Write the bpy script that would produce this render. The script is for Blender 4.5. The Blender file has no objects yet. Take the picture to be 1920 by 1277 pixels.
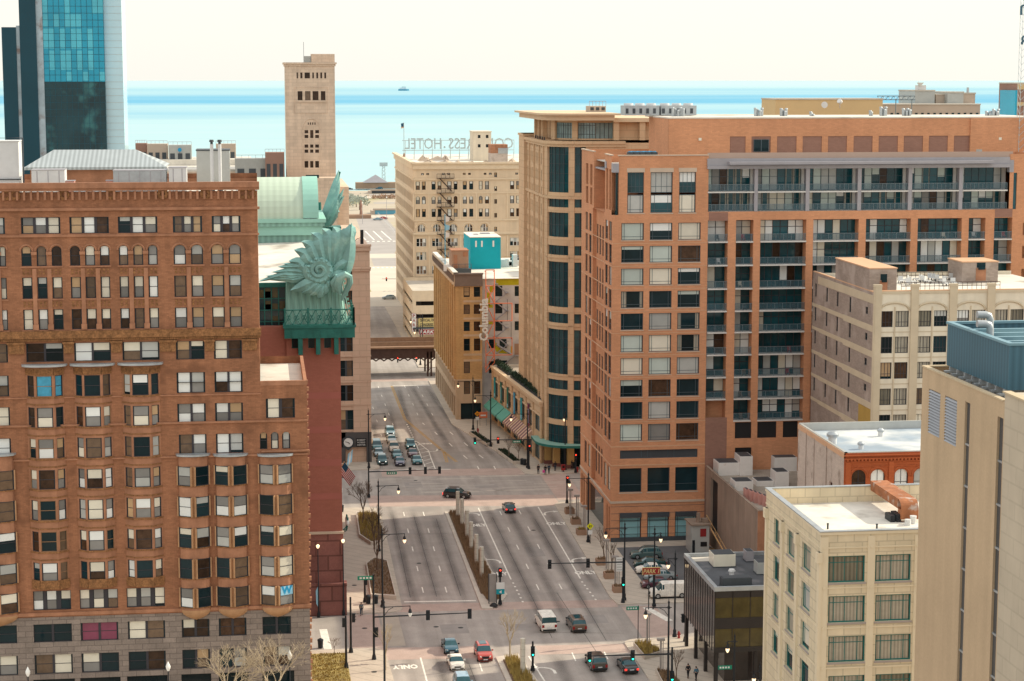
import bpy,math,random
from mathutils import Vector,Matrix
random.seed(11)
R=math.radians
scene=bpy.context.scene
COL=scene.collection
# ------------------------------------------------------------------ camera and survey
# World: +Y runs along the street (east), +X is to the right (south), metres, ground z = 0.
FPX,CXP,CYP,CAMH=3700.0,960.0,638.5,70.0
PITCH=math.atan((638.5-150)/FPX)
YAW=math.atan((960-490)/FPX)
_f=(math.sin(YAW)*math.cos(PITCH),math.cos(YAW)*math.cos(PITCH),-math.sin(PITCH))
_r=(math.cos(YAW),-math.sin(YAW),0)
_u=(math.sin(YAW)*math.sin(PITCH),math.cos(YAW)*math.sin(PITCH),math.cos(PITCH))
def _ray(x,y):
 a=(x-CXP)/FPX;b=(CYP-y)/FPX
 return[_f[i]+a*_r[i]+b*_u[i]for i in range(3)]
def G(x,y,z=0.0):
 d=_ray(x,y);t=(z-CAMH)/d[2]
 return(t*d[0],t*d[1])
def W(x,y,Y0):
 d=_ray(x,y);t=Y0/d[1]
 return(t*d[0],CAMH+t*d[2])
def N(x,y,X0):
 d=_ray(x,y);t=X0/d[0]
 return(t*d[1],CAMH+t*d[2])
def WX(x,y,Y0):return W(x,y,Y0)[0]
def WZ(x,y,Y0):return W(x,y,Y0)[1]
cam_d=bpy.data.cameras.new("camera");cam=bpy.data.objects.new("camera",cam_d);COL.objects.link(cam)
cam.location=(0,0,CAMH)
cam.rotation_euler=(math.pi/2-PITCH,0,-YAW)
cam_d.sensor_width=36.0;cam_d.lens=36.0*FPX/1920.0
cam_d.clip_start=1.0;cam_d.clip_end=400000.0
scene.camera=cam
scene.view_settings.view_transform='Standard';scene.view_settings.look='None'
scene.view_settings.exposure=0;scene.view_settings.gamma=1
try:
 scene.cycles.max_bounces=6;scene.cycles.diffuse_bounces=4;scene.cycles.glossy_bounces=3
 scene.cycles.transparent_max_bounces=12
 scene.cycles.use_denoising=True
except Exception:pass
# ------------------------------------------------------------------ materials
MATS={}
def nd(nt,t,**k):
 n=nt.nodes.new(t)
 for a,v in k.items():setattr(n,a,v)
 return n
def M(name,col,rough=.85,var=.14,scale=.35,spec=.25,brick=None,streak=0.0,metal=0.0,coat=0.0,fine=0.0,emit=None,estr=0.0,objvar=0.0,ribs=None,blotch=None,lanes=0.0):
 """procedural material. brick=(w,h,mortar_colour,strength), ribs=(axis,period,strength) world-space stripes"""
 m=bpy.data.materials.new(name);m.use_nodes=True
 nt=m.node_tree;b=nt.nodes["Principled BSDF"];L=nt.links.new
 b.inputs["Roughness"].default_value=rough
 b.inputs["Specular IOR Level"].default_value=spec
 b.inputs["Metallic"].default_value=metal
 if coat:
  b.inputs["Coat Weight"].default_value=coat;b.inputs["Coat Roughness"].default_value=.05
 geo=nd(nt,"ShaderNodeNewGeometry")
 cur=nd(nt,"ShaderNodeRGB");cur.outputs[0].default_value=(*col,1);out=cur.outputs[0]
 def mul(out,fac_socket,lo,hi):
  mr=nd(nt,"ShaderNodeMapRange");mr.inputs["From Min"].default_value=.25;mr.inputs["From Max"].default_value=.75
  mr.inputs["To Min"].default_value=lo;mr.inputs["To Max"].default_value=hi
  L(fac_socket,mr.inputs["Value"])
  mx=nd(nt,"ShaderNodeVectorMath",operation='SCALE');L(out,mx.inputs[0]);L(mr.outputs[0],mx.inputs["Scale"])
  return mx.outputs[0]
 if var:
  n1=nd(nt,"ShaderNodeTexNoise");n1.inputs["Scale"].default_value=scale;n1.inputs["Detail"].default_value=5
  n1.inputs["Roughness"].default_value=.65
  L(geo.outputs["Position"],n1.inputs["Vector"]);out=mul(out,n1.outputs["Fac"],1-var,1+var)
 if fine:
  n2=nd(nt,"ShaderNodeTexNoise");n2.inputs["Scale"].default_value=5.5;n2.inputs["Detail"].default_value=2
  L(geo.outputs["Position"],n2.inputs["Vector"]);out=mul(out,n2.outputs["Fac"],1-fine,1+fine)
 if streak or brick or ribs:
  sp=nd(nt,"ShaderNodeSeparateXYZ");L(geo.outputs["Position"],sp.inputs[0])
  ad=nd(nt,"ShaderNodeMath",operation='ADD');L(sp.outputs[0],ad.inputs[0]);L(sp.outputs[1],ad.inputs[1])
 if streak:
  sc=nd(nt,"ShaderNodeMath",operation='MULTIPLY');sc.inputs[1].default_value=.06;L(sp.outputs[2],sc.inputs[0])
  cb=nd(nt,"ShaderNodeCombineXYZ");L(ad.outputs[0],cb.inputs[0]);L(sc.outputs[0],cb.inputs[2])
  n3=nd(nt,"ShaderNodeTexNoise");n3.inputs["Scale"].default_value=.9;n3.inputs["Detail"].default_value=4
  L(cb.outputs[0],n3.inputs["Vector"]);out=mul(out,n3.outputs["Fac"],1-streak,1+streak*.6)
 if brick:
  w,h,mc,st=brick
  cb=nd(nt,"ShaderNodeCombineXYZ");L(ad.outputs[0],cb.inputs[0]);L(sp.outputs[2],cb.inputs[1])
  bt=nd(nt,"ShaderNodeTexBrick");bt.inputs["Scale"].default_value=1.0
  bt.inputs["Brick Width"].default_value=w;bt.inputs["Row Height"].default_value=h
  bt.inputs["Mortar Size"].default_value=min(w,h)*.06
  bt.inputs["Color1"].default_value=(1+st,1+st,1+st,1);bt.inputs["Color2"].default_value=(1-st,1-st,1-st,1)
  bt.inputs["Mortar"].default_value=(mc,mc,mc,1)
  L(cb.outputs[0],bt.inputs["Vector"])
  mx=nd(nt,"ShaderNodeVectorMath",operation='MULTIPLY');L(out,mx.inputs[0]);L(bt.outputs["Color"],mx.inputs[1]);out=mx.outputs[0]
 if ribs:
  ax,per,st=ribs
  mm=nd(nt,"ShaderNodeMath",operation='PINGPONG');mm.inputs[1].default_value=per/2
  L({'x':sp.outputs[0],'y':sp.outputs[1],'z':sp.outputs[2],'h':ad.outputs[0]}[ax],mm.inputs[0])
  gt=nd(nt,"ShaderNodeMapRange");gt.inputs["From Min"].default_value=0;gt.inputs["From Max"].default_value=per/2
  gt.inputs["To Min"].default_value=1-st;gt.inputs["To Max"].default_value=1+st*.4;L(mm.outputs[0],gt.inputs["Value"])
  mx=nd(nt,"ShaderNodeVectorMath",operation='SCALE');L(out,mx.inputs[0]);L(gt.outputs[0],mx.inputs["Scale"]);out=mx.outputs[0]
 if lanes:
  vm=nd(nt,"ShaderNodeVectorMath",operation='MULTIPLY');vm.inputs[1].default_value=(.62,.018,.5);L(geo.outputs["Position"],vm.inputs[0])
  n5=nd(nt,"ShaderNodeTexNoise");n5.inputs["Scale"].default_value=1.0;n5.inputs["Detail"].default_value=4;L(vm.outputs[0],n5.inputs["Vector"]);out=mul(out,n5.outputs["Fac"],1-lanes,1+lanes*.7)
 if blotch:
  bc,bs,th=blotch
  n4=nd(nt,"ShaderNodeTexNoise");n4.inputs["Scale"].default_value=bs;n4.inputs["Detail"].default_value=6
  L(geo.outputs["Position"],n4.inputs["Vector"])
  mr=nd(nt,"ShaderNodeMapRange");mr.inputs["From Min"].default_value=th;mr.inputs["From Max"].default_value=th+.12
  L(n4.outputs["Fac"],mr.inputs["Value"])
  mx=nd(nt,"ShaderNodeMix",data_type='RGBA');L(mr.outputs[0],mx.inputs["Factor"]);L(out,mx.inputs["A"])
  mx.inputs["B"].default_value=(*bc,1);out=mx.outputs["Result"]
 if objvar:
  oi=nd(nt,"ShaderNodeObjectInfo")
  mr=nd(nt,"ShaderNodeMapRange");mr.inputs["To Min"].default_value=1-objvar;mr.inputs["To Max"].default_value=1+objvar
  L(oi.outputs["Random"],mr.inputs["Value"])
  mx=nd(nt,"ShaderNodeVectorMath",operation='SCALE');L(out,mx.inputs[0]);L(mr.outputs[0],mx.inputs["Scale"]);out=mx.outputs[0]
 L(out,b.inputs["Base Color"])
 if emit:
  b.inputs["Emission Color"].default_value=(*emit,1);b.inputs["Emission Strength"].default_value=estr
 MATS[name]=m
 return m
 # ------------------------------------------------------------------ mesh builder
class MB:
 def __init__(s):s.v=[];s.f=[];s.m=[]
 def face(s,pts,mi=0):
  i=len(s.v);s.v.extend([tuple(p)for p in pts]);s.f.append(tuple(range(i,i+len(pts))));s.m.append(mi);return s
 def box(s,x0,x1,y0,y1,z0,z1,mi=0,top=None,skip=''):
  if x1<x0:x0,x1=x1,x0
  if y1<y0:y0,y1=y1,y0
  if z1<z0:z0,z1=z1,z0
  t=mi if top is None else top
  i=len(s.v)
  s.v.extend([(x0,y0,z0),(x1,y0,z0),(x1,y1,z0),(x0,y1,z0),(x0,y0,z1),(x1,y0,z1),(x1,y1,z1),(x0,y1,z1)])
  for k,fc,mm in(('b',(3,2,1,0),mi),('t',(4,5,6,7),t),('s',(0,1,5,4),mi),('e',(1,2,6,5),mi),('n',(2,3,7,6),mi),('w',(3,0,4,7),mi)):
   if k in skip:continue
   s.f.append(tuple(i+q for q in fc));s.m.append(mm)
  return s
 def fbox(s,F,u0,u1,d0,d1,z0,z1,mi=0):
  if u1<u0:u0,u1=u1,u0
  i=len(s.v)
  s.v.extend([F.p(u0,d0,z0),F.p(u1,d0,z0),F.p(u1,d1,z0),F.p(u0,d1,z0),F.p(u0,d0,z1),F.p(u1,d0,z1),F.p(u1,d1,z1),F.p(u0,d1,z1)])
  for fc in((3,2,1,0),(4,5,6,7),(0,1,5,4),(1,2,6,5),(2,3,7,6),(3,0,4,7)):
   s.f.append(tuple(i+q for q in fc));s.m.append(mi)
  return s
 def fquad(s,F,u0,u1,d,z0,z1,mi=0):
  return s.face([F.p(u0,d,z0),F.p(u1,d,z0),F.p(u1,d,z1),F.p(u0,d,z1)],mi)
 def tube(s,path,r,n=6,mi=0,cap=True):
  """path: list of points; r: number or list of radii"""
  P=[Vector(p)for p in path];rs=r if isinstance(r,(list,tuple))else[r]*len(P)
  base=len(s.v);prev=None
  for k,p in enumerate(P):
   t=(P[min(k+1,len(P)-1)]-P[max(k-1,0)])
   t=t.normalized()if t.length>1e-9 else Vector((0,0,1))
   a=prev-t*prev.dot(t)if prev is not None else(Vector((1,0,0))if abs(t.x)<.8 else Vector((0,1,0)))
   a=a-t*a.dot(t);a.normalize();prev=a;bb=t.cross(a)
   for q in range(n):
    an=2*math.pi*q/n
    s.v.append(tuple(p+a*(math.cos(an)*rs[k])+bb*(math.sin(an)*rs[k])))
  for k in range(len(P)-1):
   for q in range(n):
    i=base+k*n;s.f.append((i+q,i+(q+1)%n,i+n+(q+1)%n,i+n+q));s.m.append(mi)
  if cap:
   s.f.append(tuple(base+q for q in reversed(range(n))));s.m.append(mi)
   s.f.append(tuple(base+(len(P)-1)*n+q for q in range(n)));s.m.append(mi)
  return s
 def cyl(s,x,y,z0,z1,r0,r1=None,n=10,mi=0):
  return s.tube([(x,y,z0),(x,y,z1)],[r0,r0 if r1 is None else r1],n,mi)
 def lathe(s,x,y,prof,n=10,mi=0):
  return s.tube([(x,y,z+1e-6*k)for k,(r,z)in enumerate(prof)],[max(r,.002)for r,z in prof],n,mi)
 def prism(s,pts,z0,z1,mi=0,top=None):
  n=len(pts)
  s.face([(x,y,z1)for x,y in pts],mi if top is None else top)
  s.face([(x,y,z0)for x,y in reversed(pts)],mi)
  for i in range(n):
   a,b=pts[i],pts[(i+1)%n]
   s.face([(a[0],a[1],z0),(b[0],b[1],z0),(b[0],b[1],z1),(a[0],a[1],z1)],mi)
  return s
 def build(s,name,mats,parent=None,smooth=False,world=True):
  me=bpy.data.meshes.new(name)
  off=Vector((0,0,0))
  if parent is not None and world:
   r=parent
   while r.parent:r=r.parent
   off=Vector(r.location)
  me.from_pydata([(x-off.x,y-off.y,z-off.z)for x,y,z in s.v],[],s.f)
  if not isinstance(mats,(list,tuple)):mats=[mats]
  for m in mats:me.materials.append(m)
  if len(mats)>1:me.polygons.foreach_set("material_index",s.m)
  if smooth:
   me.polygons.foreach_set("use_smooth",[True]*len(me.polygons))
   try:me.set_sharp_from_angle(angle=R(38))
   except Exception:pass
  me.update()
  o=bpy.data.objects.new(name,me);COL.objects.link(o)
  if parent is not None:o.parent=parent
  return o
class Fac:
 def __init__(s,o,d,n):s.o=o;s.d=d;s.n=n
 def p(s,u,d,z):return(s.o[0]+s.d[0]*u+s.n[0]*d,s.o[1]+s.d[1]*u+s.n[1]*d,z)
def WF(Y0):return Fac((0,Y0),(1,0),(0,-1))
def NF(X0):return Fac((X0,0),(0,1),(-1,0))
def chord(F,ua,da,ub,db):
 a=F.p(ua,da,0);b=F.p(ub,db,0);dx,dy=b[0]-a[0],b[1]-a[1];l=math.hypot(dx,dy)
 d=(dx/l,dy/l);n=(d[1],-d[0])
 if n[0]*F.n[0]+n[1]*F.n[1]<0:n=(-n[0],-n[1])
 return Fac((a[0],a[1]),d,n),l
def thing(name,label,cat,loc=(0,0,0),rz=0.0,group=None):
 o=bpy.data.objects.new(name,None);COL.objects.link(o)
 o.empty_display_size=.5
 o.location=loc;o.rotation_euler=(0,0,rz);tag(o,label,cat,group)
 return o
def tag(o,label=None,cat=None,group=None,kind=None):
 if label:o["label"]=label
 if cat:o["category"]=cat
 if group:o["group"]=group
 if kind:o["kind"]=kind
 return o
def copy_tree(o,loc=None,rz=None,label=None,parent=None):
 c=o.copy();COL.objects.link(c)
 if parent is not None:c.parent=parent
 if loc is not None:c.location=loc
 if rz is not None:c.rotation_euler=(0,0,rz)
 if label:c["label"]=label
 for ch in list(o.children):copy_tree(ch,parent=c)
 return c
def wall_faces(mb,F,u0,u1,z0,z1,holes,reveal=.3,mi=0,ri=None,d=0.0):
 """front wall with rectangular openings (u0,u1,z0,z1[,arch]) and their reveals"""
 ri=mi if ri is None else ri
 hs=[(max(u0,h[0]),min(u1,h[1]),max(z0,h[2]),min(z1,h[3]))+tuple(h[4:])for h in holes]
 hs=[h for h in hs if h[1]-h[0]>.02 and h[3]-h[2]>.02]
 zs=sorted(set([z0,z1]+[round(h[2],4)for h in hs]+[round(h[3],4)for h in hs]))
 for za,zb in zip(zs,zs[1:]):
  if zb-za<1e-4:continue
  zm=(za+zb)/2;cuts=sorted((h[0],h[1])for h in hs if h[2]-1e-4<zm<h[3]+1e-4);cu=u0
  for a,b in cuts:
   if a-cu>1e-4:mb.fquad(F,cu,a,d,za,zb,mi)
   cu=max(cu,b)
  if u1-cu>1e-4:mb.fquad(F,cu,u1,d,za,zb,mi)
 for h in hs:
  a,b,c,e=h[:4]
  mb.face([F.p(a,d,c),F.p(a,d-reveal,c),F.p(a,d-reveal,e),F.p(a,d,e)],ri)
  mb.face([F.p(b,d,c),F.p(b,d-reveal,c),F.p(b,d-reveal,e),F.p(b,d,e)],ri)
  mb.face([F.p(a,d,e),F.p(b,d,e),F.p(b,d-reveal,e),F.p(a,d-reveal,e)],ri)
  mb.face([F.p(a,d,c),F.p(b,d,c),F.p(b,d-reveal,c),F.p(a,d-reveal,c)],ri)
  if len(h)>4 and h[4]:
   r=(b-a)/2;cx=(a+b)/2;rise=r*h[4];zc=e-rise;n=6
   arc=[(cx-r*math.cos(math.pi*k/(2*n)),zc+rise*math.sin(math.pi*k/(2*n)))for k in range(n+1)]
   mb.face([F.p(a,d,e)]+[F.p(x,d,z)for x,z in arc],mi)
   mb.face([F.p(b,d,e)]+[F.p(2*cx-x,d,z)for x,z in arc],mi)
   for(xa,za),(xb,zb)in zip(arc,arc[1:]):
    for s in(1,-1):
     q1=xa if s>0 else 2*cx-xa;q2=xb if s>0 else 2*cx-xb
     mb.face([F.p(q1,d,za),F.p(q2,d,zb),F.p(q2,d-reveal,zb),F.p(q1,d-reveal,za)],ri)
BL={}
def blind_mats(*names):return[MATS[n]for n in names]
def window(parent,F,u0,u1,z0,z1,lights=1,frame='frame_dark',glass='glass_dark',dep=.22,fw=.07,mw=.12,rails=(.5,),vbars=(),blind=.6,style='sash',name='window',d=0.0,cols=None,tint=None,rng=random,sill=None):
 """one window: frame (mesh) > pane, blind"""
 fb=MB();f0,f1=d-dep-.05,d-dep+.04
 fb.fbox(F,u0,u1,f0,f1,z0,z0+fw);fb.fbox(F,u0,u1,f0,f1,z1-fw,z1)
 fb.fbox(F,u0,u0+fw,f0,f1,z0+fw,z1-fw);fb.fbox(F,u1-fw,u1,f0,f1,z0+fw,z1-fw)
 if cols is None:cols=[(u0+fw+(u1-u0-2*fw)*k/lights,u0+fw+(u1-u0-2*fw)*(k+1)/lights)for k in range(lights)]
 for(a,b),(c,e)in zip(cols,cols[1:]):
  m=(b+c)/2;w=max(mw,c-b)/2
  fb.fbox(F,m-w,m+w,f0,f1+.02,z0+fw,z1-fw)
 for rr in rails:
  zr=z0+(z1-z0)*rr;fb.fbox(F,u0+fw,u1-fw,f0,f1-.03,zr-.03,zr+.03)
 for vv in vbars:
  ur=u0+(u1-u0)*vv;fb.fbox(F,ur-.03,ur+.03,f0,f1-.025,z0+fw,z1-fw)
 if sill:fb.fbox(F,u0-.1,u1+.1,d-dep+.045,d+.09,z0-.16,z0-.003,1)
 fr=fb.build(name,[MATS[frame],MATS[sill or frame]],parent)
 pb=MB().fquad(F,u0+.01,u1-.01,d-dep-.03,z0+.01,z1-.01)
 pb.build('pane',MATS[glass],fr)
 bb=MB();names=[]
 def q(a,b,za,zb,nm,lift=0.0):
  if nm not in names:names.append(nm)
  bb.fquad(F,a,b,d-dep-.02+lift,za,zb,names.index(nm))
 for(a,b)in cols:
  A,B=a+mw/2,b-mw/2;h=z1-z0-2*fw;zb_=z0+fw;zt=z1-fw
  if tint:q(A,B,zb_,zt,tint);continue
  if style=='sash':
   r=rng.random()
   if r<blind:
    up=rng.choice(['blind_cream','blind_cream','blind_white','blind_white','blind_grey','blind_tan'])
    k=rng.random()
    if k<.5:q(A,B,zt-h*.5,zt,up);q(A,B,zb_,zt-h*.5,rng.choice(['blind_dim','blind_dim','blind_brown','blind_dim','glass_warm']))
    elif k<.65:q(A,B,zt-h*rng.uniform(.25,.45),zt,up)
    elif k<.85:q(A,B,zb_+h*rng.choice([0,0,.12]),zt,up)
    else:q(A,B,zt-h*.5,zt,'blind_dim');q(A,B,zb_,zt-h*.5,up)
   elif r<blind+.2:q(A,B,zb_,zt,rng.choice(['glass_warm','blind_brown','glass_warm']))
  elif style=='curtain':
   q(A,B,zb_,zt,rng.choice(['curtain','curtain','curtain_dim']))
  elif style=='condo':
   r=rng.random()
   if r<blind:q(A,B,zb_,zt,rng.choice(['blind_pale','blind_grey','blind_pale','blind_dim','blind_cream']))
   elif r<blind+.18:
    q(A,A+(B-A)*rng.uniform(.1,.28),zb_,zt,'curtain');q(B-(B-A)*rng.uniform(.1,.28),B,zb_,zt,'curtain')
   elif r<blind+.36:q(A,B,zt-h*rng.uniform(.15,.5),zt,rng.choice(['blind_pale','blind_white']))
   elif r<blind+.45:q(A,B,zb_,zt,'glass_warm')
 if bb.f:bb.build('blind',[MATS[n]for n in names],fr)
 return fr
def text_mesh(body,size,extrude=0.0,bold=0.0,align='CENTER'):
 cu=bpy.data.curves.new("lettering",'FONT');cu.body=body;cu.size=size;cu.extrude=extrude;cu.offset=bold
 cu.align_x=align;cu.align_y='CENTER';cu.resolution_u=2
 o=bpy.data.objects.new("lettering",cu);COL.objects.link(o)
 dg=bpy.context.evaluated_depsgraph_get();dg.update()
 me=bpy.data.meshes.new_from_object(o.evaluated_get(dg));bpy.data.objects.remove(o);bpy.data.curves.remove(cu)
 return me
def lettering(body,size,mat,parent,loc,ux,uy,extrude=.02,bold=0.0,name='lettering',sx=1.0,mirror=False):
 """text with local x axis ux and local y axis uy (world vectors)"""
 me=text_mesh(body,size,extrude,bold)
 ux=Vector(ux).normalized();uy=Vector(uy).normalized();uz=ux.cross(uy)
 r=parent
 while r is not None and r.parent:r=r.parent
 off=Vector(r.location)if r is not None else Vector((0,0,0))
 L=Vector(loc)-off
 for v in me.vertices:
  c=v.co;v.co=L+ux*(c.x*sx*(-1 if mirror else 1))+uy*c.y+uz*c.z
 me.materials.clear();me.materials.append(mat);me.update()
 o=bpy.data.objects.new(name,me);COL.objects.link(o);o.parent=parent
 return o
 # ------------------------------------------------------------------ material library
M('asphalt',(.375,.333,.302),.9,.15,.25,fine=.1,lanes=.24,blotch=((.30,.272,.25),.10,.57))
M('asphalt_dark',(.13,.13,.135),.9,.2,.3,fine=.12)
M('concrete_walk',(.52,.45,.375),.9,.12,.3,fine=.06,brick=(2.4,2.4,.8,.03))
M('kerb',(.55,.49,.42),.9,.15,.5)
M('brick_paving',(.45,.34,.295),.9,.14,.5,fine=.1)
M('paint_white',(.78,.74,.67),.8,.22,1.2,fine=.15)
M('paint_yellow',(.50,.29,.07),.8,.25,1.2)
M('tar',(.06,.06,.06),.9,.1)
M('manhattan_brick',(.315,.143,.077),.9,.2,.22,brick=(.5,.16,.82,.12),streak=.22,fine=.09,blotch=((.205,.092,.05),.35,.58))
M('terracotta',(.37,.178,.103),.85,.24,.8,streak=.2)
M('terracotta_dark',(.245,.118,.05),.85,.45,1.8,fine=.35)
M('granite',(.245,.20,.172),.85,.22,.5,brick=(1.5,.62,.6,.12),fine=.12)
M('frame_dark',(.045,.042,.05),.5,.05)
M('frame_wood',(.30,.165,.085),.6,.15)
M('frame_teal',(.015,.155,.145),.45,.1)
M('frame_white',(.62,.62,.60),.5,.05)
M('frame_slate',(.075,.105,.125),.45,.08)
M('corbel',(.43,.245,.13),.85,.2,.8)
M('glass_dark',(.007,.022,.028),.06,.3,.25,spec=.22,objvar=.5)
M('glass_teal',(.008,.062,.078),.05,.5,.3,spec=.4,objvar=.3)
M('glass_warm',(.055,.03,.018),.08,.6,1.3,spec=.22,objvar=.4)
M('blind_cream',(.68,.64,.53),.55,.06,.8,coat=.5,objvar=.14)
M('blind_pale',(.50,.575,.53),.5,.06,.8,coat=.5,objvar=.14)
M('blind_white',(.74,.76,.74),.5,.05,.8,coat=.5,objvar=.1)
M('blind_grey',(.42,.43,.41),.5,.08,.8,coat=.5,objvar=.14)
M('blind_tan',(.46,.31,.17),.55,.1,.8,coat=.5,objvar=.15)
M('blind_dim',(.21,.205,.195),.4,.1,.8,coat=.5,objvar=.25)
M('blind_brown',(.13,.082,.05),.4,.3,1.2,coat=.5,objvar=.3)
M('blind_cyan',(.05,.30,.46),.4,.25,1.5,coat=.5)
M('blind_magenta',(.21,.04,.085),.45,.15,1,coat=.5)
M('curtain',(.37,.34,.275),.6,.12,1.5,coat=.35,ribs=('h',.34,.32))
M('curtain_dim',(.19,.175,.13),.6,.15,.8,coat=.35,ribs=('h',.4,.4))
M('orange_brick',(.59,.285,.155),.88,.12,.12,brick=(.6,.2,.9,.07),fine=.05,streak=.06)
M('orange_brick_course',(.60,.37,.23),.85,.08,.4)
M('purple_brick',(.30,.165,.125),.88,.1,.3,brick=(.6,.2,.88,.06))
M('stone_trim',(.55,.44,.34),.85,.1,.5)
M('steel_grey',(.34,.33,.355),.5,.08,.5,metal=.1)
M('steel_dark',(.06,.07,.08),.5,.1)
M('rail_steel',(.16,.20,.225),.4,.08,1,metal=.2)
M('rail_glass',(.055,.115,.145),.1,.25,.5,spec=.5)
MATS['rail_glass'].node_tree.nodes['Principled BSDF'].inputs['Alpha'].default_value=.5
M('slab_white',(.62,.60,.57),.8,.1)
M('beige_stone',(.60,.42,.262),.85,.07,.25,brick=(3.0,1.3,.88,.03),streak=.06)
M('beige_stone_pale',(.64,.48,.32),.85,.07,.3)
M('congress_stone',(.68,.54,.385),.88,.1,.2,streak=.1)
M('congress_trim',(.71,.58,.42),.88,.12,.5)
M('auditorium_stone',(.64,.50,.385),.9,.13,.3,brick=(2.2,.9,.86,.07),streak=.12)
M('depaul_stone',(.60,.42,.31),.88,.07,.25,brick=(2.6,1.1,.86,.035),streak=.05)
M('depaul_dark',(.085,.08,.08),.5,.1)
M('columbia_brick',(.54,.335,.155),.9,.14,.3,brick=(.5,.16,.85,.08),streak=.14)
M('columbia_stone',(.54,.40,.275),.88,.12,.4,streak=.1)
M('columbia_cap',(.20,.15,.125),.85,.15,.5)
M('mural_grey',(.56,.54,.53),.9,.15,.35,blotch=((.48,.46,.47),.3,.55))
M('mural_yellow',(.48,.42,.02),.8,.12,.8)
M('teal_paint',(.006,.36,.45),.7,.1,.3)
M('orange_steel',(.70,.19,.09),.6,.1,1)
M('fire_escape',(.075,.05,.04),.7,.15,1)
M('tan_shed',(.36,.225,.155),.8,.1,.8)
M('library_brick',(.335,.125,.09),.88,.08,.2,brick=(.6,.2,.9,.05),fine=.05)
M('library_brick_band',(.36,.125,.10),.88,.08,.3)
M('library_granite',(.235,.10,.085),.8,.16,.4,brick=(3.2,2.0,.6,.12),fine=.1)
M('copper',(.11,.30,.255),.6,.12,.5,fine=.08)
M('copper_pale',(.235,.425,.365),.65,.08,.3,ribs=('h',.9,.22),streak=.08)
M('copper_dark',(.022,.145,.122),.55,.25,.8)
M('copper_ornament',(.225,.43,.40),.6,.25,.45,streak=.25,blotch=((.32,.53,.47),.5,.56))
M('vault_copper',(.48,.575,.46),.6,.07,.15,ribs=('x',1.0,.10))
M('vault_edge',(.28,.52,.44),.6,.08,.3)
M('roof_white',(.66,.62,.55),.85,.16,.3,blotch=((.36,.32,.27),.16,.56))
M('roof_pale',(.50,.46,.40),.88,.15,.25)
M('roof_gravel',(.36,.31,.26),.92,.2,.5,fine=.2)
M('roof_blue',(.30,.36,.42),.7,.2,.18,blotch=((.62,.63,.62),.10,.5))
M('roof_tar',(.085,.09,.10),.85,.3,.3,blotch=((.15,.15,.16),.35,.55))
M('metal_roof',(.42,.46,.47),.45,.08,.3,metal=.3,ribs=('x',.5,.3))
M('metal_white',(.62,.63,.63),.5,.1,.6)
M('metal_galv',(.40,.43,.45),.4,.18,.8,metal=.4)
M('metal_rust',(.33,.13,.06),.8,.4,.7,blotch=((.46,.40,.36),.8,.58))
M('pink_metal',(.55,.29,.25),.7,.12,.6)
M('white_render',(.72,.69,.66),.85,.1,.5,blotch=((.50,.40,.30),.5,.66))
M('brown_render',(.31,.235,.185),.9,.2,.2,streak=.22)
M('red_arch_brick',(.40,.10,.035),.88,.1,.3,brick=(.5,.16,.85,.08))
M('pale_painted_brick',(.50,.42,.365),.9,.12,.25,brick=(.6,.22,.85,.06),blotch=((.30,.24,.20),.45,.58))
M('grey_brick',(.33,.265,.225),.9,.14,.25,brick=(.6,.2,.84,.10),blotch=((.42,.345,.30),.3,.5))
M('yellow_brick',(.42,.27,.07),.9,.15,.4)
M('ivory',(.73,.66,.53),.8,.1,.25,streak=.12)
M('ivory_dim',(.56,.47,.34),.85,.1,.4)
M('cream_tile',(.66,.57,.41),.7,.1,.3,brick=(1.6,1.0,.8,.035),streak=.12)
M('cream_trim',(.69,.60,.44),.7,.06,.4)
M('sill_grey',(.36,.31,.285),.8,.1)
M('tan_panel',(.49,.365,.24),.85,.1,.12,fine=.05,streak=.1)
M('tan_trim',(.50,.40,.27),.85,.08,.3)
M('tan_glass',(.07,.075,.08),.35,.12,.3,spec=.35)
M('stone_block',(.50,.43,.335),.88,.1,.2,brick=(2.6,1.25,.9,.03),streak=.08)
M('louvre',(.36,.38,.42),.5,.08,.5)
M('blue_metal',(.06,.14,.19),.5,.07,.2,ribs=('h',.55,.22))
M('blue_metal_pale',(.17,.30,.36),.5,.07,.3)
M('bronze_glass',(.045,.036,.032),.08,.35,.4,spec=.5,objvar=.4)
M('gold_glass',(.07,.054,.018),.15,.5,.5,spec=.4)
M('bronze_frame',(.035,.03,.028),.4,.1)
M('tower_blue',(.004,.33,.50),.12,.2,.05,spec=.5)
M('tower_blue_pale',(.07,.47,.60),.12,.2,.1,spec=.5)
M('tower_navy',(.004,.05,.075),.25,.12,.1,spec=.3)
M('tower_deep',(.004,.035,.045),.06,.7,.16,spec=.4,blotch=((.03,.15,.16),.22,.6))
M('tower_painted_mirror',(.33,.42,.47),.15,.3,.3,spec=.5,blotch=((.2,.16,.15),.35,.55))  # mottled reflections are painted into this strip's colour
M('tower_pale',(.50,.72,.80),.15,.06,.1,spec=.5)
M('tower_joint',(.01,.09,.13),.3,.05)
M('el_steel',(.075,.045,.038),.8,.25,1)
M('el_wood',(.27,.165,.105),.85,.2,1.2)
M('sign_red',(.30,.03,.03),.5,.1)
M('sign_yellow',(.62,.50,.22),.6,.1)
M('sign_white',(.72,.72,.70),.5,.05)
M('sign_black',(.02,.02,.022),.5,.05)
M('sign_green',(.012,.235,.15),.4,.05)
M('sign_orange',(.80,.33,.02),.4,.05)
M('sign_lime',(.72,.70,.02),.4,.05)
M('sign_blue',(.02,.27,.50),.4,.1)
M('sign_letters',(.42,.50,.52),.6,.1)
M('black_iron',(.018,.022,.027),.45,.15)
M('bark',(.15,.105,.075),.9,.2,2)
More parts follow.
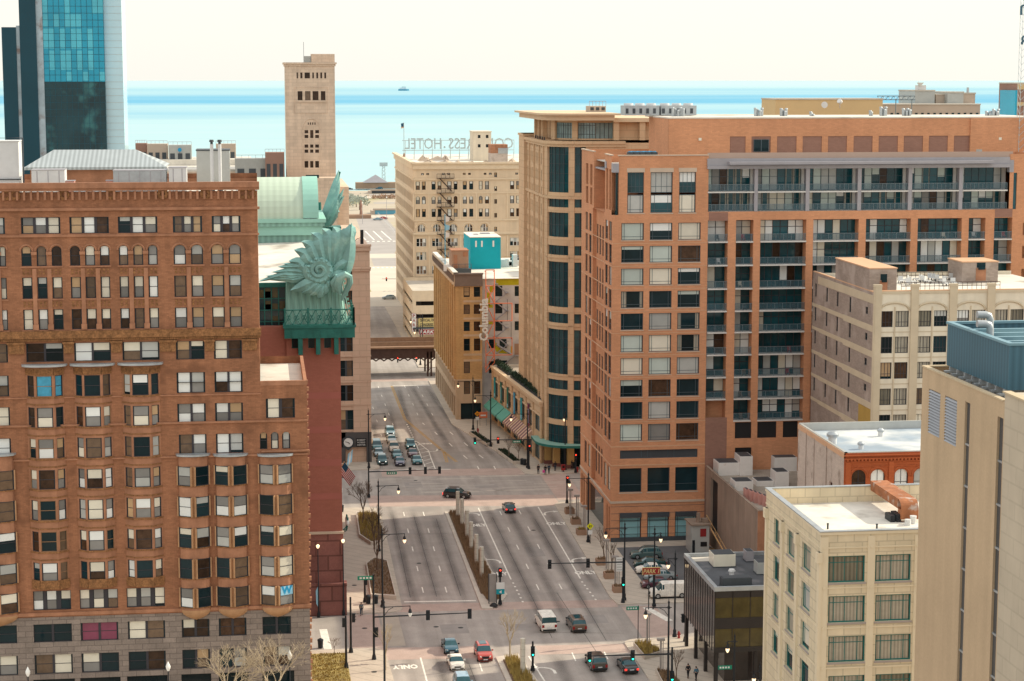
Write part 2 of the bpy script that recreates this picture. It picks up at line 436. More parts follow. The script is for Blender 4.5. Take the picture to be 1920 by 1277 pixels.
M('bark_painted_sun',(.42,.34,.235),.9,.15,2)  # paler copy of the bark with sunlight put into the colour
M('dry_grass',(.29,.19,.11),.95,.35,1.5)
M('dry_grass_yellow',(.40,.29,.09),.95,.35,1.5)
M('lawn',(.34,.27,.10),.95,.25,.6,fine=.25,blotch=((.20,.15,.07),.5,.56))
M('soil',(.17,.115,.075),.95,.25,1)
M('hedge',(.03,.055,.035),.9,.3,2)
M('awning_teal',(.11,.36,.30),.7,.08,.8)
M('awning_tan',(.55,.38,.28),.7,.08,.8)
M('awning_maroon',(.17,.075,.09),.7,.08,.8)
M('banner_teal',(.01,.30,.36),.7,.1,.6)
M('banner_green',(.01,.135,.10),.7,.1,.6)
M('banner_blue',(.01,.25,.45),.7,.1,.6)
M('banner_maroon',(.16,.02,.07),.7,.1,.6)
M('lamp_glow',(.9,.72,.5),.3,0,emit=(1,.72,.42),estr=1.6)
M('lamp_white',(.85,.85,.82),.3,0)
M('light_red',(.7,.02,.01),.3,0,emit=(1,.05,.02),estr=3.0)
M('light_green',(.02,.6,.45),.3,0,emit=(.03,1,.65),estr=2.2)
M('light_off',(.03,.03,.03),.4,0)
M('pylon',(.60,.56,.47),.6,.06,.6)
M('pylon_band',(.33,.29,.24),.6,.06)
M('post_steel',(.36,.33,.31),.45,.1,1,metal=.3)
M('tyre',(.018,.018,.019),.8,.1)
M('rim',(.40,.41,.42),.35,.1,metal=.6)
M('car_glass',(.018,.075,.092),.05,.2,1.5,spec=.5)
M('headlamp',(.80,.80,.72),.2,0,coat=.6)
M('headlamp_lit',(.9,.9,.8),.2,0,emit=(1,.95,.8),estr=1.5)
M('taillamp',(.28,.012,.012),.25,0,coat=.6)
M('taillamp_lit',(.6,.02,.02),.25,0,emit=(1,.05,.03),estr=1.6)
M('plate',(.62,.64,.66),.5,.02)
M('trim_black',(.02,.022,.024),.5,.05)
M('skin',(.45,.26,.18),.6,.05)
M('skin_dark',(.16,.085,.055),.6,.05)
M('hair_dark',(.02,.015,.012),.6,.05)
M('cloth_black',(.018,.018,.022),.8,.1)
M('cloth_grey',(.12,.15,.16),.85,.1)
M('cloth_navy',(.02,.045,.075),.85,.1)
M('cloth_blue',(.06,.14,.2),.85,.1)
M('cloth_pink',(.62,.08,.32),.7,.05)
M('cloth_red',(.35,.02,.03),.7,.05)
M('flag_red',(.42,.03,.045),.7,.1)
M('flag_white',(.74,.70,.66),.7,.05)
M('flag_blue',(.02,.085,.16),.7,.05)
M('flag_cyan',(.30,.56,.72),.7,.05)
M('park_ground',(.44,.38,.30),.95,.14,.02,blotch=((.36,.32,.15),.012,.56))
M('park_road',(.36,.33,.31),.9,.12,.1)
M('plaza',(.56,.50,.42),.9,.1,.05)
M('city_ground',(.30,.265,.225),.95,.15,.1)
M('foliage_far',(.34,.38,.33),.9,.25,.3)
M('brown_roof',(.34,.22,.15),.85,.15,.3)
M('boat_white',(.62,.72,.76),.5,.05)
M('boat_blue',(.12,.36,.50),.5,.05)
M('far_wall',(.46,.38,.31),.9,.1,.1)
M('far_wall_tan',(.58,.43,.235),.9,.06,.1)
M('far_wall_brown',(.30,.18,.14),.9,.12,.1)
M('plastic_dark',(.025,.03,.035),.5,.1)
for nm,c in(('cream_dent',(.30,.24,.14)),):M(nm,c)
# gentle relief for a few large walls is given by geometry; lake water gets cloud-shadow bands in its colour
def water():
 m=bpy.data.materials.new('lake_water');m.use_nodes=True;nt=m.node_tree;L=nt.links.new
 b=nt.nodes["Principled BSDF"];b.inputs["Roughness"].default_value=.45;b.inputs["Specular IOR Level"].default_value=.12
 geo=nd(nt,"ShaderNodeNewGeometry");sp=nd(nt,"ShaderNodeSeparateXYZ");L(geo.outputs["Position"],sp.inputs[0])
 lg=nd(nt,"ShaderNodeMath",operation='LOGARITHM');lg.inputs[1].default_value=2.718;L(sp.outputs[1],lg.inputs[0])
 my=nd(nt,"ShaderNodeMath",operation='MULTIPLY');my.inputs[1].default_value=7.0;L(lg.outputs[0],my.inputs[0])
 dv=nd(nt,"ShaderNodeMath",operation='DIVIDE');L(sp.outputs[0],dv.inputs[0]);L(sp.outputs[1],dv.inputs[1])
 mx=nd(nt,"ShaderNodeMath",operation='MULTIPLY');mx.inputs[1].default_value=1.1;L(dv.outputs[0],mx.inputs[0])
 cb=nd(nt,"ShaderNodeCombineXYZ");L(mx.outputs[0],cb.inputs[0]);L(my.outputs[0],cb.inputs[1])
 n=nd(nt,"ShaderNodeTexNoise");n.inputs["Scale"].default_value=1.0;n.inputs["Detail"].default_value=6;n.inputs["Roughness"].default_value=.6
 L(cb.outputs[0],n.inputs["Vector"])
 # tone by distance: paler near shore, cloud shadows painted as bands, haze-paled horizon
 d2=nd(nt,"ShaderNodeMapRange");d2.inputs["From Min"].default_value=7.2;d2.inputs["From Max"].default_value=10.6;L(lg.outputs[0],d2.inputs["Value"])
 sh=nd(nt,"ShaderNodeValToRGB");e=sh.color_ramp.elements
 pts=[(0,.10),(.26,.16),(.34,.62),(.40,.42),(.47,.98),(.54,.92),(.60,.5),(.72,.55),(.82,.12),(1,.0)]
 e[0].position=0;e[0].color=(pts[0][1],)*3+(1,);e[1].position=1;e[1].color=(pts[-1][1],)*3+(1,)
 for p,v in pts[1:-1]:q=e.new(p);q.color=(v,v,v,1)
 # let the band edges wander
 wob=nd(nt,"ShaderNodeMath",operation='MULTIPLY_ADD');wob.inputs[1].default_value=.10;L(n.outputs["Fac"],wob.inputs[0])
 sb=nd(nt,"ShaderNodeMath",operation='SUBTRACT');sb.inputs[1].default_value=.05;L(d2.outputs[0],sb.inputs[0]);L(sb.outputs[0],wob.inputs[2])
 L(wob.outputs[0],sh.inputs["Fac"])
 ad=nd(nt,"ShaderNodeMath",operation='MULTIPLY_ADD');ad.inputs[1].default_value=.7;ad.inputs[2].default_value=-.35;L(n.outputs["Fac"],ad.inputs[0])
 sm=nd(nt,"ShaderNodeMath",operation='ADD');L(sh.outputs["Color"],sm.inputs[0]);L(ad.outputs[0],sm.inputs[1])
 v2=nd(nt,"ShaderNodeVectorMath",operation='MULTIPLY');v2.inputs[1].default_value=(9.0,6.0,1.0);L(cb.outputs[0],v2.inputs[0])
 n2=nd(nt,"ShaderNodeTexNoise");n2.inputs["Scale"].default_value=1.0;n2.inputs["Detail"].default_value=8;n2.inputs["Roughness"].default_value=.7;L(v2.outputs[0],n2.inputs["Vector"])
 a2=nd(nt,"ShaderNodeMath",operation='MULTIPLY_ADD');a2.inputs[1].default_value=.5;a2.inputs[2].default_value=-.25;L(n2.outputs["Fac"],a2.inputs[0])
 s2=nd(nt,"ShaderNodeMath",operation='ADD');L(sm.outputs[0],s2.inputs[0]);L(a2.outputs[0],s2.inputs[1]);sm=s2
 cr=nd(nt,"ShaderNodeValToRGB");e=cr.color_ramp.elements
 e[0].position=0;e[0].color=(.37,.55,.575,1);e[1].position=1;e[1].color=(.05,.33,.52,1)
 q=e.new(.45);q.color=(.27,.48,.55,1)
 L(sm.outputs[0],cr.inputs["Fac"]);L(cr.outputs["Color"],b.inputs["Base Color"])
 MATS['lake_water']=m
water()
# ------------------------------------------------------------------ sky and sun
SUN_EL,SUN_AZ=R(31),math.atan2(.25,1.0)
wd=bpy.data.worlds.new("World");scene.world=wd;wd.use_nodes=True
nt=wd.node_tree;bg=nt.nodes["Background"]
sky=nt.nodes.new("ShaderNodeTexSky");sky.sky_type='NISHITA';sky.sun_disc=False
sky.sun_elevation=SUN_EL
sd=Vector((math.cos(SUN_AZ)*math.cos(SUN_EL),math.sin(SUN_AZ)*math.cos(SUN_EL),math.sin(SUN_EL)))
sky.sun_rotation=math.atan2(sd.x,sd.y)
sky.altitude=180;sky.air_density=1.0;sky.dust_density=1.5;sky.ozone_density=1.0
tint=nt.nodes.new("ShaderNodeMix");tint.data_type='RGBA';tint.blend_type='MIX';tint.inputs["Factor"].default_value=.85
# thin bright haze over the clear sky: cream at the horizon, brighter overhead
tc=nt.nodes.new("ShaderNodeTexCoord");sx_=nt.nodes.new("ShaderNodeSeparateXYZ");nt.links.new(tc.outputs["Generated"],sx_.inputs[0])
hz_=nt.nodes.new("ShaderNodeValToRGB");e_=hz_.color_ramp.elements
e_[0].position=0;e_[0].color=(.438,.428,.392,1);e_[1].position=1;e_[1].color=(.50,.50,.49,1)
q_=e_.new(.08);q_.color=(.455,.445,.405,1);q_=e_.new(.4);q_.color=(.52,.515,.49,1)
nt.links.new(sx_.outputs[2],hz_.inputs["Fac"])
hs_=nt.nodes.new("ShaderNodeVectorMath");hs_.operation='SCALE';hs_.inputs["Scale"].default_value=19.6;nt.links.new(hz_.outputs["Color"],hs_.inputs[0])
nt.links.new(hs_.outputs[0],tint.inputs["B"])
nt.links.new(sky.outputs[0],tint.inputs["A"]);nt.links.new(tint.outputs["Result"],bg.inputs["Color"])
bg.inputs["Strength"].default_value=.13
sl=bpy.data.lights.new("sun",'SUN');sl.energy=5.0;sl.angle=R(.53);sl.color=(1.0,.90,.70)
so=bpy.data.objects.new("sun",sl);COL.objects.link(so)
so.rotation_euler=sd.to_track_quat('Z','Y').to_euler();so.location=(200,150,250)
# ------------------------------------------------------------------ the setting: ground, roads, pavements, water
def struct(name,mb,m,smooth=False):
 o=mb.build(name,m,None,smooth);o["kind"]='structure';return o
g=MB();g.face([(-3000,-300,-.02),(3000,-300,-.02),(3000,1262,-.02),(-3000,1262,-.02)]);struct('ground',g,MATS['city_ground'])
g=MB()
ys=[1262,2500,5000,10000,20000,45000,200000]
for a,b in zip(ys,ys[1:]):g.face([(-90000,a,-.6),(90000,a,-.6),(90000,b,-.6),(-90000,b,-.6)])
struct('lake_water',g,MATS['lake_water'])
g=MB();g.face([(8,120,0),(58,120,0),(58,612,0),(8,612,0)])
for ya,yb in((238,254.5),(319.5,351.5),(456,478)):
 g.face([(-120,ya,0),(8,ya,0),(8,yb,0),(-120,yb,0)]);g.face([(58,ya,0),(140,ya,0),(140,yb,0),(58,yb,0)])
struct('road',g,MATS['asphalt'])
g=MB();g.face([(-200,612,.0),(400,612,.0),(400,655,0),(-200,655,0)]);struct('avenue',g,MATS['plaza'])
g=MB();g.face([(40,655,.0),(63,655,.0),(63,1010,0),(48,1010,0)]);struct('bridge_road',g,MATS['park_road'])
# park between the avenue and the shore
g=MB();g.face([(-600,655,-.01),(700,655,-.01),(700,1261,-.01),(-600,1261,-.01)]);struct('park_ground',g,MATS['park_ground'])
g=MB();g.face([(36,655,.02),(64,655,.02),(64,745,.02),(36,745,.02)]);struct('plaza',g,MATS['plaza'])
g=MB()
for ya,yb,xa,xb in((780,800,-200,400),(1012,1030,-100,220),(1180,1200,-200,300)):
 g.face([(xa,ya,.01),(xb,ya,.01),(xb,yb,.01),(xa,yb,.01)])
g.face([(60,1060,.012),(140,1060,.012),(140,1075,.012),(60,1075,.012)])
struct('park_path',g,MATS['plaza'])
g=MB();g.face([(64,1128,.02),(110,1128,.02),(110,1140,.02),(64,1140,.02)]);g.face([(66,1210,.02),(130,1210,.02),(130,1222,.02),(66,1222,.02)])
struct('park_road',g,MATS['park_road'])
KH=.14
def pavement(pts,name='pavement'):
 mb=MB();mb.prism(pts,-.03,KH,1,0)
 return struct(name,mb,[MATS['concrete_walk'],MATS['kerb']])
def arc(cx,cy,r,a0,a1,n=6):return[(cx+r*math.cos(R(a0+(a1-a0)*k/n)),cy+r*math.sin(R(a0+(a1-a0)*k/n)))for k in range(n+1)]
pavement([(-90,120),(14.7,120),(14.5,226)]+arc(12.3,236.0,2,0,90)[1:]+[(-90,238)])
pavement([(-90,254.5),(15.8,254.5)]+arc(15.8,256.5,2,-90,0)[1:]+[(18.3,293),(18.4,314)]+arc(16.0,317.4,2.2,0,90)[1:]+[(-90,319.6)])
pavement([(-90,351.5),(19.6,351.5),(20.6,353),(20.6,454),(-90,456)])
pavement([(-90,478),(22.5,478),(22.5,610),(-90,610)])
pavement([(44.6,120),(110,120),(110,238),(46.2,238)]+arc(46.2,236.0,2,90,180)[1:]+[(44.3,226)])
pavement([(46.7,254.5),(110,254.5),(110,319.5),(50.5,319.5)]+arc(49.7,317.5,2.2,90,180)[1:]+[(46.3,258)])
pavement([(48.5,343),(110,351),(110,456),(38.2,456),(38.0,397),(43.3,367),(44.6,357.5),(46.2,344.4)])
pavement([(37.6,478),(110,478),(110,610),(37.6,610)])
# parking lot surface
g=MB();g.face([(52.2,256.5,KH+.004),(66.4,256.5,KH+.004),(66.4,286.4,KH+.004),(52.2,286.4,KH+.004)]);struct('parking_lot',g,MATS['asphalt_dark'])
# brick crosswalk bands and paler concrete patches
def sheet(name,polys,m,z):
 mb=MB()
 for p in polys:mb.face([(x,y,z)for x,y in p])
 return struct(name,mb,MATS[m])
def rect(xa,xb,ya,yb,sk=0):return[(xa,ya),(xb,ya+sk),(xb,yb+sk),(xa,yb)]
sheet('brick_crosswalk',[rect(17,48.5,320.6,329.3,-3.2),rect(20.6,46.0,345.2,351.4,-1.5),rect(14.2,46.6,254.8,258.6,-1.2),rect(13.2,27.2,233.2,238.4,-.8),rect(33.0,44.2,233.0,236.9,-.5),rect(10.0,14.4,238.6,253.9),rect(47.0,51.6,238.8,253.6),rect(48.7,53.4,322,343.5,0),rect(24.0,38.2,457,461)],'brick_paving',.005)
sheet('worn_paving',[rect(14.7,17.0,239,253.5),rect(10.4,15.5,351.0,351.4)],'concrete_walk',.004)
# lane markings --------------------------------------------------------------
mk=MB();yl=MB();ZP=.010
def line(mb,a,b,w,z=ZP):
 dx,dy=b[0]-a[0],b[1]-a[1];l=math.hypot(dx,dy);nx,ny=-dy/l*w/2,dx/l*w/2
 mb.face([(a[0]-nx,a[1]-ny,z),(b[0]-nx,b[1]-ny,z),(b[0]+nx,b[1]+ny,z),(a[0]+nx,a[1]+ny,z)])
def dashes(mb,a,b,n,ln=3.05,w=.16):
 for k in range(n):
  t=k/(n-1)if n>1 else 0
  x,y=a[0]+(b[0]-a[0])*t,a[1]+(b[1]-a[1])*t
  dx,dy=(b[0]-a[0]),(b[1]-a[1]);l=math.hypot(dx,dy);dx,dy=dx/l*ln/2,dy/l*ln/2
  line(mb,(x-dx,y-dy),(x+dx,y+dy),w)
dashes(mk,(22.2,314.2),(21.3,265.8),5);dashes(mk,(25.4,314.0),(24.5,265.5),5)
dashes(mk,(37.9,313.0),(37.3,265.3),5);dashes(mk,(41.1,313.2),(40.5,265.2),5)
line(mk,(34.7,317.3),(34.15,270),.2);line(mk,(44.6,316.8),(43.95,269.2),.2)
for k in range(6):
 line(mk,(34.2,268.2-2.0*k),(34.22,267.6-2.0*k),.26);line(mk,(43.9+.06*k,267.6-1.9*k),(43.9+.06*k,267.0-1.9*k),.26)
line(mk,(18.3,259.8),(28.0,259.2),.45)
def g2(px,py):return G(px,py)
dashes(mk,g2(759.2,725.2),g2(782.6,776.3),4,w=.15);dashes(mk,g2(784.1,726.2),g2(810.5,776.7),4,w=.15)
dashes(mk,g2(709.7,726.2),g2(736.4,795.6),5,w=.15);dashes(mk,g2(699.5,765),g2(714.8,816),3,w=.15)
for p in(((792,793),(796,796.5)),((815,810),(820,815)),((842,831),(848,837)),((869,854),(876,860)),((843.5,810),(849.5,815)),((870,830),(877,836)),((898,853),(906,859)),((895,874),(898,880)),((926,874),(929,880))):
 line(mk,g2(*p[0]),g2(*p[1]),.2)
line(mk,g2(736,723),g2(806,723),.4);line(mk,g2(712,883),g2(772,880.5),.45);line(mk,g2(780,880.5),g2(804,879.5),.45);line(mk,g2(812,880),g2(845,880),.45)
for a,b in(((734.4,723.8),(759.2,785.9)),((759.2,785.9),(790,812)),((790,812),(832,847)),((832,847),(838.5,867)),((832,847),(856,866))):
 A,B=g2(*a),g2(*b);dx,dy=B[0]-A[0],B[1]-A[1];l=math.hypot(dx,dy);nx,ny=-dy/l*.17,dx/l*.17
 line(yl,(A[0]-nx,A[1]-ny),(B[0]-nx,B[1]-ny),.17);line(yl,(A[0]+nx,A[1]+ny),(B[0]+nx,B[1]+ny),.17)
h0=[(777,826),(784,842),(791,860),(798.5,879)];h1=[(783,829),(803.5,845),(808.5,860),(816,879)]
for a,b in zip(h0,h0[1:]):line(mk,g2(*a),g2(*b),.2)
for a,b in zip(h1,h1[1:]):line(mk,g2(*a),g2(*b),.2)
line(mk,g2(777,826),g2(783,829),.2)
for a,b in(((780,836),(790,833)),((783.5,843.5),(800,840)),((787,850),(804,846)),((790.5,857.5),(806,853)),((793.5,864.5),(808.5,860)),((796,871),(811,866)),((798.5,878),(814,874.5))):
 line(mk,g2(*a),g2(*b),.2)
for k in range(7):a=g2(763.5+1.85*k,797+3.9*k);line(mk,a,(a[0],a[1]+.8),.3)
# near the lower edge of the picture
line(mk,(31.6,232.6),(32.5,214),.2);line(mk,(37.1,233.4),(37.0,229.8),.17);line(mk,(41.1,233.2),(41.0,230),.17)
line(mk,(18.4,233.6),(18.3,200),.2);line(mk,(22.2,230.6),(22.15,227),.16);line(mk,(25.3,230.8),(25.25,227),.16)
line(mk,(7.0,247.7),(7.3,238.6),1.0);line(mk,(50.2,253.0),(52.0,246.0),1.0)
for xx in(44.5,46.2,47.9,49.6):line(mk,(44.2+(xx-44.5)*2.2,922),(45.5+(xx-44.5)*2.2,870),.6)
for k in range(9):line(mk,(40.8+2.3*k,862),(42.0+2.3*k,862),3.0)
for k in range(10):line(mk,(40.0+1.7*k,655),(40.8+1.7*k,655),2.5,.02)
for k in range(12):line(mk,(36.0+1.7*k,740),(36.8+1.7*k,740),3.0,.03)
struct('road_markings',mk,MATS['paint_white']);struct('centre_line',yl,MATS['paint_yellow'])
# worn light streaks through the State crossing, and dark seams
sk=MB();rng=random.Random(3)
for k in range(26):
 x=rng.uniform(17,50);y=rng.uniform(330,345);l=rng.uniform(3,11)
 line(sk,(x,y),(x+l,y-.03*l),rng.uniform(.12,.3),.012)
struct('worn_lane_streaks',sk,MATS['kerb'])
sm=MB()
for(xa,ya,xb,yb)in((23.7,313,22.9,262),(36.2,310,35.6,240),(39.5,262,40.3,226),(27.1,310,26.2,262),(42.8,308,42.2,238),(33.6,243,45,241),(20,300,28,299.4),(22.0,398,37,396.5),(24,230,24.2,200),(20.3,313,19.3,262)):
 line(sm,(xa,ya),(xb,yb),.06,.012)
struct('road_seam',sm,MATS['tar'])
# tyre-worn dark tracks down each lane, fading out sideways
def film(name,col,amax):
 m=bpy.data.materials.new(name);m.use_nodes=True;n=m.node_tree;b=n.nodes["Principled BSDF"]
 b.inputs["Base Color"].default_value=(*col,1);b.inputs["Roughness"].default_value=.85
 ge=n.nodes.new("ShaderNodeNewGeometry");no=n.nodes.new("ShaderNodeTexNoise");no.inputs["Scale"].default_value=.16;no.inputs["Detail"].default_value=4
 mr=n.nodes.new("ShaderNodeMapRange");mr.inputs["From Min"].default_value=.3;mr.inputs["From Max"].default_value=.7;mr.inputs["To Min"].default_value=.45*amax;mr.inputs["To Max"].default_value=amax
 at_=n.nodes.new("ShaderNodeAttribute");at_.attribute_name="wear";mm=n.nodes.new("ShaderNodeMath");mm.operation='MULTIPLY'
 n.links.new(ge.outputs["Position"],no.inputs["Vector"]);n.links.new(no.outputs["Fac"],mr.inputs["Value"]);n.links.new(mr.outputs[0],mm.inputs[0]);n.links.new(at_.outputs["Fac"],mm.inputs[1]);n.links.new(mm.outputs[0],b.inputs["Alpha"])
 MATS[name]=m;return m
tr=MB();wear=[]
def track(xa,y0,xb,y1,w):
 prof=[(-1,0),(-.6,.45),(-.2,1),(.2,1),(.6,.45),(1,0)];ky=[(0,0),(.12,1),(.85,1),(1,.2)]
 base=len(tr.v)
 for t,e in ky:
  for o,a in prof:tr.v.append((xa+(xb-xa)*t+o*w,y0+(y1-y0)*t,.0068));wear.append(a*e)
 for i in range(len(ky)-1):
  for k in range(5):q=base+i*6+k;tr.f.append((q,q+1,q+7,q+6));tr.m.append(0)
for xa,xb,y0,y1 in((20.4,19.5,318,258),(23.8,22.9,318,258),(27.0,26.4,314,258),(33.0,32.6,316,268),(36.2,35.6,322,244),(39.5,38.7,322,244),(42.8,42.1,322,244),(46.0,45.2,316,262),(20.6,20.2,236,190),(23.8,23.6,236,190),(35.0,34.6,234,190),(38.6,38.4,234,190),(41.9,41.7,234,190)):track(xa,y0,xb,y1,.95)
for a,b in(((700,790),(712,880)),((728,760),(760,880)),((745,722),(792,880)),((770,722),(850,850)),((795,722),(905,870)),((808,735),(940,870))):
 A,Bq=G(*a),G(*b);track(Bq[0],Bq[1],A[0],A[1],.9)
tro=struct('tyre_tracks',tr,film('tyre_film',(.12,.105,.10),.42));at_=tro.data.attributes.new("wear",'FLOAT','POINT');at_.data.foreach_set("value",wear)
# utility cuts and patches in the asphalt
sheet('asphalt_patch',[rect(20.5,23.0,300,303),rect(38.5,41.0,283,289),rect(30.5,36,244,247),rect(22,25.5,243.5,248),rect(41,44,246,250),rect(24,27,335,340),rect(36,40,333,336.5),rect(24,26.4,418,428),rect(33,35.5,380,392)],'asphalt_patch_mat' if 'asphalt_patch_mat' in MATS else M('asphalt_patch_mat',(.315,.285,.265),.9,.14,.4).name,.0035)
for k,(x,y)in enumerate(((21.5,247),(24.6,246.2),(37.4,247.5),(30.4,326.5),(26.2,341),(41.5,300),(22.0,281),(33,370),(12.0,269),(12.3,247.5),(12.4,228))):
 mb=MB();mb.face([(x+.36*math.cos(2*math.pi*q/12),y+.36*math.sin(2*math.pi*q/12),(.011 if x>15 or y in(247.5,)else KH+.004))for q in range(12)]);o=struct('manhole',mb,MATS['tar'])
def ground_text(body,x,y,size,flip=False,stretch=2.2,z=.012):
 me=text_mesh(body,size,0,.055)
 for v in me.vertices:
  c=v.co;s=-1 if flip else 1;v.co=(x+s*c.x,y+s*c.y*stretch,z)
 me.materials.clear();me.materials.append(MATS['paint_white'])
 o=bpy.data.objects.new('lane_lettering',me);COL.objects.link(o);o["kind"]='structure';return o
for px,py in((893,985),(1043,982),(931,1076.5),(1098,1074)):
 x,y=G(px,py);ground_text('ONLY',x,y,1.15)
x,y=G(760,1250);ground_text('ONLY',x,y,1.1,flip=True,stretch=2.0)
x,y=G(797,832);ground_text('ONLY',x,y,1.0,flip=True,stretch=1.6)
def arrow(px,py,side,s=1.0,flip=1):
 x,y=G(px,py);mb=MB();z=.012
 path=[(-.9,-1.6),(-.88,-.4),(-.55,.5),(.2,.95),(.9,1.05)]
 for(a,b),(c,d)in zip(path,path[1:]):line(mb,(x+side*a*s,y+flip*b*s),(x+side*c*s,y+flip*d*s),.36,z)
 mb.face([(x+side*.8*s,y+flip*.45*s,z),(x+side*1.75*s,y+flip*1.05*s,z),(x+side*.8*s,y+flip*1.65*s,z)])
 struct('lane_arrow',mb,MATS['paint_white'])
arrow(889,964,-1,.8);arrow(1030,962,1);arrow(925,1052,-1);arrow(1083,1050,1);arrow(1024,1256,-1);arrow(812,845,-1,1,-1)
# planted median with kerb
md=MB()
mpts=[(28.9,314.6),(31.2,313.5),(31.9,285),(32.1,266),(32.6,261.6),(31.5,258.2),(29.6,254.6),(28.3,254.8)]
md.prism(mpts,0,.16,0);struct('median_kerb',md,MATS['kerb'])
ms=MB();ms.prism([(29.4,313.6),(30.9,312.9),(31.5,285),(31.7,266),(32.2,261.9),(29.0,262.2)],.1,.32,0);struct('median_soil',ms,MATS['soil'])
md=MB();md.prism([(27.5,232.3),(30.4,233.4),(31.9,214),(31.9,190),(28,190)],0,.16,0);struct('median_kerb',md,MATS['kerb'])
ms=MB();ms.prism([(28.2,230.6),(30.1,230.8),(31.2,214),(31.2,190),(28.6,190)],.1,.32,0);struct('median_soil',ms,MATS['soil'])
# ------------------------------------------------------------------ brown brick block with projecting bays (left foreground)
YM=218.0;F=WF(YM)
mz=lambda py,px=250:WZ(px,py,YM)
mu=lambda px,py:WX(px,py,YM)
B=thing('office_building','tall brown brick block with stacked projecting bays, filling the left of the view','building',(-20,YM,0))
rngm=random.Random(5)
ZT,ZW=59.0,36.9
XW0,XW1=mu(486,600),mu(579,1000)
holes=[];wins=[]
def addw(u0,u1,z0,z1,**k):wins.append((u0,u1,z0,z1,k))
colsC=[[(42,61),(70.5,89),(98.7,117.5)],[(133,152),(161,180),(189,207)],[(224.5,242),(251.5,270),(279,297)],[(327,350),(359.5,382)],[(397,420.5),(430,453)],[(-48,-28),(-19,-3),(0.5,13)]]
colsA=[(39,113),(130,204),(221,295),(324,379),(397,451),(-60,9)]
zA=(mz(437),mz(406));zB=(mz(497),mz(460));zC=(mz(558),mz(518));zD=(mz(616),mz(578));zE=(mz(676),mz(641))
for(a,b)in colsA:
 u0,u1=mu(a,420),mu(b,420);holes.append((u0,u1)+zA);addw(u0,u1,*zA,lights=3,mw=.3,frame='frame_dark')
for gcol in colsC:
 for rz,ar in((zB,1.0),(zC,0),(zD,0)):
  for(a,b)in gcol:
   u0,u1=mu(a,545),mu(b,545);holes.append((u0,u1)+rz+((ar,)if ar else()));addw(u0,u1,*rz,small=True)
bays=[(56.4,126.5),(146,215),(234.6,304.7)]
for(a,b)in[(49,119),(139,208),(229.5,299)]:
 u0,u1=mu(a,660),mu(b,660);holes.append((u0,u1)+zE);addw(u0,u1,*zE,lights=2,mw=.22)
zF=(mz(739),mz(700));zG=(mz(796),mz(759));zH=(mz(854),mz(817));zI=(mz(911),mz(875));zJ=(mz(969),mz(932));zK=(mz(1027),mz(990));zL=(mz(1085),mz(1048));zM=(mz(1139),mz(1103));zN=(mz(1199),mz(1165));zO=(mz(1258),mz(1222))
c45=[(331.5,385),(402.5,455)]
for(a,b)in c45:
 for rz in(zE,zF,zG):
  u0,u1=mu(a,730),mu(b,730);holes.append((u0,u1)+rz);addw(u0,u1,*rz,lights=2,mw=.25)
c45b=[(335.5,387.5),(405,456.5)]
for(a,b)in c45b:
 u0,u1=mu(a,830),mu(b,830);holes.append((u0,u1)+zH);addw(u0,u1,*zH,lights=2,mw=.22)
for rz in(zE,zF,zG,zH):
 u0,u1=mu(-45,730),mu(17,730);holes.append((u0,u1)+rz);addw(u0,u1,*rz,lights=2,mw=.25)
for(a,b)in[(64.5,72+61)]:pass
gM=[[(62,81),(87,106),(114,133)],[(149.5,168),(175,195),(202,221)],[(237.5,256.5),(263.5,283),(290,309)]]
for gcol in gM:
 u0,u1=mu(gcol[0][0],1120),mu(gcol[-1][1],1120)
 cols=[(mu(a,1120),mu(b,1120))for a,b in gcol]
 holes.append((u0,u1)+zM);addw(u0,u1,*zM,cols=cols,fw=.08)
for(a,b)in[(63,135),(151.5,222),(240,310),(341,393),(410.5,462.5),(492.5,546),(-40,32)]:
 for rz in(zN,zO):
  u0,u1=mu(a,1190),mu(b,1190);holes.append((u0,u1)+rz);addw(u0,u1,*rz,lights=2,mw=.26)
u0,u1=mu(498.5,765),mu(553,765);wz=(WZ(525,784,YM),WZ(525,747,YM))
holes.append((u0,u1)+wz);addw(u0,u1,*wz,lights=2,mw=.35)
az=(WZ(515,842,YM),WZ(515,810,YM))
for(a,b)in[(487.3,501),(508,522.5),(529,544)]:
 u0,u1=mu(a,826),mu(b,826);holes.append((u0,u1)+az+(1.0,));addw(u0,u1,*az,small=True)
 # storefront openings
for(a,b)in[(62,140),(150,226),(238,314),(340,396),(410,466),(492,552)]:
 u0,u1=mu(a,1268),mu(b,1268);holes.append((u0,u1,.5,mz(1268)))
ZGR=mz(1152)
mb=MB();XR=mu(482.5,400)
wall_faces(mb,F,-32,XR,ZW,ZT-1.0,[h for h in holes if h[3]>ZW],.35,0,0)
wall_faces(mb,F,-32,XW1,ZGR,ZW,[h for h in holes if h[3]>ZGR+.1 and h[2]<ZW],.35,0,0)
wall_faces(mb,F,-32,XW1,0,ZGR,[h for h in holes if h[3]<=ZGR+.1],.4,1,1)
mb.face([(XR,YM,ZW),(XR,YM+20,ZW),(XR,YM+20,ZT),(XR,YM,ZT)],0);mb.face([(-32,YM+20,0),(XW1,YM+20,0),(XW1,YM+20,ZW),(-32,YM+20,ZW)],0)
mb.face([(-32,YM+20,ZW),(XR,YM+20,ZW),(XR,YM+20,ZT),(-32,YM+20,ZT)],0);mb.face([(-32,YM,0),(-32,YM+20,0),(-32,YM+20,ZT),(-32,YM,ZT)],0)
mb.face([(XW1,YM,0),(XW1,YM+20,0),(XW1,YM+20,ZW),(XW1,YM,ZW)],0)
mb.build('wall',[MATS['manhattan_brick'],MATS['granite']],B)
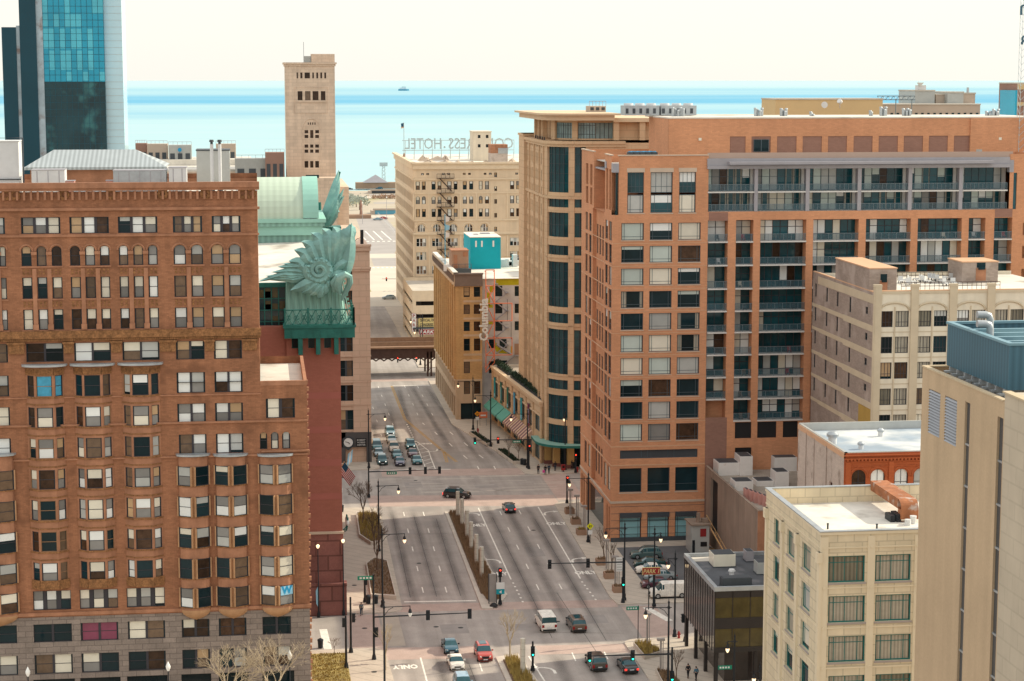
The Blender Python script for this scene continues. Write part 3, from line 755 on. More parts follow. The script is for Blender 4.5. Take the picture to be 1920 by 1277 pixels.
rf=MB();rf.box(-32,XR,YM+.3,YM+20,ZT-1.6,ZT-1.5);rf.box(XR,XW1-.2,YM+.3,YM+20,ZW-1.0,ZW-.9)
rf.build('roof',MATS['roof_white'],B)
pp=MB();pp.box(XR+.02,XW1,YM-.05,YM+.32,ZW-.5,ZW);pp.box(XW1-.35,XW1+.02,YM+.33,YM+20,ZW-1,ZW);pp.box(-32,XR,YM+19.7,YM+20.1,ZT-1.5,ZT-.6)
pp.build('parapet',MATS['terracotta'],B)
# cornice, string courses, spandrel ornament
cn=MB();kk=.0
for(za,zb,pr)in((mz(352),ZT,.55),(mz(357),mz(352),.35),(mz(394),mz(389),.28),(mz(443),mz(439),.16)):
 cn.fbox(F,-32,XR+min(pr,.25),-.1,pr,za,zb)
cn.build('cornice',MATS['terracotta'],B)
md=MB()
for px in range(-20,480,13):u=mu(px,350);md.fbox(F,u-.12,u+.12,.0,.34,mz(374),mz(358))
md.build('modillions',MATS['terracotta'],B)
orn=MB()
for px in(12,28,120,208,305,385,455,470):
 u=mu(px,362);z=mz(364)
 for q in range(10):
  a=2*math.pi*q/10;orn.fbox(F,u+.42*math.cos(a)-.16,u+.42*math.cos(a)+.16,.0,.15+.04*(q%2),z+.42*math.sin(a)-.16,z+.42*math.sin(a)+.16)
for(za,zb,pr)in((mz(632),mz(618),.42),):
 orn.fbox(F,-32,XR+.2,-.1,pr,za,zb);orn.fbox(F,-32,XR+.1,-.1,.25,mz(637),mz(632.3))
for px in range(-20,484,4):u=mu(px,634);orn.fbox(F,u-.07,u+.07,.0,.36,mz(636.6),mz(633))
for(a,b)in((15,46),(119.5,138),(208.5,228),(300,330),(384,402),(455,482)):
 u0,u1=mu(a,650),mu(b,650);orn.fbox(F,u0,u1,-.1,.2,mz(660),mz(638));orn.fbox(F,u0-.1,u1+.1,-.1,.34,mz(642.5),mz(638.2))
rng=random.Random(9)
for gcol in colsC[:5]:
 for za,zb in((mz(515),mz(500.5)),(mz(575),mz(561.5))):
  u0,u1=mu(gcol[0][0],545),mu(gcol[-1][1],545);n=max(6,int((u1-u0)/.42))
  for q in range(n):
   uu=u0+(u1-u0)*(q+.5)/n
   for zz in(.3,.72):orn.fbox(F,uu-.13,uu+.13,-.02,.05,za+(zb-za)*zz-.12,za+(zb-za)*zz+.12)
orn.build('ornament',MATS['terracotta_dark'],B)
cs=MB()
for(a,b)in((mz(1149),mz(1143)),(mz(793.5,380),mz(790,380))):cs.fbox(F,-32,XW1+.12,-.1,.22,a,b)
cs.fbox(F,XR,XW1+.2,-.1,.28,WZ(530,846.5,YM),WZ(530,843.5,YM))
cs.fbox(F,-32,XR+.05,-.1,.14,mz(744),mz(741.5));cs.fbox(F,-32,XW1,-.1,.18,mz(860),mz(857))
for gcol in colsC:
 for(a,b)in gcol:
  u0,u1=mu(a,545),mu(b,545);c=(u0+u1)/2;r=(u1-u0)/2+.14;zc=zB[1]-(u1-u0)/2
  pth=[F.p(c-r*math.cos(math.pi*q/8),.03,zc+r*math.sin(math.pi*q/8))for q in range(9)]
  cs.tube(pth,.1,4)
 for(a,b),(c,d)in zip(gcol,gcol[1:]):
  m=mu((b+c)/2,545);cs.fbox(F,m-.3,m+.3,-.02,.2,mz(476),mz(470));cs.fbox(F,m-.22,m+.22,-.02,.12,zD[0],mz(502));cs.fbox(F,m-.3,m+.3,-.02,.25,zD[0],zD[0]+.6)
 u0,u1=mu(gcol[0][0],545)-.15,mu(gcol[-1][1],545)+.15
 for z in(zB[0],zC[0],zD[0],zA[0]):cs.fbox(F,u0,u1,-.02,.1,z-.16,z-.02)
cs.build('string_course',MATS['terracotta'],B)
ag=MB()
for q in range(46):
 z=.5+q*.8
 ag.box(XW1,XW1+.12+.06*(q%3),YM-.02,YM+.5,z,z+.42)
ag.build('quoin',MATS['terracotta'],B)
# angled bays
def angled_bay(a,b,ztop,zbot,rows):
 u0,u1=mu(a,950),mu(b,950);w=u1-u0;P=.85
 pl=[(u0,0),(u0+.25*w,P),(u1-.25*w,P),(u1,0)]
 mbw=MB()
 for i in range(3):
  FF,l=chord(F,*pl[i],*pl[i+1])
  ei=.14 if i==1 else.20;hh=[]
  for rz in rows:
   z0,z1=rz;hh.append((ei,l-ei*(.7 if i!=1 else 1),z0,z1))
   window(B,FF,hh[-1][0],hh[-1][1],z0,z1,1,'frame_wood' if rngm.random()<.25 else 'frame_dark',dep=.1,name='bay_window',rng=rngm,tint=('blind_cyan' if(rz is zF and a<60 and i>0)else None))
  wall_faces(mbw,FF,0,l,zbot,ztop,hh,.13,0,0)
  for rz in rows:mbw.fbox(FF,-.03,l+.03,-.05,.1,rz[0]-.17,rz[0]-.02,1);mbw.fbox(FF,0,l,-.05,.07,rz[1]+.28,rz[1]+.4,1)
  mbw.fbox(FF,0,l,-.05,.09,zbot,zbot+1.0,1);mbw.fbox(FF,0,l,-.05,.09,ztop-.95,ztop-.2,1)
  for q in range(7):mbw.fbox(FF,l*(q+.3)/7,l*(q+.7)/7,.0,.14,ztop-.8,ztop-.35,1)
 mbw.face([F.p(u,d,zbot)for u,d in pl],0)
 mbw.build('bay',[MATS['terracotta'],MATS['terracotta_dark']],B)
 cap=MB();c=(u0+u1)/2;n=10;r=w/2+.45
 top=[(c-r*math.cos(math.pi*q/n),(P+.45)*math.sin(math.pi*q/n)**.7)for q in range(n+1)]
 pts=[F.p(u,d,0)[:2]for u,d in top];cap.prism(pts,ztop,ztop+.22)
 cap.build('bay_cap',MATS['metal_galv'],B)
for a,b in bays:angled_bay(a,b,mz(683),mz(1097),[zF,zG,zH,zI,zJ,zK,zL])
def round_bay(a,b,py,ztop,zbot,rows):
 u0,u1=mu(a,py)-.12,mu(b,py)+.12;w=u1-u0;P=.95;n=8
 pl=[(u0+w*(.5-.5*math.cos(math.pi*q/n)),P*math.sin(math.pi*q/n)**.8)for q in range(n+1)]
 mbw=MB();hi=[(0,4),(4,8)]
 zs=sorted(rows);lev=[(zbot,zs[0][0])]+[(zs[i][1],zs[i+1][0])for i in range(len(zs)-1)]+[(zs[-1][1],ztop)]
 for za,zb in lev:
  for q in range(n):
   FF,l=chord(F,*pl[q],*pl[q+1]);mbw.fquad(FF,0,l,0,za,zb,0)
   mbw.fbox(FF,-.02,l+.02,-.05,.08,zb-.12,zb,1)
 for(za,zb)in zs:
  for i,j in hi:
   FF,l=chord(F,*pl[i],*pl[j])
   window(B,FF,.16 if i==0 else.10,l-.10 if i==0 else l-.16,za,zb,1,'frame_dark',dep=-.30,d=-.0,name='bay_window',rng=rngm)
   mbw.fbox(FF,0,.15,-.3,.36,za,zb,2);mbw.fbox(FF,l-.15,l,-.3,.36,za,zb,2)
  mbw.face([F.p(u,d,za)for u,d in pl],0);mbw.face([F.p(u,d,zb)for u,d in pl],0)
 m=(u0+u1)/2
 for q in range(5):
  s0,s1=1-(q/5)**2.4,1-((q+1)/5)**2.4
  for k in range(n):
   A=[(m+(pl[k][0]-m)*s,pl[k][1]*s)for s in(s0,s1)];C=[(m+(pl[k+1][0]-m)*s,pl[k+1][1]*s)for s in(s0,s1)]
   z0,z1=zbot-q*.26,zbot-(q+1)*.26
   mbw.face([F.p(*A[0],z0),F.p(*C[0],z0),F.p(*C[1],z1),F.p(*A[1],z1)],2)
 mbw.build('bay',[MATS['terracotta'],MATS['terracotta_dark'],MATS['corbel']],B)
 cap=MB();pts=[F.p(m+(u-m)*1.14,d*1.25+.12*(d>.01),0)[:2]for u,d in pl];cap.prism(pts,ztop,ztop+.2)
 cap.build('bay_cap',MATS['metal_galv'],B)
zbb=WZ(430,1143,YM)
for a,b in((337.5,390),(407,461),(489.5,545.5),(-40,26.5)):
 round_bay(a,b,950,WZ((a+b)/2,853,YM),zbb+.25,[zI,zJ,zK,zL,zM])
W_SMALL=[]
for(u0,u1,z0,z1,k)in wins:
 small=k.pop('small',False);fr=k.pop('frame','frame_dark')
 nm='arched_window' if(abs(z1-zB[1])<.01 or abs(z1-az[1])<.01)else 'window'
 tint=None
 if abs(z1-zN[1])<.01 and abs(u0-mu(151.5,1190))<.1:tint='blind_magenta'
 window(B,F,u0,u1,z0,z1,frame=fr,dep=.25,name=nm,rng=rngm,tint=tint,blind=(.97 if abs(z1-az[1])<.01 else.78 if z0>ZGR else.45),**k)
ua,ub=mu(489.5,950)-.12,mu(545.5,950)+.12;FW,lw=chord(F,(ua+ub)/2,.95,ub,0)
bw=MB();bw.fquad(FW,.24,lw-.27,.36,(zM[0]+zM[1])/2,zM[1]-.08);sgo=bw.build('window_sign',MATS['flag_cyan'],B)
lettering('W',1.15,MATS['sign_blue'],sgo,FW.p(lw/2,.375,zM[1]*.75+zM[0]*.25-.03),(*FW.d,0),(0,0,1),.005,.05)
sf=MB()
for(a,b)in[(62,140),(150,226),(238,314),(340,396),(410,466),(492,552)]:
 u0,u1=mu(a,1268),mu(b,1268);sf.fquad(F,u0,u1,-.35,.5,mz(1268));
sf.build('shop_glass',MATS['glass_dark'],B)
# roof plant of the brown block ------------------------------------------------
def rooftop(Y0,*pxs):return[W(a,b,Y0)for a,b in pxs]
YP=YM+9
x0,zr0=W(45,314,YP);x1,_=W(312,314,YP);xa,zr1=W(100,281,YP+4);xb,_=W(254,281,YP+4)
P=thing('roof_penthouse','penthouse under a pale ribbed hipped metal roof on the brown block','penthouse',((x0+x1)/2,YP+4,ZT-1.5))
h=MB();h.box(x0+.6,x1-.6,YP+.6,YP+8,ZT-1.5,zr0);h.build('wall',MATS['terracotta'],P)
h=MB();A,Bq,C,D=(x0,YP,zr0),(x1,YP,zr0),(x1,YP+8.6,zr0),(x0,YP+8.6,zr0);E1,E2=(xa,YP+4.3,zr1),(xb,YP+4.3,zr1)
h.face([A,Bq,E2,E1]);h.face([C,D,E1,E2]);h.face([D,A,E1]);h.face([Bq,C,E2]);h.box(x0-.05,x1+.05,YP-.06,YP-.003,zr0-.3,zr0)
h.build('roof',MATS['metal_roof'],P)
def box_thing(name,label,cat,x0,x1,y0,y1,z0,z1,mat,bev=.0,group=None,extra=None):
 t=thing(name,label,cat,((x0+x1)/2,(y0+y1)/2,z0),0,group);m=MB();m.box(x0,x1,y0,y1,z0,z1);o=m.build('body',MATS[mat],t)
 if extra:extra(t,x0,x1,y0,y1,z0,z1)
 return t
zb_=ZT-1.5
def panel_seams(t,x0,x1,y0,y1,z0,z1):
 m=MB();n=max(2,int((x1-x0)/1.0))
 for k in range(n):u=x0+(x1-x0)*(k+.5)/n;m.box(u-.04,u+.04,y0-.03,y0-.002,z0+.1,z1-.1)
 m.box(x0-.05,x1+.05,y0-.06,y1+.05,z1,z1+.06);m.build('ribs',MATS['steel_grey'],t)
def pipe_on(t,x0,x1,y0,y1,z0,z1):
 m=MB();m.tube([(x0+.3,y0-.25,z0),(x0+.3,y0-.25,z1+.4),(x1+.5,y0-.25,z1+.4),(x1+.5,y0-.25,z0)],.09,6);m.tube([(x0+.9,y0-.15,z0),(x0+.9,y0-.15,z1*.3+z0*.7),(x1+.2,y0-.15,z1*.3+z0*.7)],.07,6);m.build('pipe',MATS['steel_dark'],t)
 m=MB();m.box(x0-.1,x1+.1,y0-.1,y1+.1,z1,z1+.1);m.build('lid',MATS['metal_white'],t)
c=W(0,335,YM+4);d=W(36,265,YM+4)
box_thing('cooling_unit','white cooling unit wrapped in dark pipes at the left end of the roof','roof unit',c[0]-1.5,d[0],YM+3,YM+6,zb_,d[1],'metal_white',extra=pipe_on)
for lab,a,b,top,mt in(('white faceted air duct lying along the roof edge left of the fans',60,122,318,'metal_white'),('long ribbed grey air handler along the roof edge',213,312,320,'metal_galv'),('plain white cabinet right of the ribbed air handler',317,350,315,'metal_white')):
 u0=WX(a,330,YM+3.5);u1=WX(b,330,YM+3.5)
 box_thing('air_handler',lab,'roof unit',u0,u1,YM+3,YM+5.5,zb_,WZ(200,top,YM+3.5),mt,extra=panel_seams)
for k,(px,lab)in enumerate(((149,'round roof fan cowl left of the long air handler'),(186,'round roof fan cowl just left of the ribbed air handler'))):
 u=WX(px,335,YM+3.2);t=thing('roof_fan',lab,'fan',(u,YM+3.2,zb_),0,'roof fan cowls');m=MB()
 m.lathe(u,YM+3.2,[(.75,zb_),(.75,zb_+.4),(.62,zb_+.7),(.35,zb_+.95),(.02,zb_+1.05)],12);m.build('cowl',MATS['metal_galv'],t,True)
for px,lab in((130,'red brown vent box beside the left fan cowl'),(207,'red brown vent box between the fan cowl and the ribbed air handler')):
 u=WX(px,335,YM+3.2);box_thing('vent_box',lab,'vent',u-.5,u+.5,YM+3.4,YM+4.6,zb_,zb_+1.5,'pink_metal',group='roof vent boxes',extra=panel_seams)
for px,lab in((396.5,'left of two tall white flue pipes on the brown block'),(411.5,'right of two tall white flue pipes on the brown block')):
 u,zt=W(px,262,YM+5);t=thing('flue_pipe',lab,'chimney',(u,YM+5,zb_),0,'white flue pipes');m=MB()
 m.cyl(u,YM+5,zb_+.5,zt-.5,.19,.19,10);m.build('pipe',MATS['metal_white'],t,True)
 m=MB();m.cyl(u,YM+5,zt-.5,zt-.25,.15,.15,8);m.cyl(u,YM+5,zt-.25,zt,.27,.22,10);m.build('cap',MATS['steel_dark'],t)
 m=MB();m.cyl(u,YM+5,zb_,zb_+.5,.32,.26,10);m.build('base',MATS['steel_dark'],t)
c=W(368,283,YM+14);d=W(431,335,YM+14)
def coping(t,x0,x1,y0,y1,z0,z1):
 m=MB();m.box(x0-.06,x1+.06,y0-.06,y1+.06,z1,z1+.14);m.build('coping',MATS['steel_dark'],t)
box_thing('roof_hut','plain pale stair head with a dark coping behind the flue pipes','roof hut',c[0],d[0],YM+14,YM+18,zb_,c[1],'blind_grey',extra=coping)
# ------------------------------------------------------------------ helpers for plain building shells
def shell(parent,x0,x1,y0,y1,z1,mats,west=(),north=(),z0=0,reveal=.3,roof='roof_pale',parapet=1.0,wz0=None,skip='',name='wall'):
 """box building with openings in the west (Y=y0) and north (X=x0) walls, flat roof behind a parapet"""
 m=MB()
 wall_faces(m,WF(y0),x0,x1,z0,z1,west,reveal,0)
 wall_faces(m,NF(x0),y0,y1,z0,z1,north,reveal,1 if len(mats)>1 else 0)
 m.face([(x1,y0,z0),(x1,y1,z0),(x1,y1,z1),(x1,y0,z1)]);m.face([(x0,y1,z0),(x1,y1,z0),(x1,y1,z1),(x0,y1,z1)])
 w=m.build(name,[MATS[q]for q in mats],parent)
 t=.35
 r=MB();r.box(x0+t,x1-t,y0+t,y1-t,z1-parapet-.1,z1-parapet);r.build('roof',MATS[roof],parent)
 if parapet>.05:
  pm=MB()
  for(a,b,c,d)in((x0+.002,x1-.002,y0+.002,y0+t),(x0+.002,x1-.002,y1-t,y1-.002),(x0+.002,x0+t,y0+t,y1-t),(x1-t,x1-.002,y0+t,y1-t)):
   pm.box(a,b,c,d,z1-parapet,z1+.03)
  pm.build('parapet',MATS[mats[0]],parent)
 return w
 # ------------------------------------------------------------------ red brick library with green copper roof ornaments
YL=254.5;FL=WF(YL)
XL1=WX(641,900,YL);XLc=WX(537,640,YL);ZB=WZ(590,655,YL)
B=thing('library','deep red brick library tower under a green copper cornice and leafy finial','building',(0,YL,0))
ZBAND=WZ(600,1001,YL);ZGB=WZ(600,1093,YL)
hl=[(WX(a,645,YL),WX(b,645,YL),WZ(570,653,YL),WZ(570,633,YL))for a,b in((547,559),(578,590),(608,621))]
m=MB();wall_faces(m,FL,XLc,XL1,ZBAND,WZ(600,612,YL),hl,.4,0)
for z in(WZ(600,742,YL),WZ(600,806,YL),WZ(600,868,YL),WZ(600,931,YL)):m.fbox(FL,XLc,XL1,-.1,.025,z-.42,z+.42,1)
m.fbox(FL,XLc-12,XL1+.22,-.2,.22,ZBAND-.02,ZBAND+.3,2)
m.fbox(FL,XLc-12,XL1+.08,-1,.06,ZGB,ZBAND-.021,3)
m.fbox(FL,XLc-12,XL1+.45,-1,.5,0,ZGB-.003,4);m.fbox(FL,XLc-12,XL1+.5,-1,.6,ZGB-.35,ZGB-.001,4)
m.box(XLc-25,XL1,YL+.5,YL+60,0,WZ(600,612,YL)-.01,0)
m.build('wall',[MATS['library_brick'],MATS['library_brick_band'],MATS['stone_trim'],MATS['library_granite'],MATS['library_granite']],B)
for h in hl:window(B,FL,*h,frame='copper_dark',dep=.3,blind=0,rails=())
# green metal balcony and lean-to roof
Zb0,Zb1,Zr,Zc=WZ(600,631,YL),WZ(600,612,YL),WZ(600,578,YL),WZ(590,518,YL)
bx0,bx1=WX(534,600,YL),WX(641,600,YL)
m=MB();PB=1.6
m.box(bx0-.1,bx1+1.6,YL-PB,YL+8,Zb0,Zb1);m.box(bx0-.25,bx1+1.75,YL-PB-.15,YL+8,Zb1,Zb1+.35)
for k in range(9):
 u=bx0+(bx1-bx0)*k/8;m.box(u-.06,u+.06,YL-PB-.06,YL-PB-.002,Zb0+.15,Zb1-.1)
m.build('cornice',MATS['copper_dark'],B)
m=MB()
for a in(563,596,630):
 u=WX(a,640,YL);m.box(u-.28,u+.28,YL-PB+.1,YL+.1,WZ(600,662,YL),Zb0);m.box(u-.28,u+.28,YL-.6,YL+.05,WZ(600,663,YL),WZ(600,655,YL))
m.build('bracket',MATS['copper_dark'],B)
rl=MB();z0=Zb1+.35
def lattice(a,b,z0,z1):
 A,Bv=Vector(a),Vector(b);n=max(1,int((Bv-A).length/.9))
 rl.tube([(*A.xy,z0+.1),(*Bv.xy,z0+.1)],.05,4);rl.tube([(*A.xy,z1),(*Bv.xy,z1)],.07,4)
 for k in range(n):
  p,q=A.lerp(Bv,k/n),A.lerp(Bv,(k+1)/n)
  rl.tube([(p.x,p.y,z0+.1),(q.x,q.y,z1)],.05,4);rl.tube([(q.x,q.y,z0+.1),(p.x,p.y,z1)],.05,4)
  c=(p+q)/2;rl.tube([(c.x+.3*math.cos(t)*(q.x-p.x)/.9,c.y+.3*math.cos(t)*(q.y-p.y)/.9,(z0+z1)/2+.3*math.sin(t))for t in[2*math.pi*i/8 for i in range(9)]],.04,4)
 for k in range(4):p=A.lerp(Bv,k/3);rl.box(p.x-.1,p.x+.1,p.y-.1,p.y+.1,z0,z1+.25)
lattice((bx0,YL-PB,0),(bx1+1.5,YL-PB,0),z0,Zr);lattice((bx1+1.5,YL-PB,0),(bx1+1.5,YL+7,0),z0,Zr)
rl.build('railing',MATS['copper_dark'],B)
m=MB();rx1=WX(640,560,YL)
m.face([(bx0+.1,YL-.4,z0),(rx1,YL-.4,z0),(rx1-.05,YL+.6,Zc),(bx0+.2,YL+.6,Zc)])
m.face([(rx1,YL-.4,z0),(rx1+1.1,YL+6,z0),(rx1-.6,YL+6,Zc),(rx1-.05,YL+.6,Zc)]);m.face([(bx0+.2,YL+.6,Zc),(rx1-.05,YL+.6,Zc),(rx1-.6,YL+6,Zc),(bx0+.2,YL+6,Zc)])
for k in range(15):
 u=bx0+.3+(rx1-bx0-.5)*k/14;m.tube([(u,YL-.45,z0),(u,YL+.55,Zc)],.05,4)
m.build('standing_seam_roof',MATS['copper_pale'],B)
m=MB()
for q in range(3):
 o=q*.45;m.tube([(rx1+.2+o*.9,YL-.6,z0+.2),(rx1-.2+o*.4,YL+1.2+o,Zc+.2)],.07,5)
for k in range(12):
 t=k/11;m.box(rx1+1.25-t*1.0,rx1+1.5-t*1.0,YL+.2+t*3,YL+.5+t*3,z0+(Zc-z0)*t,z0+(Zc-z0)*t+.3)
m.build('hip_crest',MATS['copper_pale'],B)
# dark glazed wall between the tower and the brown block
gx0,gx1=WX(470,600,YL+2),WX(536,600,YL+2);gz0,gz1=WZ(500,668,YL+2),WZ(500,538,YL+2);FG=WF(YL+2)
m=MB();m.fquad(FG,gx0,gx1,0,gz0-20,gz1);m.build('glass_wall',MATS['gold_glass' if False else 'tower_deep'],B)
m=MB()
for k in range(6):u=gx0+(gx1-gx0)*k/5;m.fbox(FG,u-.06,u+.06,.0,.12,gz0-20,gz1)
for k in range(9):z=gz1-(gz1-gz0)*k/6;m.fbox(FG,gx0,gx1,.0,.10,z-.05,z+.05)
m.fbox(FG,gx0,gx1+.1,-.2,.35,gz1,gz1+.55);m.build('mullions',MATS['copper_dark'],B)
m=MB();rng=random.Random(4)
for k in range(26):
 i,j=rng.randrange(5),rng.randrange(6);u=gx0+(gx1-gx0)*i/5;z=gz0+(gz1-gz0)*j/6
 m.fquad(FG,u+.1,u+(gx1-gx0)/5-.1,.02,z+.1,z+(gz1-gz0)/6*rng.uniform(.4,.95))
m.build('gold_pane',MATS['gold_glass'],B)  # random panes tinted gold; the lit look is colour alone
# upper roofs: pale sloping roof, green band, barrel vault
Y1,Y2=YL+9,300.0
m=MB();a0=WX(470,520,Y1);a1=WX(605,520,Y1)
m.face([(a0,Y1,WZ(500,531,Y1)),(a1,Y1,WZ(590,526,Y1)),(WX(603,452,Y2),Y2-.5,WZ(590,452,Y2)),(WX(470,456,Y2),Y2-.5,WZ(490,456,Y2))])
m.build('pale_roof',MATS['roof_white'],B)
FV=WF(Y2);vx0,vx1,vx2=WX(455,400,Y2),WX(568,380,Y2),WX(597,380,Y2)
m=MB();zz=[WZ(540,y,Y2)for y in(452,441,424,417,410)]
m.fbox(FV,vx0,vx2+.2,-30,0,zz[0]-6,zz[1],0);m.fbox(FV,vx0,vx2+.6,-30,.4,zz[1],zz[2],1);m.fbox(FV,vx0,vx2+.9,-30,.75,zz[2],zz[3],0);m.fbox(FV,vx0,vx2+1.1,-30,1.0,zz[3],zz[4],1)
m.build('entablature',[MATS['copper_pale'],MATS['vault_edge']],B)
m=MB();zt=WZ(540,336,Y2);RZ=zt-zz[4];n=10
def arcp(k,r=1.0):a=math.pi/2*k/n;return(Y2-.6+RZ*1.25*(1-math.cos(a)*1)*1.0,zz[4]+RZ*math.sin(a)*r)
for k in range(n):
 (ya,za),(yb,zb)=arcp(k),arcp(k+1)
 m.face([(vx0,ya,za),(vx1,ya,za),(vx1,yb,zb),(vx0,yb,zb)],0)
 m.face([(vx1,ya-.25,za+.12),(vx2,ya-.25,za+.12),(vx2,yb-.25,zb+.12),(vx1,yb-.25,zb+.12)],1)
m.face([(vx2,arcp(k)[0]-.25,arcp(k)[1]+.12)for k in range(n+1)]+[(vx2,arcp(n)[0],zz[4])],1)
m.face([(vx1,arcp(k)[0]-.25,arcp(k)[1]+.12)for k in range(n+1)]+[(vx1,arcp(n)[0],zz[4])],1)
m.build('barrel_vault',[MATS['vault_copper'],MATS['vault_edge']],B,True)
m=MB();m.box(XLc-25,a1-.2,Y1+.1,YL+59,36.4,WZ(500,531,Y1)-.2);m.build('upper_wall',MATS['library_brick'],B)
# ornament on the corner: sheaves of leaves rising from a scroll -----------------
OY=YL-.3
def leaf(mb,pts,w0,w1,lean=(0,0),thick=.12,ridge=.28):
 """curved leaf blade: centre line pts (px,py,depth), half widths (px) from w0 at the base swelling to w1 then to a tip"""
 n=9;P=[Vector(p)for p in pts]
 def at(t):
  q=t*(len(P)-1);i=min(int(q),len(P)-2);f=q-i
  p0=P[max(i-1,0)];p1=P[i];p2=P[i+1];p3=P[min(i+2,len(P)-1)]
  return.5*((2*p1)+(p2-p0)*f+(2*p0-5*p1+4*p2-p3)*f*f+(3*p1-p0-3*p2+p3)*f**3)
 rows=[]
 for k in range(n+1):
  t=k/n;c=at(t);tn=(at(min(1,t+.02))-at(max(0,t-.02)));tn.z=0;tn.normalize();nr=Vector((-tn.y,tn.x,0))
  w=(w0+(w1-w0)*math.sin(math.pi*min(1,t*1.05)**.9))*(1-max(0,(t-.72)/.28)**1.6)
  L,Rr=c+nr*w,c-nr*w
  rows.append((orn_pt(L.x,L.y,c.z),orn_pt(c.x,c.y,c.z+ridge),orn_pt(Rr.x,Rr.y,c.z)))
 for a,b in zip(rows,rows[1:]):
  mb.face([a[0],a[1],b[1],b[0]]);mb.face([a[1],a[2],b[2],b[1]])
def orn_pt(px,py,d):
 x,z=W(px,py,OY);return(x,OY-d,z)
m=MB()
T=[(486,527),(497,522),(508,516),(519,508),(529,502),(541,489),(551,468),(565,452),(583,436),(604,428),(624,425),(655,420)]
for i,(tx,ty)in enumerate(T[5:]):
 bx,by=590+i*7,505-1.5*i
 mx,my=(bx+tx)/2+6,(by+ty)/2-4-2*i
 leaf(m,[(bx,by,.4),(mx-3,my+7,.75),((mx+tx)/2+4,(my+ty)/2,.55),(tx,ty,.25)],6,11.5+.5*i,ridge=.5)
leaf(m,[(646,520,.5),(652,490,.9),(656,455,.7),(659,417,.5)],5,12,ridge=.5)
for tx,ty,mx,my in((483,528,530,512),(497,523,540,520),(508,510,545,505),(520,500,550,497),(530,494,560,495),(497,517,535,516)):
 leaf(m,[(588,512,.5),(mx+14,my+3,.7),(mx,my+2,.6),(tx,ty,.3)],4,6.5,ridge=.35)
m.build('foliage_fan',MATS['copper_ornament'],B,True)
m=MB()
for tx,ty,bx,by,w in((544,543,600,525,10),(566,548,605,528,9),(581,553,608,530,8),(596,558,610,532,8),(606,552,613,530,7),(617,540,612,525,6),(655,508,618,520,8),(660,480,624,510,8)):
 leaf(m,[(bx,by,.6),((bx*2+tx)/3,(by*2+ty)/3-3,1.05),((bx+2*tx)/3,(by+2*ty)/3,1.0),(tx,ty,.7)],4,w,ridge=.4)
m.build('acanthus_leaf',MATS['copper_ornament'],B,True)
m=MB();cx,cy=598,505
pth=[]
for k in range(34):
 a=k*.42+2.2;r=4+k*.62;pth.append(orn_pt(cx+r*math.cos(a),cy+r*math.sin(a)*.95,1.25-.012*k))
m.tube(pth,[.2+.012*k for k in range(34)],6);m.face([orn_pt(cx+13*math.cos(2*math.pi*k/14),cy+12*math.sin(2*math.pi*k/14),.95)for k in range(14)])
for q in range(13):
 a=2*math.pi*q/13-.4;r0,r1=16,25;leaf(m,[(cx+r0*math.cos(a),cy+r0*math.sin(a),1.1),(cx+(r0+5)*math.cos(a),cy+(r0+5)*math.sin(a),1.35),(cx+r1*math.cos(a),cy+r1*math.sin(a),1.15)],2.2,3.6,ridge=.2)
m.build('scroll',MATS['copper_ornament'],B,True)
m=MB()
pth=[orn_pt(*p)for p in((636,548,1.0),(632,532,1.5),(636,518,1.9),(646,512,2.0),(654,516,1.9),(655,528,1.6),(650,540,1.3),(644,552,1.0),(640,562,.9))]
m.tube(pth,[.35,.62,.62,.5,.42,.42,.4,.34,.12],8);pth=[orn_pt(*p)for p in((626,545,.8),(625,528,1.4),(632,514,1.9))];m.tube(pth,[.3,.5,.3],6)
m.build('hooked_finial',MATS['copper_ornament'],B,True)
m=MB()
for k in range(6):m.tube([orn_pt(560+k*16,520,-.5),orn_pt(585+k*11,470-6*k,-.9)],.12,4)
m.build('support_frame',MATS['copper_dark'],B)
# the same sheaf seen edge-on at the next corner
B2=thing('roof_finial','second green copper leaf finial seen edge on behind the library corner','roof ornament',(WX(600,430,318),318,WZ(600,430,318)))
OY=318.0
m=MB()
for k in range(7):
 t=k/6;bx,by=598+18*t,428-6*t;tx,ty=638-10*abs(t-.25),318+64*t
 leaf(m,[(bx,by,.2+k*.3),((bx+tx)/2+3,(by+ty)/2,.5+k*.35),(tx,ty,.2+k*.5)],3,7.5-.3*k,ridge=.35)
for tx,ty in((641,374),(645,365),(644,352),(636,396),(632,405)):leaf(m,[(612,415,1.5),(624,395,2.2),(tx,ty,1.8)],3,6,ridge=.35)
m.build('foliage',MATS['copper_ornament'],B2,True)
m=MB();m.tube([orn_pt(596,432,-.4),orn_pt(614,385,-.3),orn_pt(637,322,-.2)],[.55,.4,.2],5);m.tube([orn_pt(599,380,-1),orn_pt(601,432,-1)],.3,5)
for k in range(5):m.tube([orn_pt(604+k*7,428-k*5,-.3),orn_pt(612+k*5,392-k*9,.2)],.12,4)
m.box(WX(594,430,318)-.2,WX(640,430,318),318,322,WZ(600,445,318),WZ(600,426,318));m.build('support_frame',MATS['copper_dark'],B2)
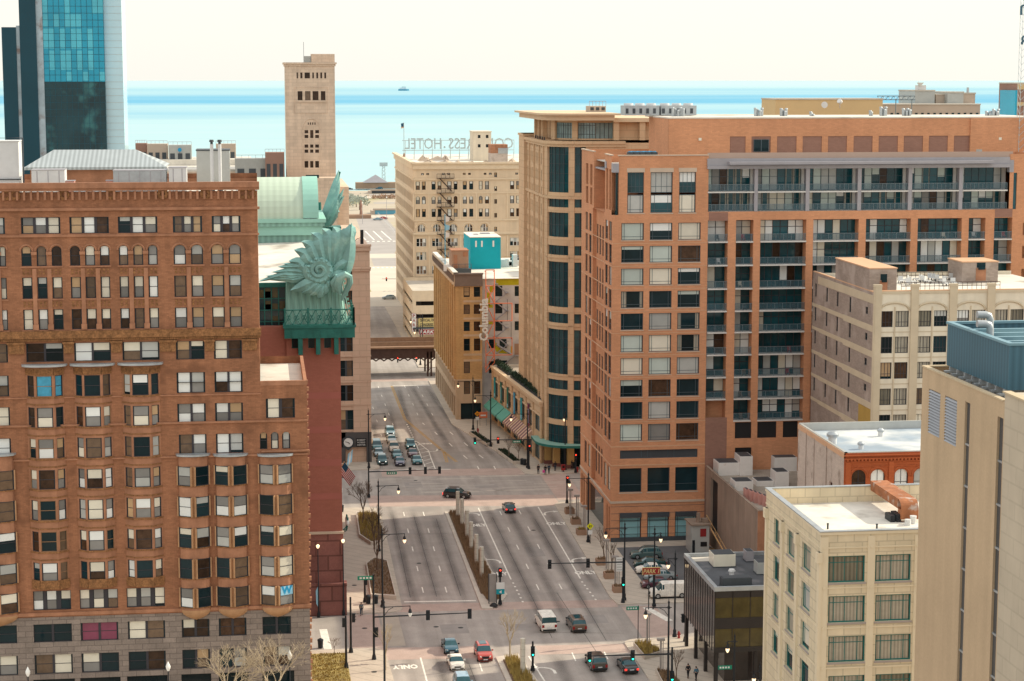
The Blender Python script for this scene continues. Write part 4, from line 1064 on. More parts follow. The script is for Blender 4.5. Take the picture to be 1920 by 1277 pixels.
# ------------------------------------------------------------------ pale stone building with the clock
YD=358.5;FD=WF(YD);XD0,XD1=8.0,WX(695,700,YD);ZD=WZ(670,462,YD)
B=thing('stone_building','pale pink stone corner building with a round clock on a dark ground floor','building',(14,YD,0))
rows=[(WZ(655,y1,YD),WZ(655,y0,YD))for y0,y1 in((545,570),(632,659),(676,706),(722,752),(769,806))]
dx=[(WX(642,720,YD)-.6,WX(652,720,YD)),(WX(653.5,720,YD),WX(662.5,720,YD))]
hs=[(dx[0][0],dx[1][1])+r for r in rows]+[(WX(650,510,YD),WX(662,510,YD),WZ(655,535,YD),WZ(655,497,YD),1.0)]
m=MB();ZG=WZ(670,810,YD)
wall_faces(m,FD,XD0,XD1,ZG,ZD,hs,.35,0)
m.fbox(FD,WX(661,600,YD),XD1+.02,-.3,.22,ZG,ZD,0)
for a,b,pr in((458,462,.6),(462,470,.35),(501,504,.45),(504,508,.3)):m.fbox(FD,XD0,XD1+pr*.5,-.2,.22+pr,WZ(670,b,YD),WZ(670,a,YD),0)
for y in(669,717,760):m.fbox(FD,XD0,XD1+.1,-.1,.30,WZ(655,y,YD),WZ(655,y-3,YD),0)
m.box(XD0,XD1,YD+.35,YD+55,0,ZD-.1,0)
m.build('wall',MATS['depaul_stone'],B)
for h in hs:window(B,FD,*h[:4],lights=1 if len(h)>4 else 2,frame='steel_dark',glass='glass_dark',dep=.3,mw=.35 if len(h)<5 else.1,blind=.1,rng=rng)
m=MB();xg=WX(643,850,YD)
m.fbox(FD,xg-4,XD1+.05,-.2,.3,WZ(660,838,YD),ZG,0);m.fbox(FD,xg-4,xg+.5,-.2,.3,0,ZG,0);m.fbox(FD,XD1-.9,XD1+.05,-.2,.3,0,WZ(660,838,YD),0)
m.fquad(FD,xg,XD1-.5,-1.2,.2,WZ(660,840,YD),1);m.build('ground_floor',[MATS['depaul_dark'],MATS['glass_dark']],B)
m=MB();m.box(WX(676,430,YD),WX(682,430,YD),YD+1,YD+1.5,ZD,WZ(678,432,YD));m.tube([(WX(660,450,YD),YD+1.2,ZD+.1),(WX(670,440,YD),YD+1.4,ZD+1.3),(WX(678,436,YD),YD+1.2,ZD+1.5)],.05,4);m.build('roof_mast',MATS['sign_black'],B)
c=thing('wall_clock','round pale clock in a dark shield on the corner of the stone building','clock',(WX(653,829,YD),YD-.35,WZ(653,829,YD)))
cu,cz=c.location.x,c.location.z;m=MB()
m.face([FD.p(cu+dx_,.36,cz+dz_)for dx_,dz_ in((-1.05,.75),(0,1.25),(1.05,.75),(1.05,-.7),(0,-1.5),(-1.05,-.7))],0);m.build('shield',MATS['steel_dark'],c)
m=MB();m.face([FD.p(cu+.88*math.cos(2*math.pi*k/20),.40,cz+.88*math.sin(2*math.pi*k/20))for k in range(20)]);m.build('face',MATS['sign_white'],c)
m=MB();m.tube([FD.p(cu,.43,cz),FD.p(cu-.55,.43,cz+.15)],.05,4);m.tube([FD.p(cu,.43,cz),FD.p(cu+.25,.43,cz-.3)],.06,4)
m.tube([FD.p(cu+.9*math.cos(2*math.pi*k/20),.41,cz+.9*math.sin(2*math.pi*k/20))for k in range(21)],.06,4);m.build('hands',MATS['sign_black'],c)
c=thing('name_plate','dark rectangular name plate with pale lettering beside the clock','sign',(WX(677,829,YD),YD-.35,WZ(677,829,YD)))
cu,cz=c.location.x,c.location.z;m=MB();m.fbox(FD,cu-.95,cu+.95,.31,.40,cz-.8,cz+.8);m.build('board',MATS['sign_black'],c)
for k,tx in enumerate(('ROBERT','MORRIS','CENTER')):lettering(tx,.42,MATS['sign_white'],c,FD.p(cu,.42,cz+.45-.45*k),(1,0,0),(0,0,1),.01)
# ------------------------------------------------------------------ tall stone tower against the lake and the roofs beside it
YA=540.0;FA=WF(YA)
B=thing('stone_tower','tall square sandstone tower with small windows standing against the lake','tower',(WX(584,330,YA),YA,0))
ax0,ax1=WX(537,300,YA),WX(629.5,300,YA);zt=WZ(580,117,YA);zb=0
hw=[]
for a,b in((556,559),(563,567),(571,581),(585.5,588.5),(593,596.5),(600.5,604),(608,611.5)):hw.append((a,b,136,147))
for a,b in((558,567),(572,582),(586,597),(601.5,610)):hw.append((a,b,171,188))
for a in(577,581.2,585.4,589.6):hw.append((a,a+2,229.5,234))
for a,b in((571,578),(581.5,587.5),(591,598)):
 for c_,d in(((244,250),(253,259))if a!=581.5 else((244,259),(260,260.1))):hw.append((a,b,c_,d))
 hw.append((a,b,271,277));hw.append((a,b,280.5,286.5));hw.append((a,b,302,314.5))
hz=[(WX(a,c_,YA),WX(b,c_,YA),WZ(580,d,YA),WZ(580,c_,YA))for a,b,c_,d in hw if d-c_>.5]
m=MB();wall_faces(m,FA,ax0,ax1,zb,zt-6,[h for h in hz if h[3]<zt-6],.35);wall_faces(m,FA,ax0,ax1,zt-6,zt-1,[h for h in hz if h[3]>=zt-6],.35)
m.fbox(FA,ax0-.25,ax1+.25,-14.8,.25,zt-1,zt-.45);m.fbox(FA,ax0-.55,ax1+.55,-15,.55,zt-.45,zt)
m.box(ax0,ax1,YA+.4,YA+14.5,0,zt-1)
for a,b,c_,d in((548,618,163,214),):pass
m.build('wall',MATS['auditorium_stone'],B)
m=MB();c=[FA.p(WX(584,240,YA)+2.2*math.cos(math.pi*k/10),.02,WZ(584,238,YA)+2.2*math.sin(math.pi*k/10))for k in range(11)]
m.tube([FA.p(WX(568.5,316,YA),.02,WZ(570,318,YA))]+list(reversed(c))+[FA.p(WX(599.5,316,YA),.02,WZ(598,318,YA))],.14,4)
m.tube([FA.p(WX(a,y,YA),.02,WZ(580,y,YA))for a,y in((552,164),(614,164),(614,212),(552,212),(552,164))],.10,4)
m.fbox(FA,WX(556,190,YA),WX(612,190,YA),-.1,.25,WZ(580,192,YA),WZ(580,189.5,YA));m.build('moulding',MATS['auditorium_stone'],B)
for h in hz:window(B,FA,*h,frame='frame_dark',glass='glass_warm',dep=.25,fw=.04,rails=(),blind=0,rng=rng)
m=MB();m.box(WX(584,110,YA),WX(628,110,YA),YA+2,YA+10,zt,WZ(600,101,YA));m.build('roof_block',MATS['auditorium_stone'],B)
m=MB();m.box(WX(570,110,YA),WX(583.5,110,YA),YA+2.5,YA+6,zt,WZ(575,105,YA));m.build('water_tank',MATS['blind_grey'],B)
m=MB();m.tube([(WX(570,110,YA),YA+3,zt),(WX(570,110,YA),YA+3,zt+5.5)],.05,4);m.build('aerial',MATS['steel_dark'],B)
YA2=532.0;Fb=WF(YA2)
B=thing('theatre_building','low pale sandstone block with flat white roofs below the stone tower','building',(-10,YA2,0))
m=MB();m.box(WX(534,330,YA2),WX(632,330,YA2),YA2,YA2+8,0,WZ(580,334,YA2));m.box(-60,WX(534,330,YA2)-.01,YA2+.5,YA2+50,0,WZ(400,322,YA2),0)
m.box(WX(632,330,YA2),WX(655,340,YA2),YA2+4,YA2+50,0,WZ(640,352,YA2));m.build('wall',MATS['auditorium_stone'],B)
m=MB();m.box(-60,WX(534,330,YA2)-.1,YA2+1,YA2+49,WZ(400,322,YA2),WZ(400,318,YA2));m.box(WX(250,300,YA2+30),WX(470,300,YA2+30),YA2+26,YA2+46,WZ(400,318,YA2),WZ(400,299,YA2+26));m.build('roof',MATS['roof_white'],B)
m=MB();m.fbox(Fb,WX(573,322,YA2),WX(598,322,YA2),-.5,.06,WZ(580,334,YA2)+.02,WZ(580,328,YA2));m.build('doorway',MATS['glass_dark'],B)
zr=WZ(400,299,YA2+26)
for lab,a,b,top,bot,mt,yy in(('dark roof screen of cooling plant left of the water tank',254,275,269,296,'far_wall_brown',565),('pale roof plant room with a rail on top left of the small blue disc',276,314,270,296,'far_wall',562),('grey plant room with a railing right of the small blue disc',316,359,272,296,'blind_grey',560),('plant room with a railing behind the two flue pipes',405,442,270,292,'far_wall',566),('brown brick hut left of the stone tower',497,533,286,335,'far_wall_brown',528),('cream plant room left of the brown brick hut',440,505,297,336,'blind_grey',530)):
 x0,x1=WX(a,280,yy),WX(b,280,yy);z0=WZ((a+b)/2,bot,yy);z1=WZ((a+b)/2,top,yy)
 def rails(t,x0,x1,y0,y1,z0,z1):
  m=MB();m.tube([(x0,y0,z1+.9),(x1,y0,z1+.9)],.05,4)
  for k in range(6):u=x0+(x1-x0)*k/5;m.tube([(u,y0,z1),(u,y0,z1+.9)],.04,4)
  m.build('railing',MATS['steel_grey'],t)
  m=MB()
  for k in range(3):u=x0+(x1-x0)*(k+.2)/3;m.box(u,u+(x1-x0)*.2,y0-.06,y0-.003,z0+(z1-z0)*.3,z0+(z1-z0)*.8)
  m.build('louvre',MATS['steel_dark'],t)
 box_thing('plant_room',lab,'roof hut',x0,x1,yy,yy+5,z0-8,z1,mt,extra=rails)
xx,zz_=W(337,281,559.5);t=thing('dish','small bright blue round disc on the roof plant','dish',(xx,559.5,zz_));m=MB()
m.tube([(xx,559.5,zz_),(xx,559.4,zz_)],.55,12);m.build('reflector',MATS['sign_blue'],t);m=MB();m.tube([(xx,559.6,zz_-2.6),(xx,559.6,zz_)],.07,5);m.build('mast',MATS['steel_dark'],t)
# ------------------------------------------------------------------ blue glass tower at the far left
YR=452.0;FR=WF(YR)
B=thing('glass_tower','tall blue glass tower with patterned panes and a dark mirrored foot','tower',(WX(130,290,YR),YR,0))
z0,zt=0,WZ(100,-60,YR)
rx={k:WX(k,150,YR)for k in(6,33,40,71,83,197,230)}
def poly(name,pts,mt):m=MB();m.face(pts);return m.build(name,MATS[mt],B)
zm=WZ(140,153,YR)
m=MB();m.fbox(FR,rx[83],rx[197],-16,0,zm,zt);m.build('blue_front',MATS['tower_blue'],B)
m=MB();m.fbox(FR,rx[83],rx[197],-16,-.02,z0,zm-.003);m.build('dark_front',MATS['tower_deep'],B)
rng=random.Random(21);pm=MB();ncol=11
def colx(k):return rx[83]+(rx[197]-rx[83])*k/ncol
rowsy=[(-30,26),(26,51),(53,92),(94,132),(134,152)]
for(ya,yb)in rowsy:
 for k in range(ncol):
  if rng.random()<.45:pm.fquad(FR,colx(k)+.05,colx(k+1)-.05,.03,WZ(140,yb,YR)+.1,WZ(140,ya,YR)-.1)
pm.build('pale_pane',MATS['tower_blue_pale'],B)
jm=MB()
for k in range(ncol+1):jm.fbox(FR,colx(k)-.035,colx(k)+.035,-.05,.05,z0,zt)
y=-40
while y<300:z=WZ(140,y,YR);jm.fbox(FR,rx[83],rx[197],-.05,.045,z-.035,z+.035);y+=12.9
jm.build('joints',MATS['tower_joint'],B)
m=MB();m.fbox(FR,rx[40],rx[71],-14,.6,z0,zt);m.fbox(FR,rx[6],rx[33],-12,.2,z0,WZ(20,51,YR));m.build('dark_fin',MATS['tower_navy'],B)
m=MB();m.fbox(FR,rx[71],rx[83],-14,.2,z0,zt);m.fbox(FR,rx[33],rx[40],-12,.0,z0,WZ(20,48,YR));m.build('painted_mirror_strip',MATS['tower_painted_mirror'],B)
m=MB();m.box(rx[197],rx[230],YR+1.5,YR+14,z0,zt);m.build('pale_side',MATS['tower_pale'],B)
m=MB();y=-40
while y<300:z=WZ(214,y,YR);m.box(rx[197]+.01,rx[230]+.02,YR+1.46,YR+1.5,z-.03,z+.03);y+=12.9
m.build('side_joints',MATS['blind_grey'],B)
# ------------------------------------------------------------------ orange brick apartment building
YO,XO=290.0,52.0;FO=WF(YO);FN=NF(XO)
B=thing('apartment_building','big orange brick apartment building with rows of balconies, right of the street','building',(90,YO,0))
rng=random.Random(31)
ox=lambda px,py=600:WX(px,py,YO)
oz=lambda py,px=1240:WZ(px,py,YO)
XWE=ox(1325,600);XB1=118.0;ZTOP=oz(292);YN1=319.0;ZS=oz(403)
wcols=[(1164,1206),(1217,1259),(1270,1312)];tcols=[(1176.5,1207.5),(1220,1261.5),(1273.5,1305)]
wrow=[(418,450),(461,492),(503,534),(545.5,577),(587,618),(628,659.5),(670.5,702),(711.5,743.5),(753,785),(794.5,826)]
hw=[];wl=[]
for a,b in wcols:
 for y0,y1 in wrow:hw.append((ox(a),ox(b),oz(y1),oz(y0)));wl.append(hw[-1]+('condo',))
hb=(ox(1162.5,850),ox(1308,850),oz(859),oz(843))
big=[(ox(a,900),ox(b,900),oz(922,1230),oz(877,1230))for a,b in((1161.5,1203),(1214,1255.5),(1266,1308))]
sto=[(ox(a,990),ox(b,990),oz(1016,1230),oz(960,1230))for a,b in((1161.5,1202),(1213.5,1254),(1265.5,1306))]
top=[(ox(a,350),ox(b,350),oz(399),oz(323))for a,b in tcols]
m=MB();XC=ox(1160,340)
XWC=XO
wall_faces(m,FO,XWC,XWE,0,ZS,hw+[hb]+big+sto,.45,0)
wall_faces(m,FO,XC,XWE,ZS,ZTOP,top,.5,0)
# north side: near block, middle recess, far block
def oy(px,py=600):return N(px,py,XO)[0]
yn=dict(n0=YO,n1=oy(1131),m0=oy(1131),m1=oy(1110.5),f1=YN1)
FM=NF(XO+.55)
nh=[];nrow=[(oz(y1+2),oz(y0-2))for y0,y1 in wrow]
near=[(oy(1145.3,700),oy(1139.8,700)),(oy(1138,700),oy(1133,700))];far=[(oy(1107.5,700),oy(1103,700)),(oy(1100.5,700),oy(1096.5,700))]
nl=[]
for u in near+far:
 for rz in nrow:nl.append((min(u),max(u))+rz)
for u in near+far:nl.append((min(u),max(u),oz(922,1230),oz(877,1230)))
nearh=[h for h in nl if h[1]<yn['n1']+.01];farh=[h for h in nl if h[0]>yn['m1']-.01]
arc=(oy(1112,950)-.3,yn['n1']+2.2)
wall_faces(m,FN,YO,yn['n1'],6.3,ZS,nearh,.35,0);wall_faces(m,FN,yn['m1'],YN1,6.3,ZS,farh,.35,0)
mid=[]
for k in range(4):
 u=yn['n1']+(yn['m1']-yn['n1'])*(k+.22)/4;w=(yn['m1']-yn['n1'])/4*.56
 for j in range(5):mid.append((u,u+w,oz(826-84*j+2),oz(770-84*j)))
 mid.append((u,u+w,oz(922,1230),oz(866,1230)))
wall_faces(m,FM,yn['n1'],yn['m1'],6.3,ZS,mid,.3,0)
for y in(yn['n1'],yn['m1']):m.face([(XO,y,6.3),(XO+.55,y,6.3),(XO+.55,y,ZS),(XO,y,ZS)])
# street level north side with passage openings
st=[(YO+.8,YO+1.9,.4,5.4),(YO+2.6,YO+3.8,.4,5.4),(YO+6.5,YN1-6.0,0,5.6),(YN1-4.6,YN1-3.2,.4,5.4),(YN1-2.4,YN1-1.0,.4,5.4)]
wall_faces(m,FN,YO,YN1,0,6.3,st,.8,0)
m.face([(XO,yn['n1'],6.3),(XO,yn['m1'],6.3),(XO+.6,yn['m1'],6.3),(XO+.6,yn['n1'],6.3)])
# top floors on the north side (cut back corner, recess with terrace, far pier)
ty=[oy(1160,340),oy(1134,340),oy(1111,340),oy(1095,340)]
hn1=[(ty[0]+(ty[1]-ty[0])*a,ty[0]+(ty[1]-ty[0])*b,oz(399),oz(318))for a,b in((.38,.62),(.7,.92))]
tN=YO+6.8;tM=YO+17.0
wall_faces(m,FN,YO+1.2,tN,ZS,ZTOP,[(YO+1.6,YO+3.2,oz(395),oz(318)),(YO+4.2,YO+5.9,oz(395),oz(318))],.35,0)
wall_faces(m,FN,tM,YN1,ZS,ZTOP,[(tM+1.5,tM+3.6,oz(360),oz(318)),(tM+5.5,tM+7.6,oz(360),oz(318)),(tM+1.5,tM+3.6,oz(398),oz(364)),(tM+5.5,tM+7.6,oz(398),oz(364))],.35,0)
m.face([(XO,tN,ZS),(XO+5,tN,ZS),(XO+5,tN,ZTOP),(XO,tN,ZTOP)]);m.face([(XO,tM,ZS),(XO+5,tM,ZS),(XO+5,tM,ZTOP),(XO,tM,ZTOP)]);m.face([(XO+5,tN,ZS),(XO+5,tM,ZS),(XO+5,tM,ZTOP),(XO+5,tN,ZTOP)])
m.face([(XO,YO,ZS),(XC+1,YO,ZS),(XC+1,YO+1.3,ZS),(XO,YO+1.3,ZS)])
m.face([(XO,YN1,0),(XB1,YN1,0),(XB1,YN1,ZTOP),(XO,YN1,ZTOP)]);m.face([(XB1,YO,0),(XB1,YN1,0),(XB1,YN1,ZTOP),(XB1,YO,ZTOP)])
m.face([(XO,tN,ZS-.02),(XO+5,tN,ZS-.02),(XO+5,tM,ZS-.02),(XO,tM,ZS-.02)])
# balcony side: piers and beams
slab=[oz(y,1350)for y in(453,497,541,583,623,665,707,748,789)]
piers=[(1362.5,1377.5),(1410,1423),(1508.5,1521.5),(1606,1619.5),(1703,1716),(1798,1811),(1842,1858.5),(1892,1907)]
zl,zh=oz(791,1350),oz(413,1350)
for a,b in piers:m.box(ox(a),ox(b),YO-.0,YO+2.0,zl,zh,0)
wall_faces(m,FO,XWE,XB1,zh,oz(397,1350),[],.2,0)
m.face([(XWE,YO,zh),(XB1,YO,zh),(XB1,YO+2,zh),(XWE,YO+2,zh)])
dk=[(ox(1378,800),ox(1409,800),oz(822,1400),oz(791.5,1400)),(ox(1420,800),ox(1456,800),oz(822,1400),oz(791.5,1400)),(ox(1468,800),ox(1496,800),oz(822,1400),oz(791.5,1400)),(ox(1378,850),ox(1409,850),oz(857,1400),oz(839,1400))]
wall_faces(m,FO,ox(1362.5,820),XB1,0,zl,dk,.3,0)
wall_faces(m,FO,ox(1907),XB1,zl,zh,[(ox(1907+5),XB1-.4,z+.5,z+2.4)for z in slab],.35,0)
m.face([(XWE,YO+2.0,zl),(XB1,YO+2.0,zl),(XB1,YO+2.0,zh),(XWE,YO+2.0,zh)])
m.build('wall',[MATS['orange_brick']],B)
# stone courses and base
m=MB()
for y in(455.5,498,541,582.5,623.5,665,706.5,748,789.5):m.fbox(FO,XO,XWE,-.1,.035,oz(y+1),oz(y),0)
for y,h,p in((835,2,.05),(870,2,.05)):m.fbox(FO,XO,XWE,-.1,p,oz(y+h),oz(y),0);m.fbox(FN,YO+.01,YN1,-.1,p,oz(y+h),oz(y),0)
m.fbox(FO,XO-.12,XWE,-.1,.14,oz(942,1230),oz(938,1230),1);m.fbox(FN,YO+.01,YN1,-.1,.12,oz(942,1230),oz(938,1230),1)
for k in range(5):z=oz(948+13*k,1230);m.fbox(FO,XO,XWE,-.1,.02,z-.05,z,2)
for y in(455.5,498,541,582.5,623.5,665,706.5,748,789.5):m.fbox(FN,YO+.01,YN1,-.1,.03,oz(y+1.2),oz(y),0)
for(a,b,c_,d)in top+big:m.fbox(FO,a-.1,b+.1,-.1,.06,c_-.16,c_-.01,1)
for(a,b,c_,d)in top:m.fbox(FO,a-.1,b+.1,-.05,.04,d+.01,oz(315),3)
for(a,b,c_,d)in hw:m.fbox(FO,a-.08,b+.08,-.1,.06,c_-.13,c_-.01,1)
m.fbox(FO,XC-.1,XWE,-.3,.12,ZTOP-.02,ZTOP+.14,1);m.fbox(FN,YO+1.2,tN,-.3,.12,ZTOP-.02,ZTOP+.14,1);m.fbox(FN,tM,YN1,-.3,.12,ZTOP-.02,ZTOP+.14,1)
m.fbox(FO,XO,XWE,-.1,.1,0,.8,2)
m.build('stone_course',[MATS['orange_brick_course'],MATS['stone_trim'],MATS['steel_dark'],MATS['stone_trim']],B)
m=MB();m.box(XO+.4,XB1,YO+.4,YN1-.3,ZTOP-1.3,ZTOP-1.2);m.build('roof',MATS['roof_pale'],B)
m=MB();m.box(XC-.9,XC+.02,YO-.08,YO+1.15,oz(323),oz(306));m.box(XO-.1,XO+.6,tN-1.4,tN,oz(318),oz(305));m.box(XO+.2,XO+4.9,tN,tM-.02,oz(324),oz(321));m.box(ox(1893,300),ox(1901,300),YO-.1,YO+1,oz(323,1890),oz(300,1890));m.build('corner_panel',MATS['steel_grey'],B)
m=MB();m.fbox(FO,XO+.5,XC-.05,-.4,-.35,ZS,oz(324));m.face([(XO+.5,YO+.4,ZS),(XO+.5,YO+1.2,ZS),(XO+.5,YO+1.2,oz(324)),(XO+.5,YO+.4,oz(324))]);m.build('corner_glass',MATS['glass_teal'],B)
for(a,b,c_,d,stl)in wl:window(B,FO,a,b,c_,d,1,'frame_slate','glass_dark',dep=.3,fw=.09,rails=(.2,),vbars=(.14,.86),style='condo',blind=.42,rng=rng)
for(a,b,c_,d)in top:
 zm=c_+(d-c_)*.47
 window(B,FO,a,b,c_,zm-.15,1,'frame_slate','glass_teal',dep=.35,fw=.09,rails=(.18,),vbars=(.2,.8),style='condo',blind=.6,name='top_window',rng=rng)
 window(B,FO,a,b,zm+.15,d,1,'frame_slate','glass_teal',dep=.35,fw=.08,rails=(.3,),vbars=(.25,.5,.75),style='condo',blind=.1,name='top_window',rng=rng)
window(B,FO,*hb,1,'frame_slate','steel_dark',dep=.3,rails=(),vbars=(.02,.28,.36,.62,.70,.98),name='louvre_band',blind=0)
for h in big:window(B,FO,*h,1,'frame_slate','glass_dark',dep=.35,rails=(.3,),vbars=(),name='large_window',blind=0,style='none')
for h in sto:
 w=window(B,FO,*h,1,'frame_dark','blind_white',dep=.3,fw=.14,rails=(.86,.70),vbars=(.13,.87),name='shop_window',blind=0,style='none',rng=rng)
 q=MB();zt=h[2]+(h[3]-h[2])*.80;q.fquad(FO,h[0]+.16,h[1]-.16,-.31,h[2]+.15,zt);q.build('frosted_film',MATS['film']if 'film' in MATS else M('film',(.26,.50,.54),.4,.05,coat=.4),w)
 q=MB();q.fbox(FO,h[0],h[1],-.3,.35,zt+.2,h[3]);q.build('canopy',MATS['steel_dark'],w)
for h in nearh+farh:window(B,FN,*h,1,'frame_slate','glass_dark',dep=.2,fw=.06,rails=(.3,),name='side_window',style='condo',blind=.25,rng=rng)
for h in mid:window(B,FM,*h,1,'frame_slate','glass_teal',dep=.18,fw=.06,rails=(.33,.66),name='tall_window',style='none',blind=0,rng=rng)
for q in dk:m=MB();m.fquad(FO,q[0],q[1],-.25,q[2],q[3]);m.build('dark_panel',MATS['sign_black'],B)
m=MB();m.fbox(FO,XWE+.01,ox(1362.3,830),-.2,.02,0,oz(783,1345));m.build('purple_panel',MATS['purple_brick'],B)
m=MB()
for s in st:m.fquad(FN,s[0],s[1],-.75,s[2],s[3])
m.build('passage_glass',MATS['glass_dark'],B)
# balconies: slab, railing, glazed door wall
def balcony(a,b,zf,zc,seed,u_is=None):
 x0,x1=a,b;r=random.Random(seed)
 mb=MB();mb.box(x0+.003,x1-.003,YO-.12,YO+1.99,zf-.20,zf);o=mb.build('balcony',MATS['slab_white'],B)
 F2=WF(YO+1.9);n=max(2,int((x1-x0)/1.05));gl=MB();fr=MB();mats=['glass_teal','blind_cream','blind_grey','blind_white','glass_warm','blind_white'];base=r.random()
 for k in range(n):
  ua,ub=x0+(x1-x0)*k/n,x0+(x1-x0)*(k+1)/n;q=r.random()
  mi=0 if q<.42+.25*(base<.3)else r.choice([1,2,3,3,4,5])if base>.2 else r.choice([0,0,4])
  gl.fquad(F2,ua,ub,.0,zf,zc,0)
  if mi:gl.fquad(F2,ua+.05,ub-.05,.012,zf+(0 if r.random()<.7 else 1.0),zc-.05,mi)
  fr.fbox(F2,ua-.045,ua+.045,.0,.07,zf,zc)
 for zz in(zf+.9 if r.random()<.3 else zf+2.05,zc-.06):fr.fbox(F2,x0,x1,.0,.06,zz-.045,zz+.045)
 gl.build('glazing',[MATS[q]for q in mats],o);fr.build('door_frame',MATS['frame_dark'],o)
 rl=MB();yb=YO+.05
 rl.box(x0+.01,x1-.01,yb-.03,yb+.03,zf+1.05,zf+1.11);rl.box(x0+.01,x1-.01,yb-.02,yb+.02,zf+.10,zf+.14)
 k=0
 while x0+k*1.2<x1:rl.box(x0+k*1.2+.01,x0+k*1.2+.06,yb-.025,yb+.025,zf,zf+1.05);k+=1
 rl.build('railing',MATS['rail_steel'],o)
 g_=MB();g_.face([(x0+.03,yb+.02,zf+.15),(x1-.03,yb+.02,zf+.15),(x1-.03,yb+.02,zf+1.04),(x0+.03,yb+.02,zf+1.04)]);g_.build('railing_glass',MATS['rail_glass'],o)
 if r.random()<.5:
  f=MB();u=x0+.5+r.random()*max(.1,x1-x0-1.4)
  f.box(u,u+.55,YO+.5,YO+1.0,zf+.38,zf+.46);f.box(u,u+.55,YO+1.0,YO+1.07,zf+.4,zf+1.0)
  for dx_ in(0,.49):
   for dy_ in(.5,.97):f.box(u+dx_,u+dx_+.06,YO+dy_,YO+dy_+.06,zf,zf+.4)
  f.build('chair',MATS[r.choice(['cloth_red','metal_white','steel_dark','bark','steel_dark','pylon'])],o)
cols=[(1326,1362.5),(1377.5,1410),(1423,1508.5),(1521.5,1606),(1619.5,1703),(1716,1798),(1811,1842),(1858.5,1892)]
zcs=[oz(414.5,1350)]+[s-.2 for s in slab[:-1]]
for ci,(a,b)in enumerate(cols):
 for si,zf in enumerate(slab):
  if ci==0 and si==8:continue
  if ci>=3 and si>4:continue
  balcony(ox(a),ox(b),zf,zcs[si],ci*20+si)
for a,b,y in((1326.5,1362.2,401),(1859,1891.5,399)):m=MB();m.fbox(FO,ox(a),ox(b),-.1,.02,oz(y+13,1350),oz(y-3,1350));m.build('purple_panel',MATS['purple_brick'],B)
# two glazed loft storeys under a grey canopy
zA,zM_,zT_=oz(397,1350),oz(359.5,1350),oz(317,1350)
lf=[(1327,1414.5),(1421,1511),(1518,1608),(1615,1703),(1710,1798),(1805,1889)]
m=MB();m.box(ox(1327),ox(1890),YO+.3,YO+3,zA-.35,zA);m.box(ox(1327),ox(1890),YO+2.9,YO+3.2,zA,zT_+2.0);m.build('loft_slab',MATS['slab_white'],B)
for i,(a,b)in enumerate(lf):
 for j,(z0,z1)in enumerate(((zA,zM_-.2),(zM_,zT_))):
  r=random.Random(i*7+j);x0,x1=ox(a,350),ox(b,350);n=6;fz=WF(YO+2.74)
  o=window(B,fz,x0,x1,z0,z1,n,'frame_slate','glass_teal',dep=.05,fw=.08,mw=.09,rails=(.62,),style='condo',blind=.33,name='loft_window',rng=r)
  mb=MB();yb=YO+.15
  mb.box(x0,x1,yb-.03,yb+.03,z0+1.02,z0+1.09)
  for k in range(12):u=x0+(x1-x0)*k/11;mb.box(u-.025,u+.025,yb-.02,yb+.02,z0,z0+1.02)
  if j:mb.box(x0,x1,YO-.1,YO+2.8,z0-.2,z0,1)
  mb.build('loft_railing',[MATS['rail_steel'],MATS['slab_white']],B)
  g_=MB();g_.face([(x0,yb+.02,z0+.1),(x1,yb+.02,z0+.1),(x1,yb+.02,z0+1.0),(x0,yb+.02,z0+1.0)]);g_.build('railing_glass',MATS['rail_glass'],B)
for a,b in((1414.5,1421),(1511,1518),(1608,1615),(1703,1710),(1798,1805)):m=MB();m.box(ox(a,350),ox(b,350),YO-.05,YO+1.0,zA,zT_);m.build('steel_column',MATS['steel_grey'],B)
m=MB();m.box(ox(1326,300),ox(1893,300),YO-.4,YO+3.2,zT_+.02,oz(310,1400));m.box(ox(1326,300),ox(1893,300),YO-.2,YO+3.2,oz(309.9,1400),oz(297,1400));m.box(ox(1364,300),ox(1858,300),YO-1.6,YO-.41,oz(308,1400),oz(303,1400));m.build('canopy',MATS['steel_grey'],B)
m=MB();yb=YO+.2;zz=oz(297,1400)
m.face([(ox(1327,300),yb,zz),(ox(1900,300),yb,zz),(ox(1900,300),yb,zz+.85),(ox(1327,300),yb,zz+.85)]);m.build('terrace_glass',M('terrace_screen',(.42,.30,.24),.2,.05,coat=.5),B)
m=MB();wall_faces(m,FO,ox(1892.5,350),XB1,oz(397,1350)+.002,ZTOP,[(ox(1900,350),ox(1906.5,350),oz(394,1900),oz(324,1900))],.3);m.build('end_wall',MATS['orange_brick'],B)
m=MB();m.fquad(FO,ox(1900,350),ox(1906.5,350),-.2,oz(394,1900),oz(324,1900));m.build('corner_glass',MATS['glass_teal'],B)
# set back upper storey
YP2,=(300.0,);FP=WF(YP2);xp0=WX(1254,260,YP2);zp1=WZ(1500,222,YP2);zp0=oz(300)
yN=N(1217,217,xp0)[0]
pn=[(1368.5,1398),(1409,1445),(1457,1493.5),(1505,1541),(1552.5,1588),(1600.5,1636),(1647.5,1683.5),(1694.5,1730.5),(1741.5,1777),(1788.5,1818.5)]
m=MB();hp=[(WX(a,270,YP2),WX(b,270,YP2),zp0-2,WZ(1500,255.5,YP2))for a,b in pn]
wall_faces(m,FP,xp0,122,zp0-2,zp1,hp,.15,0);m.box(xp0,122,YP2+.2,min(yN,318.8),zp0-2,zp1-.01,0);m.fbox(FP,WX(1818.5,250,YP2),122,-.1,.3,zp0-2,zp1,0)
m.fbox(FP,xp0-.05,122,-19,.08,zp1,zp1+.2,1);m.build('upper_storey',[MATS['orange_brick'],MATS['roof_white']],B)
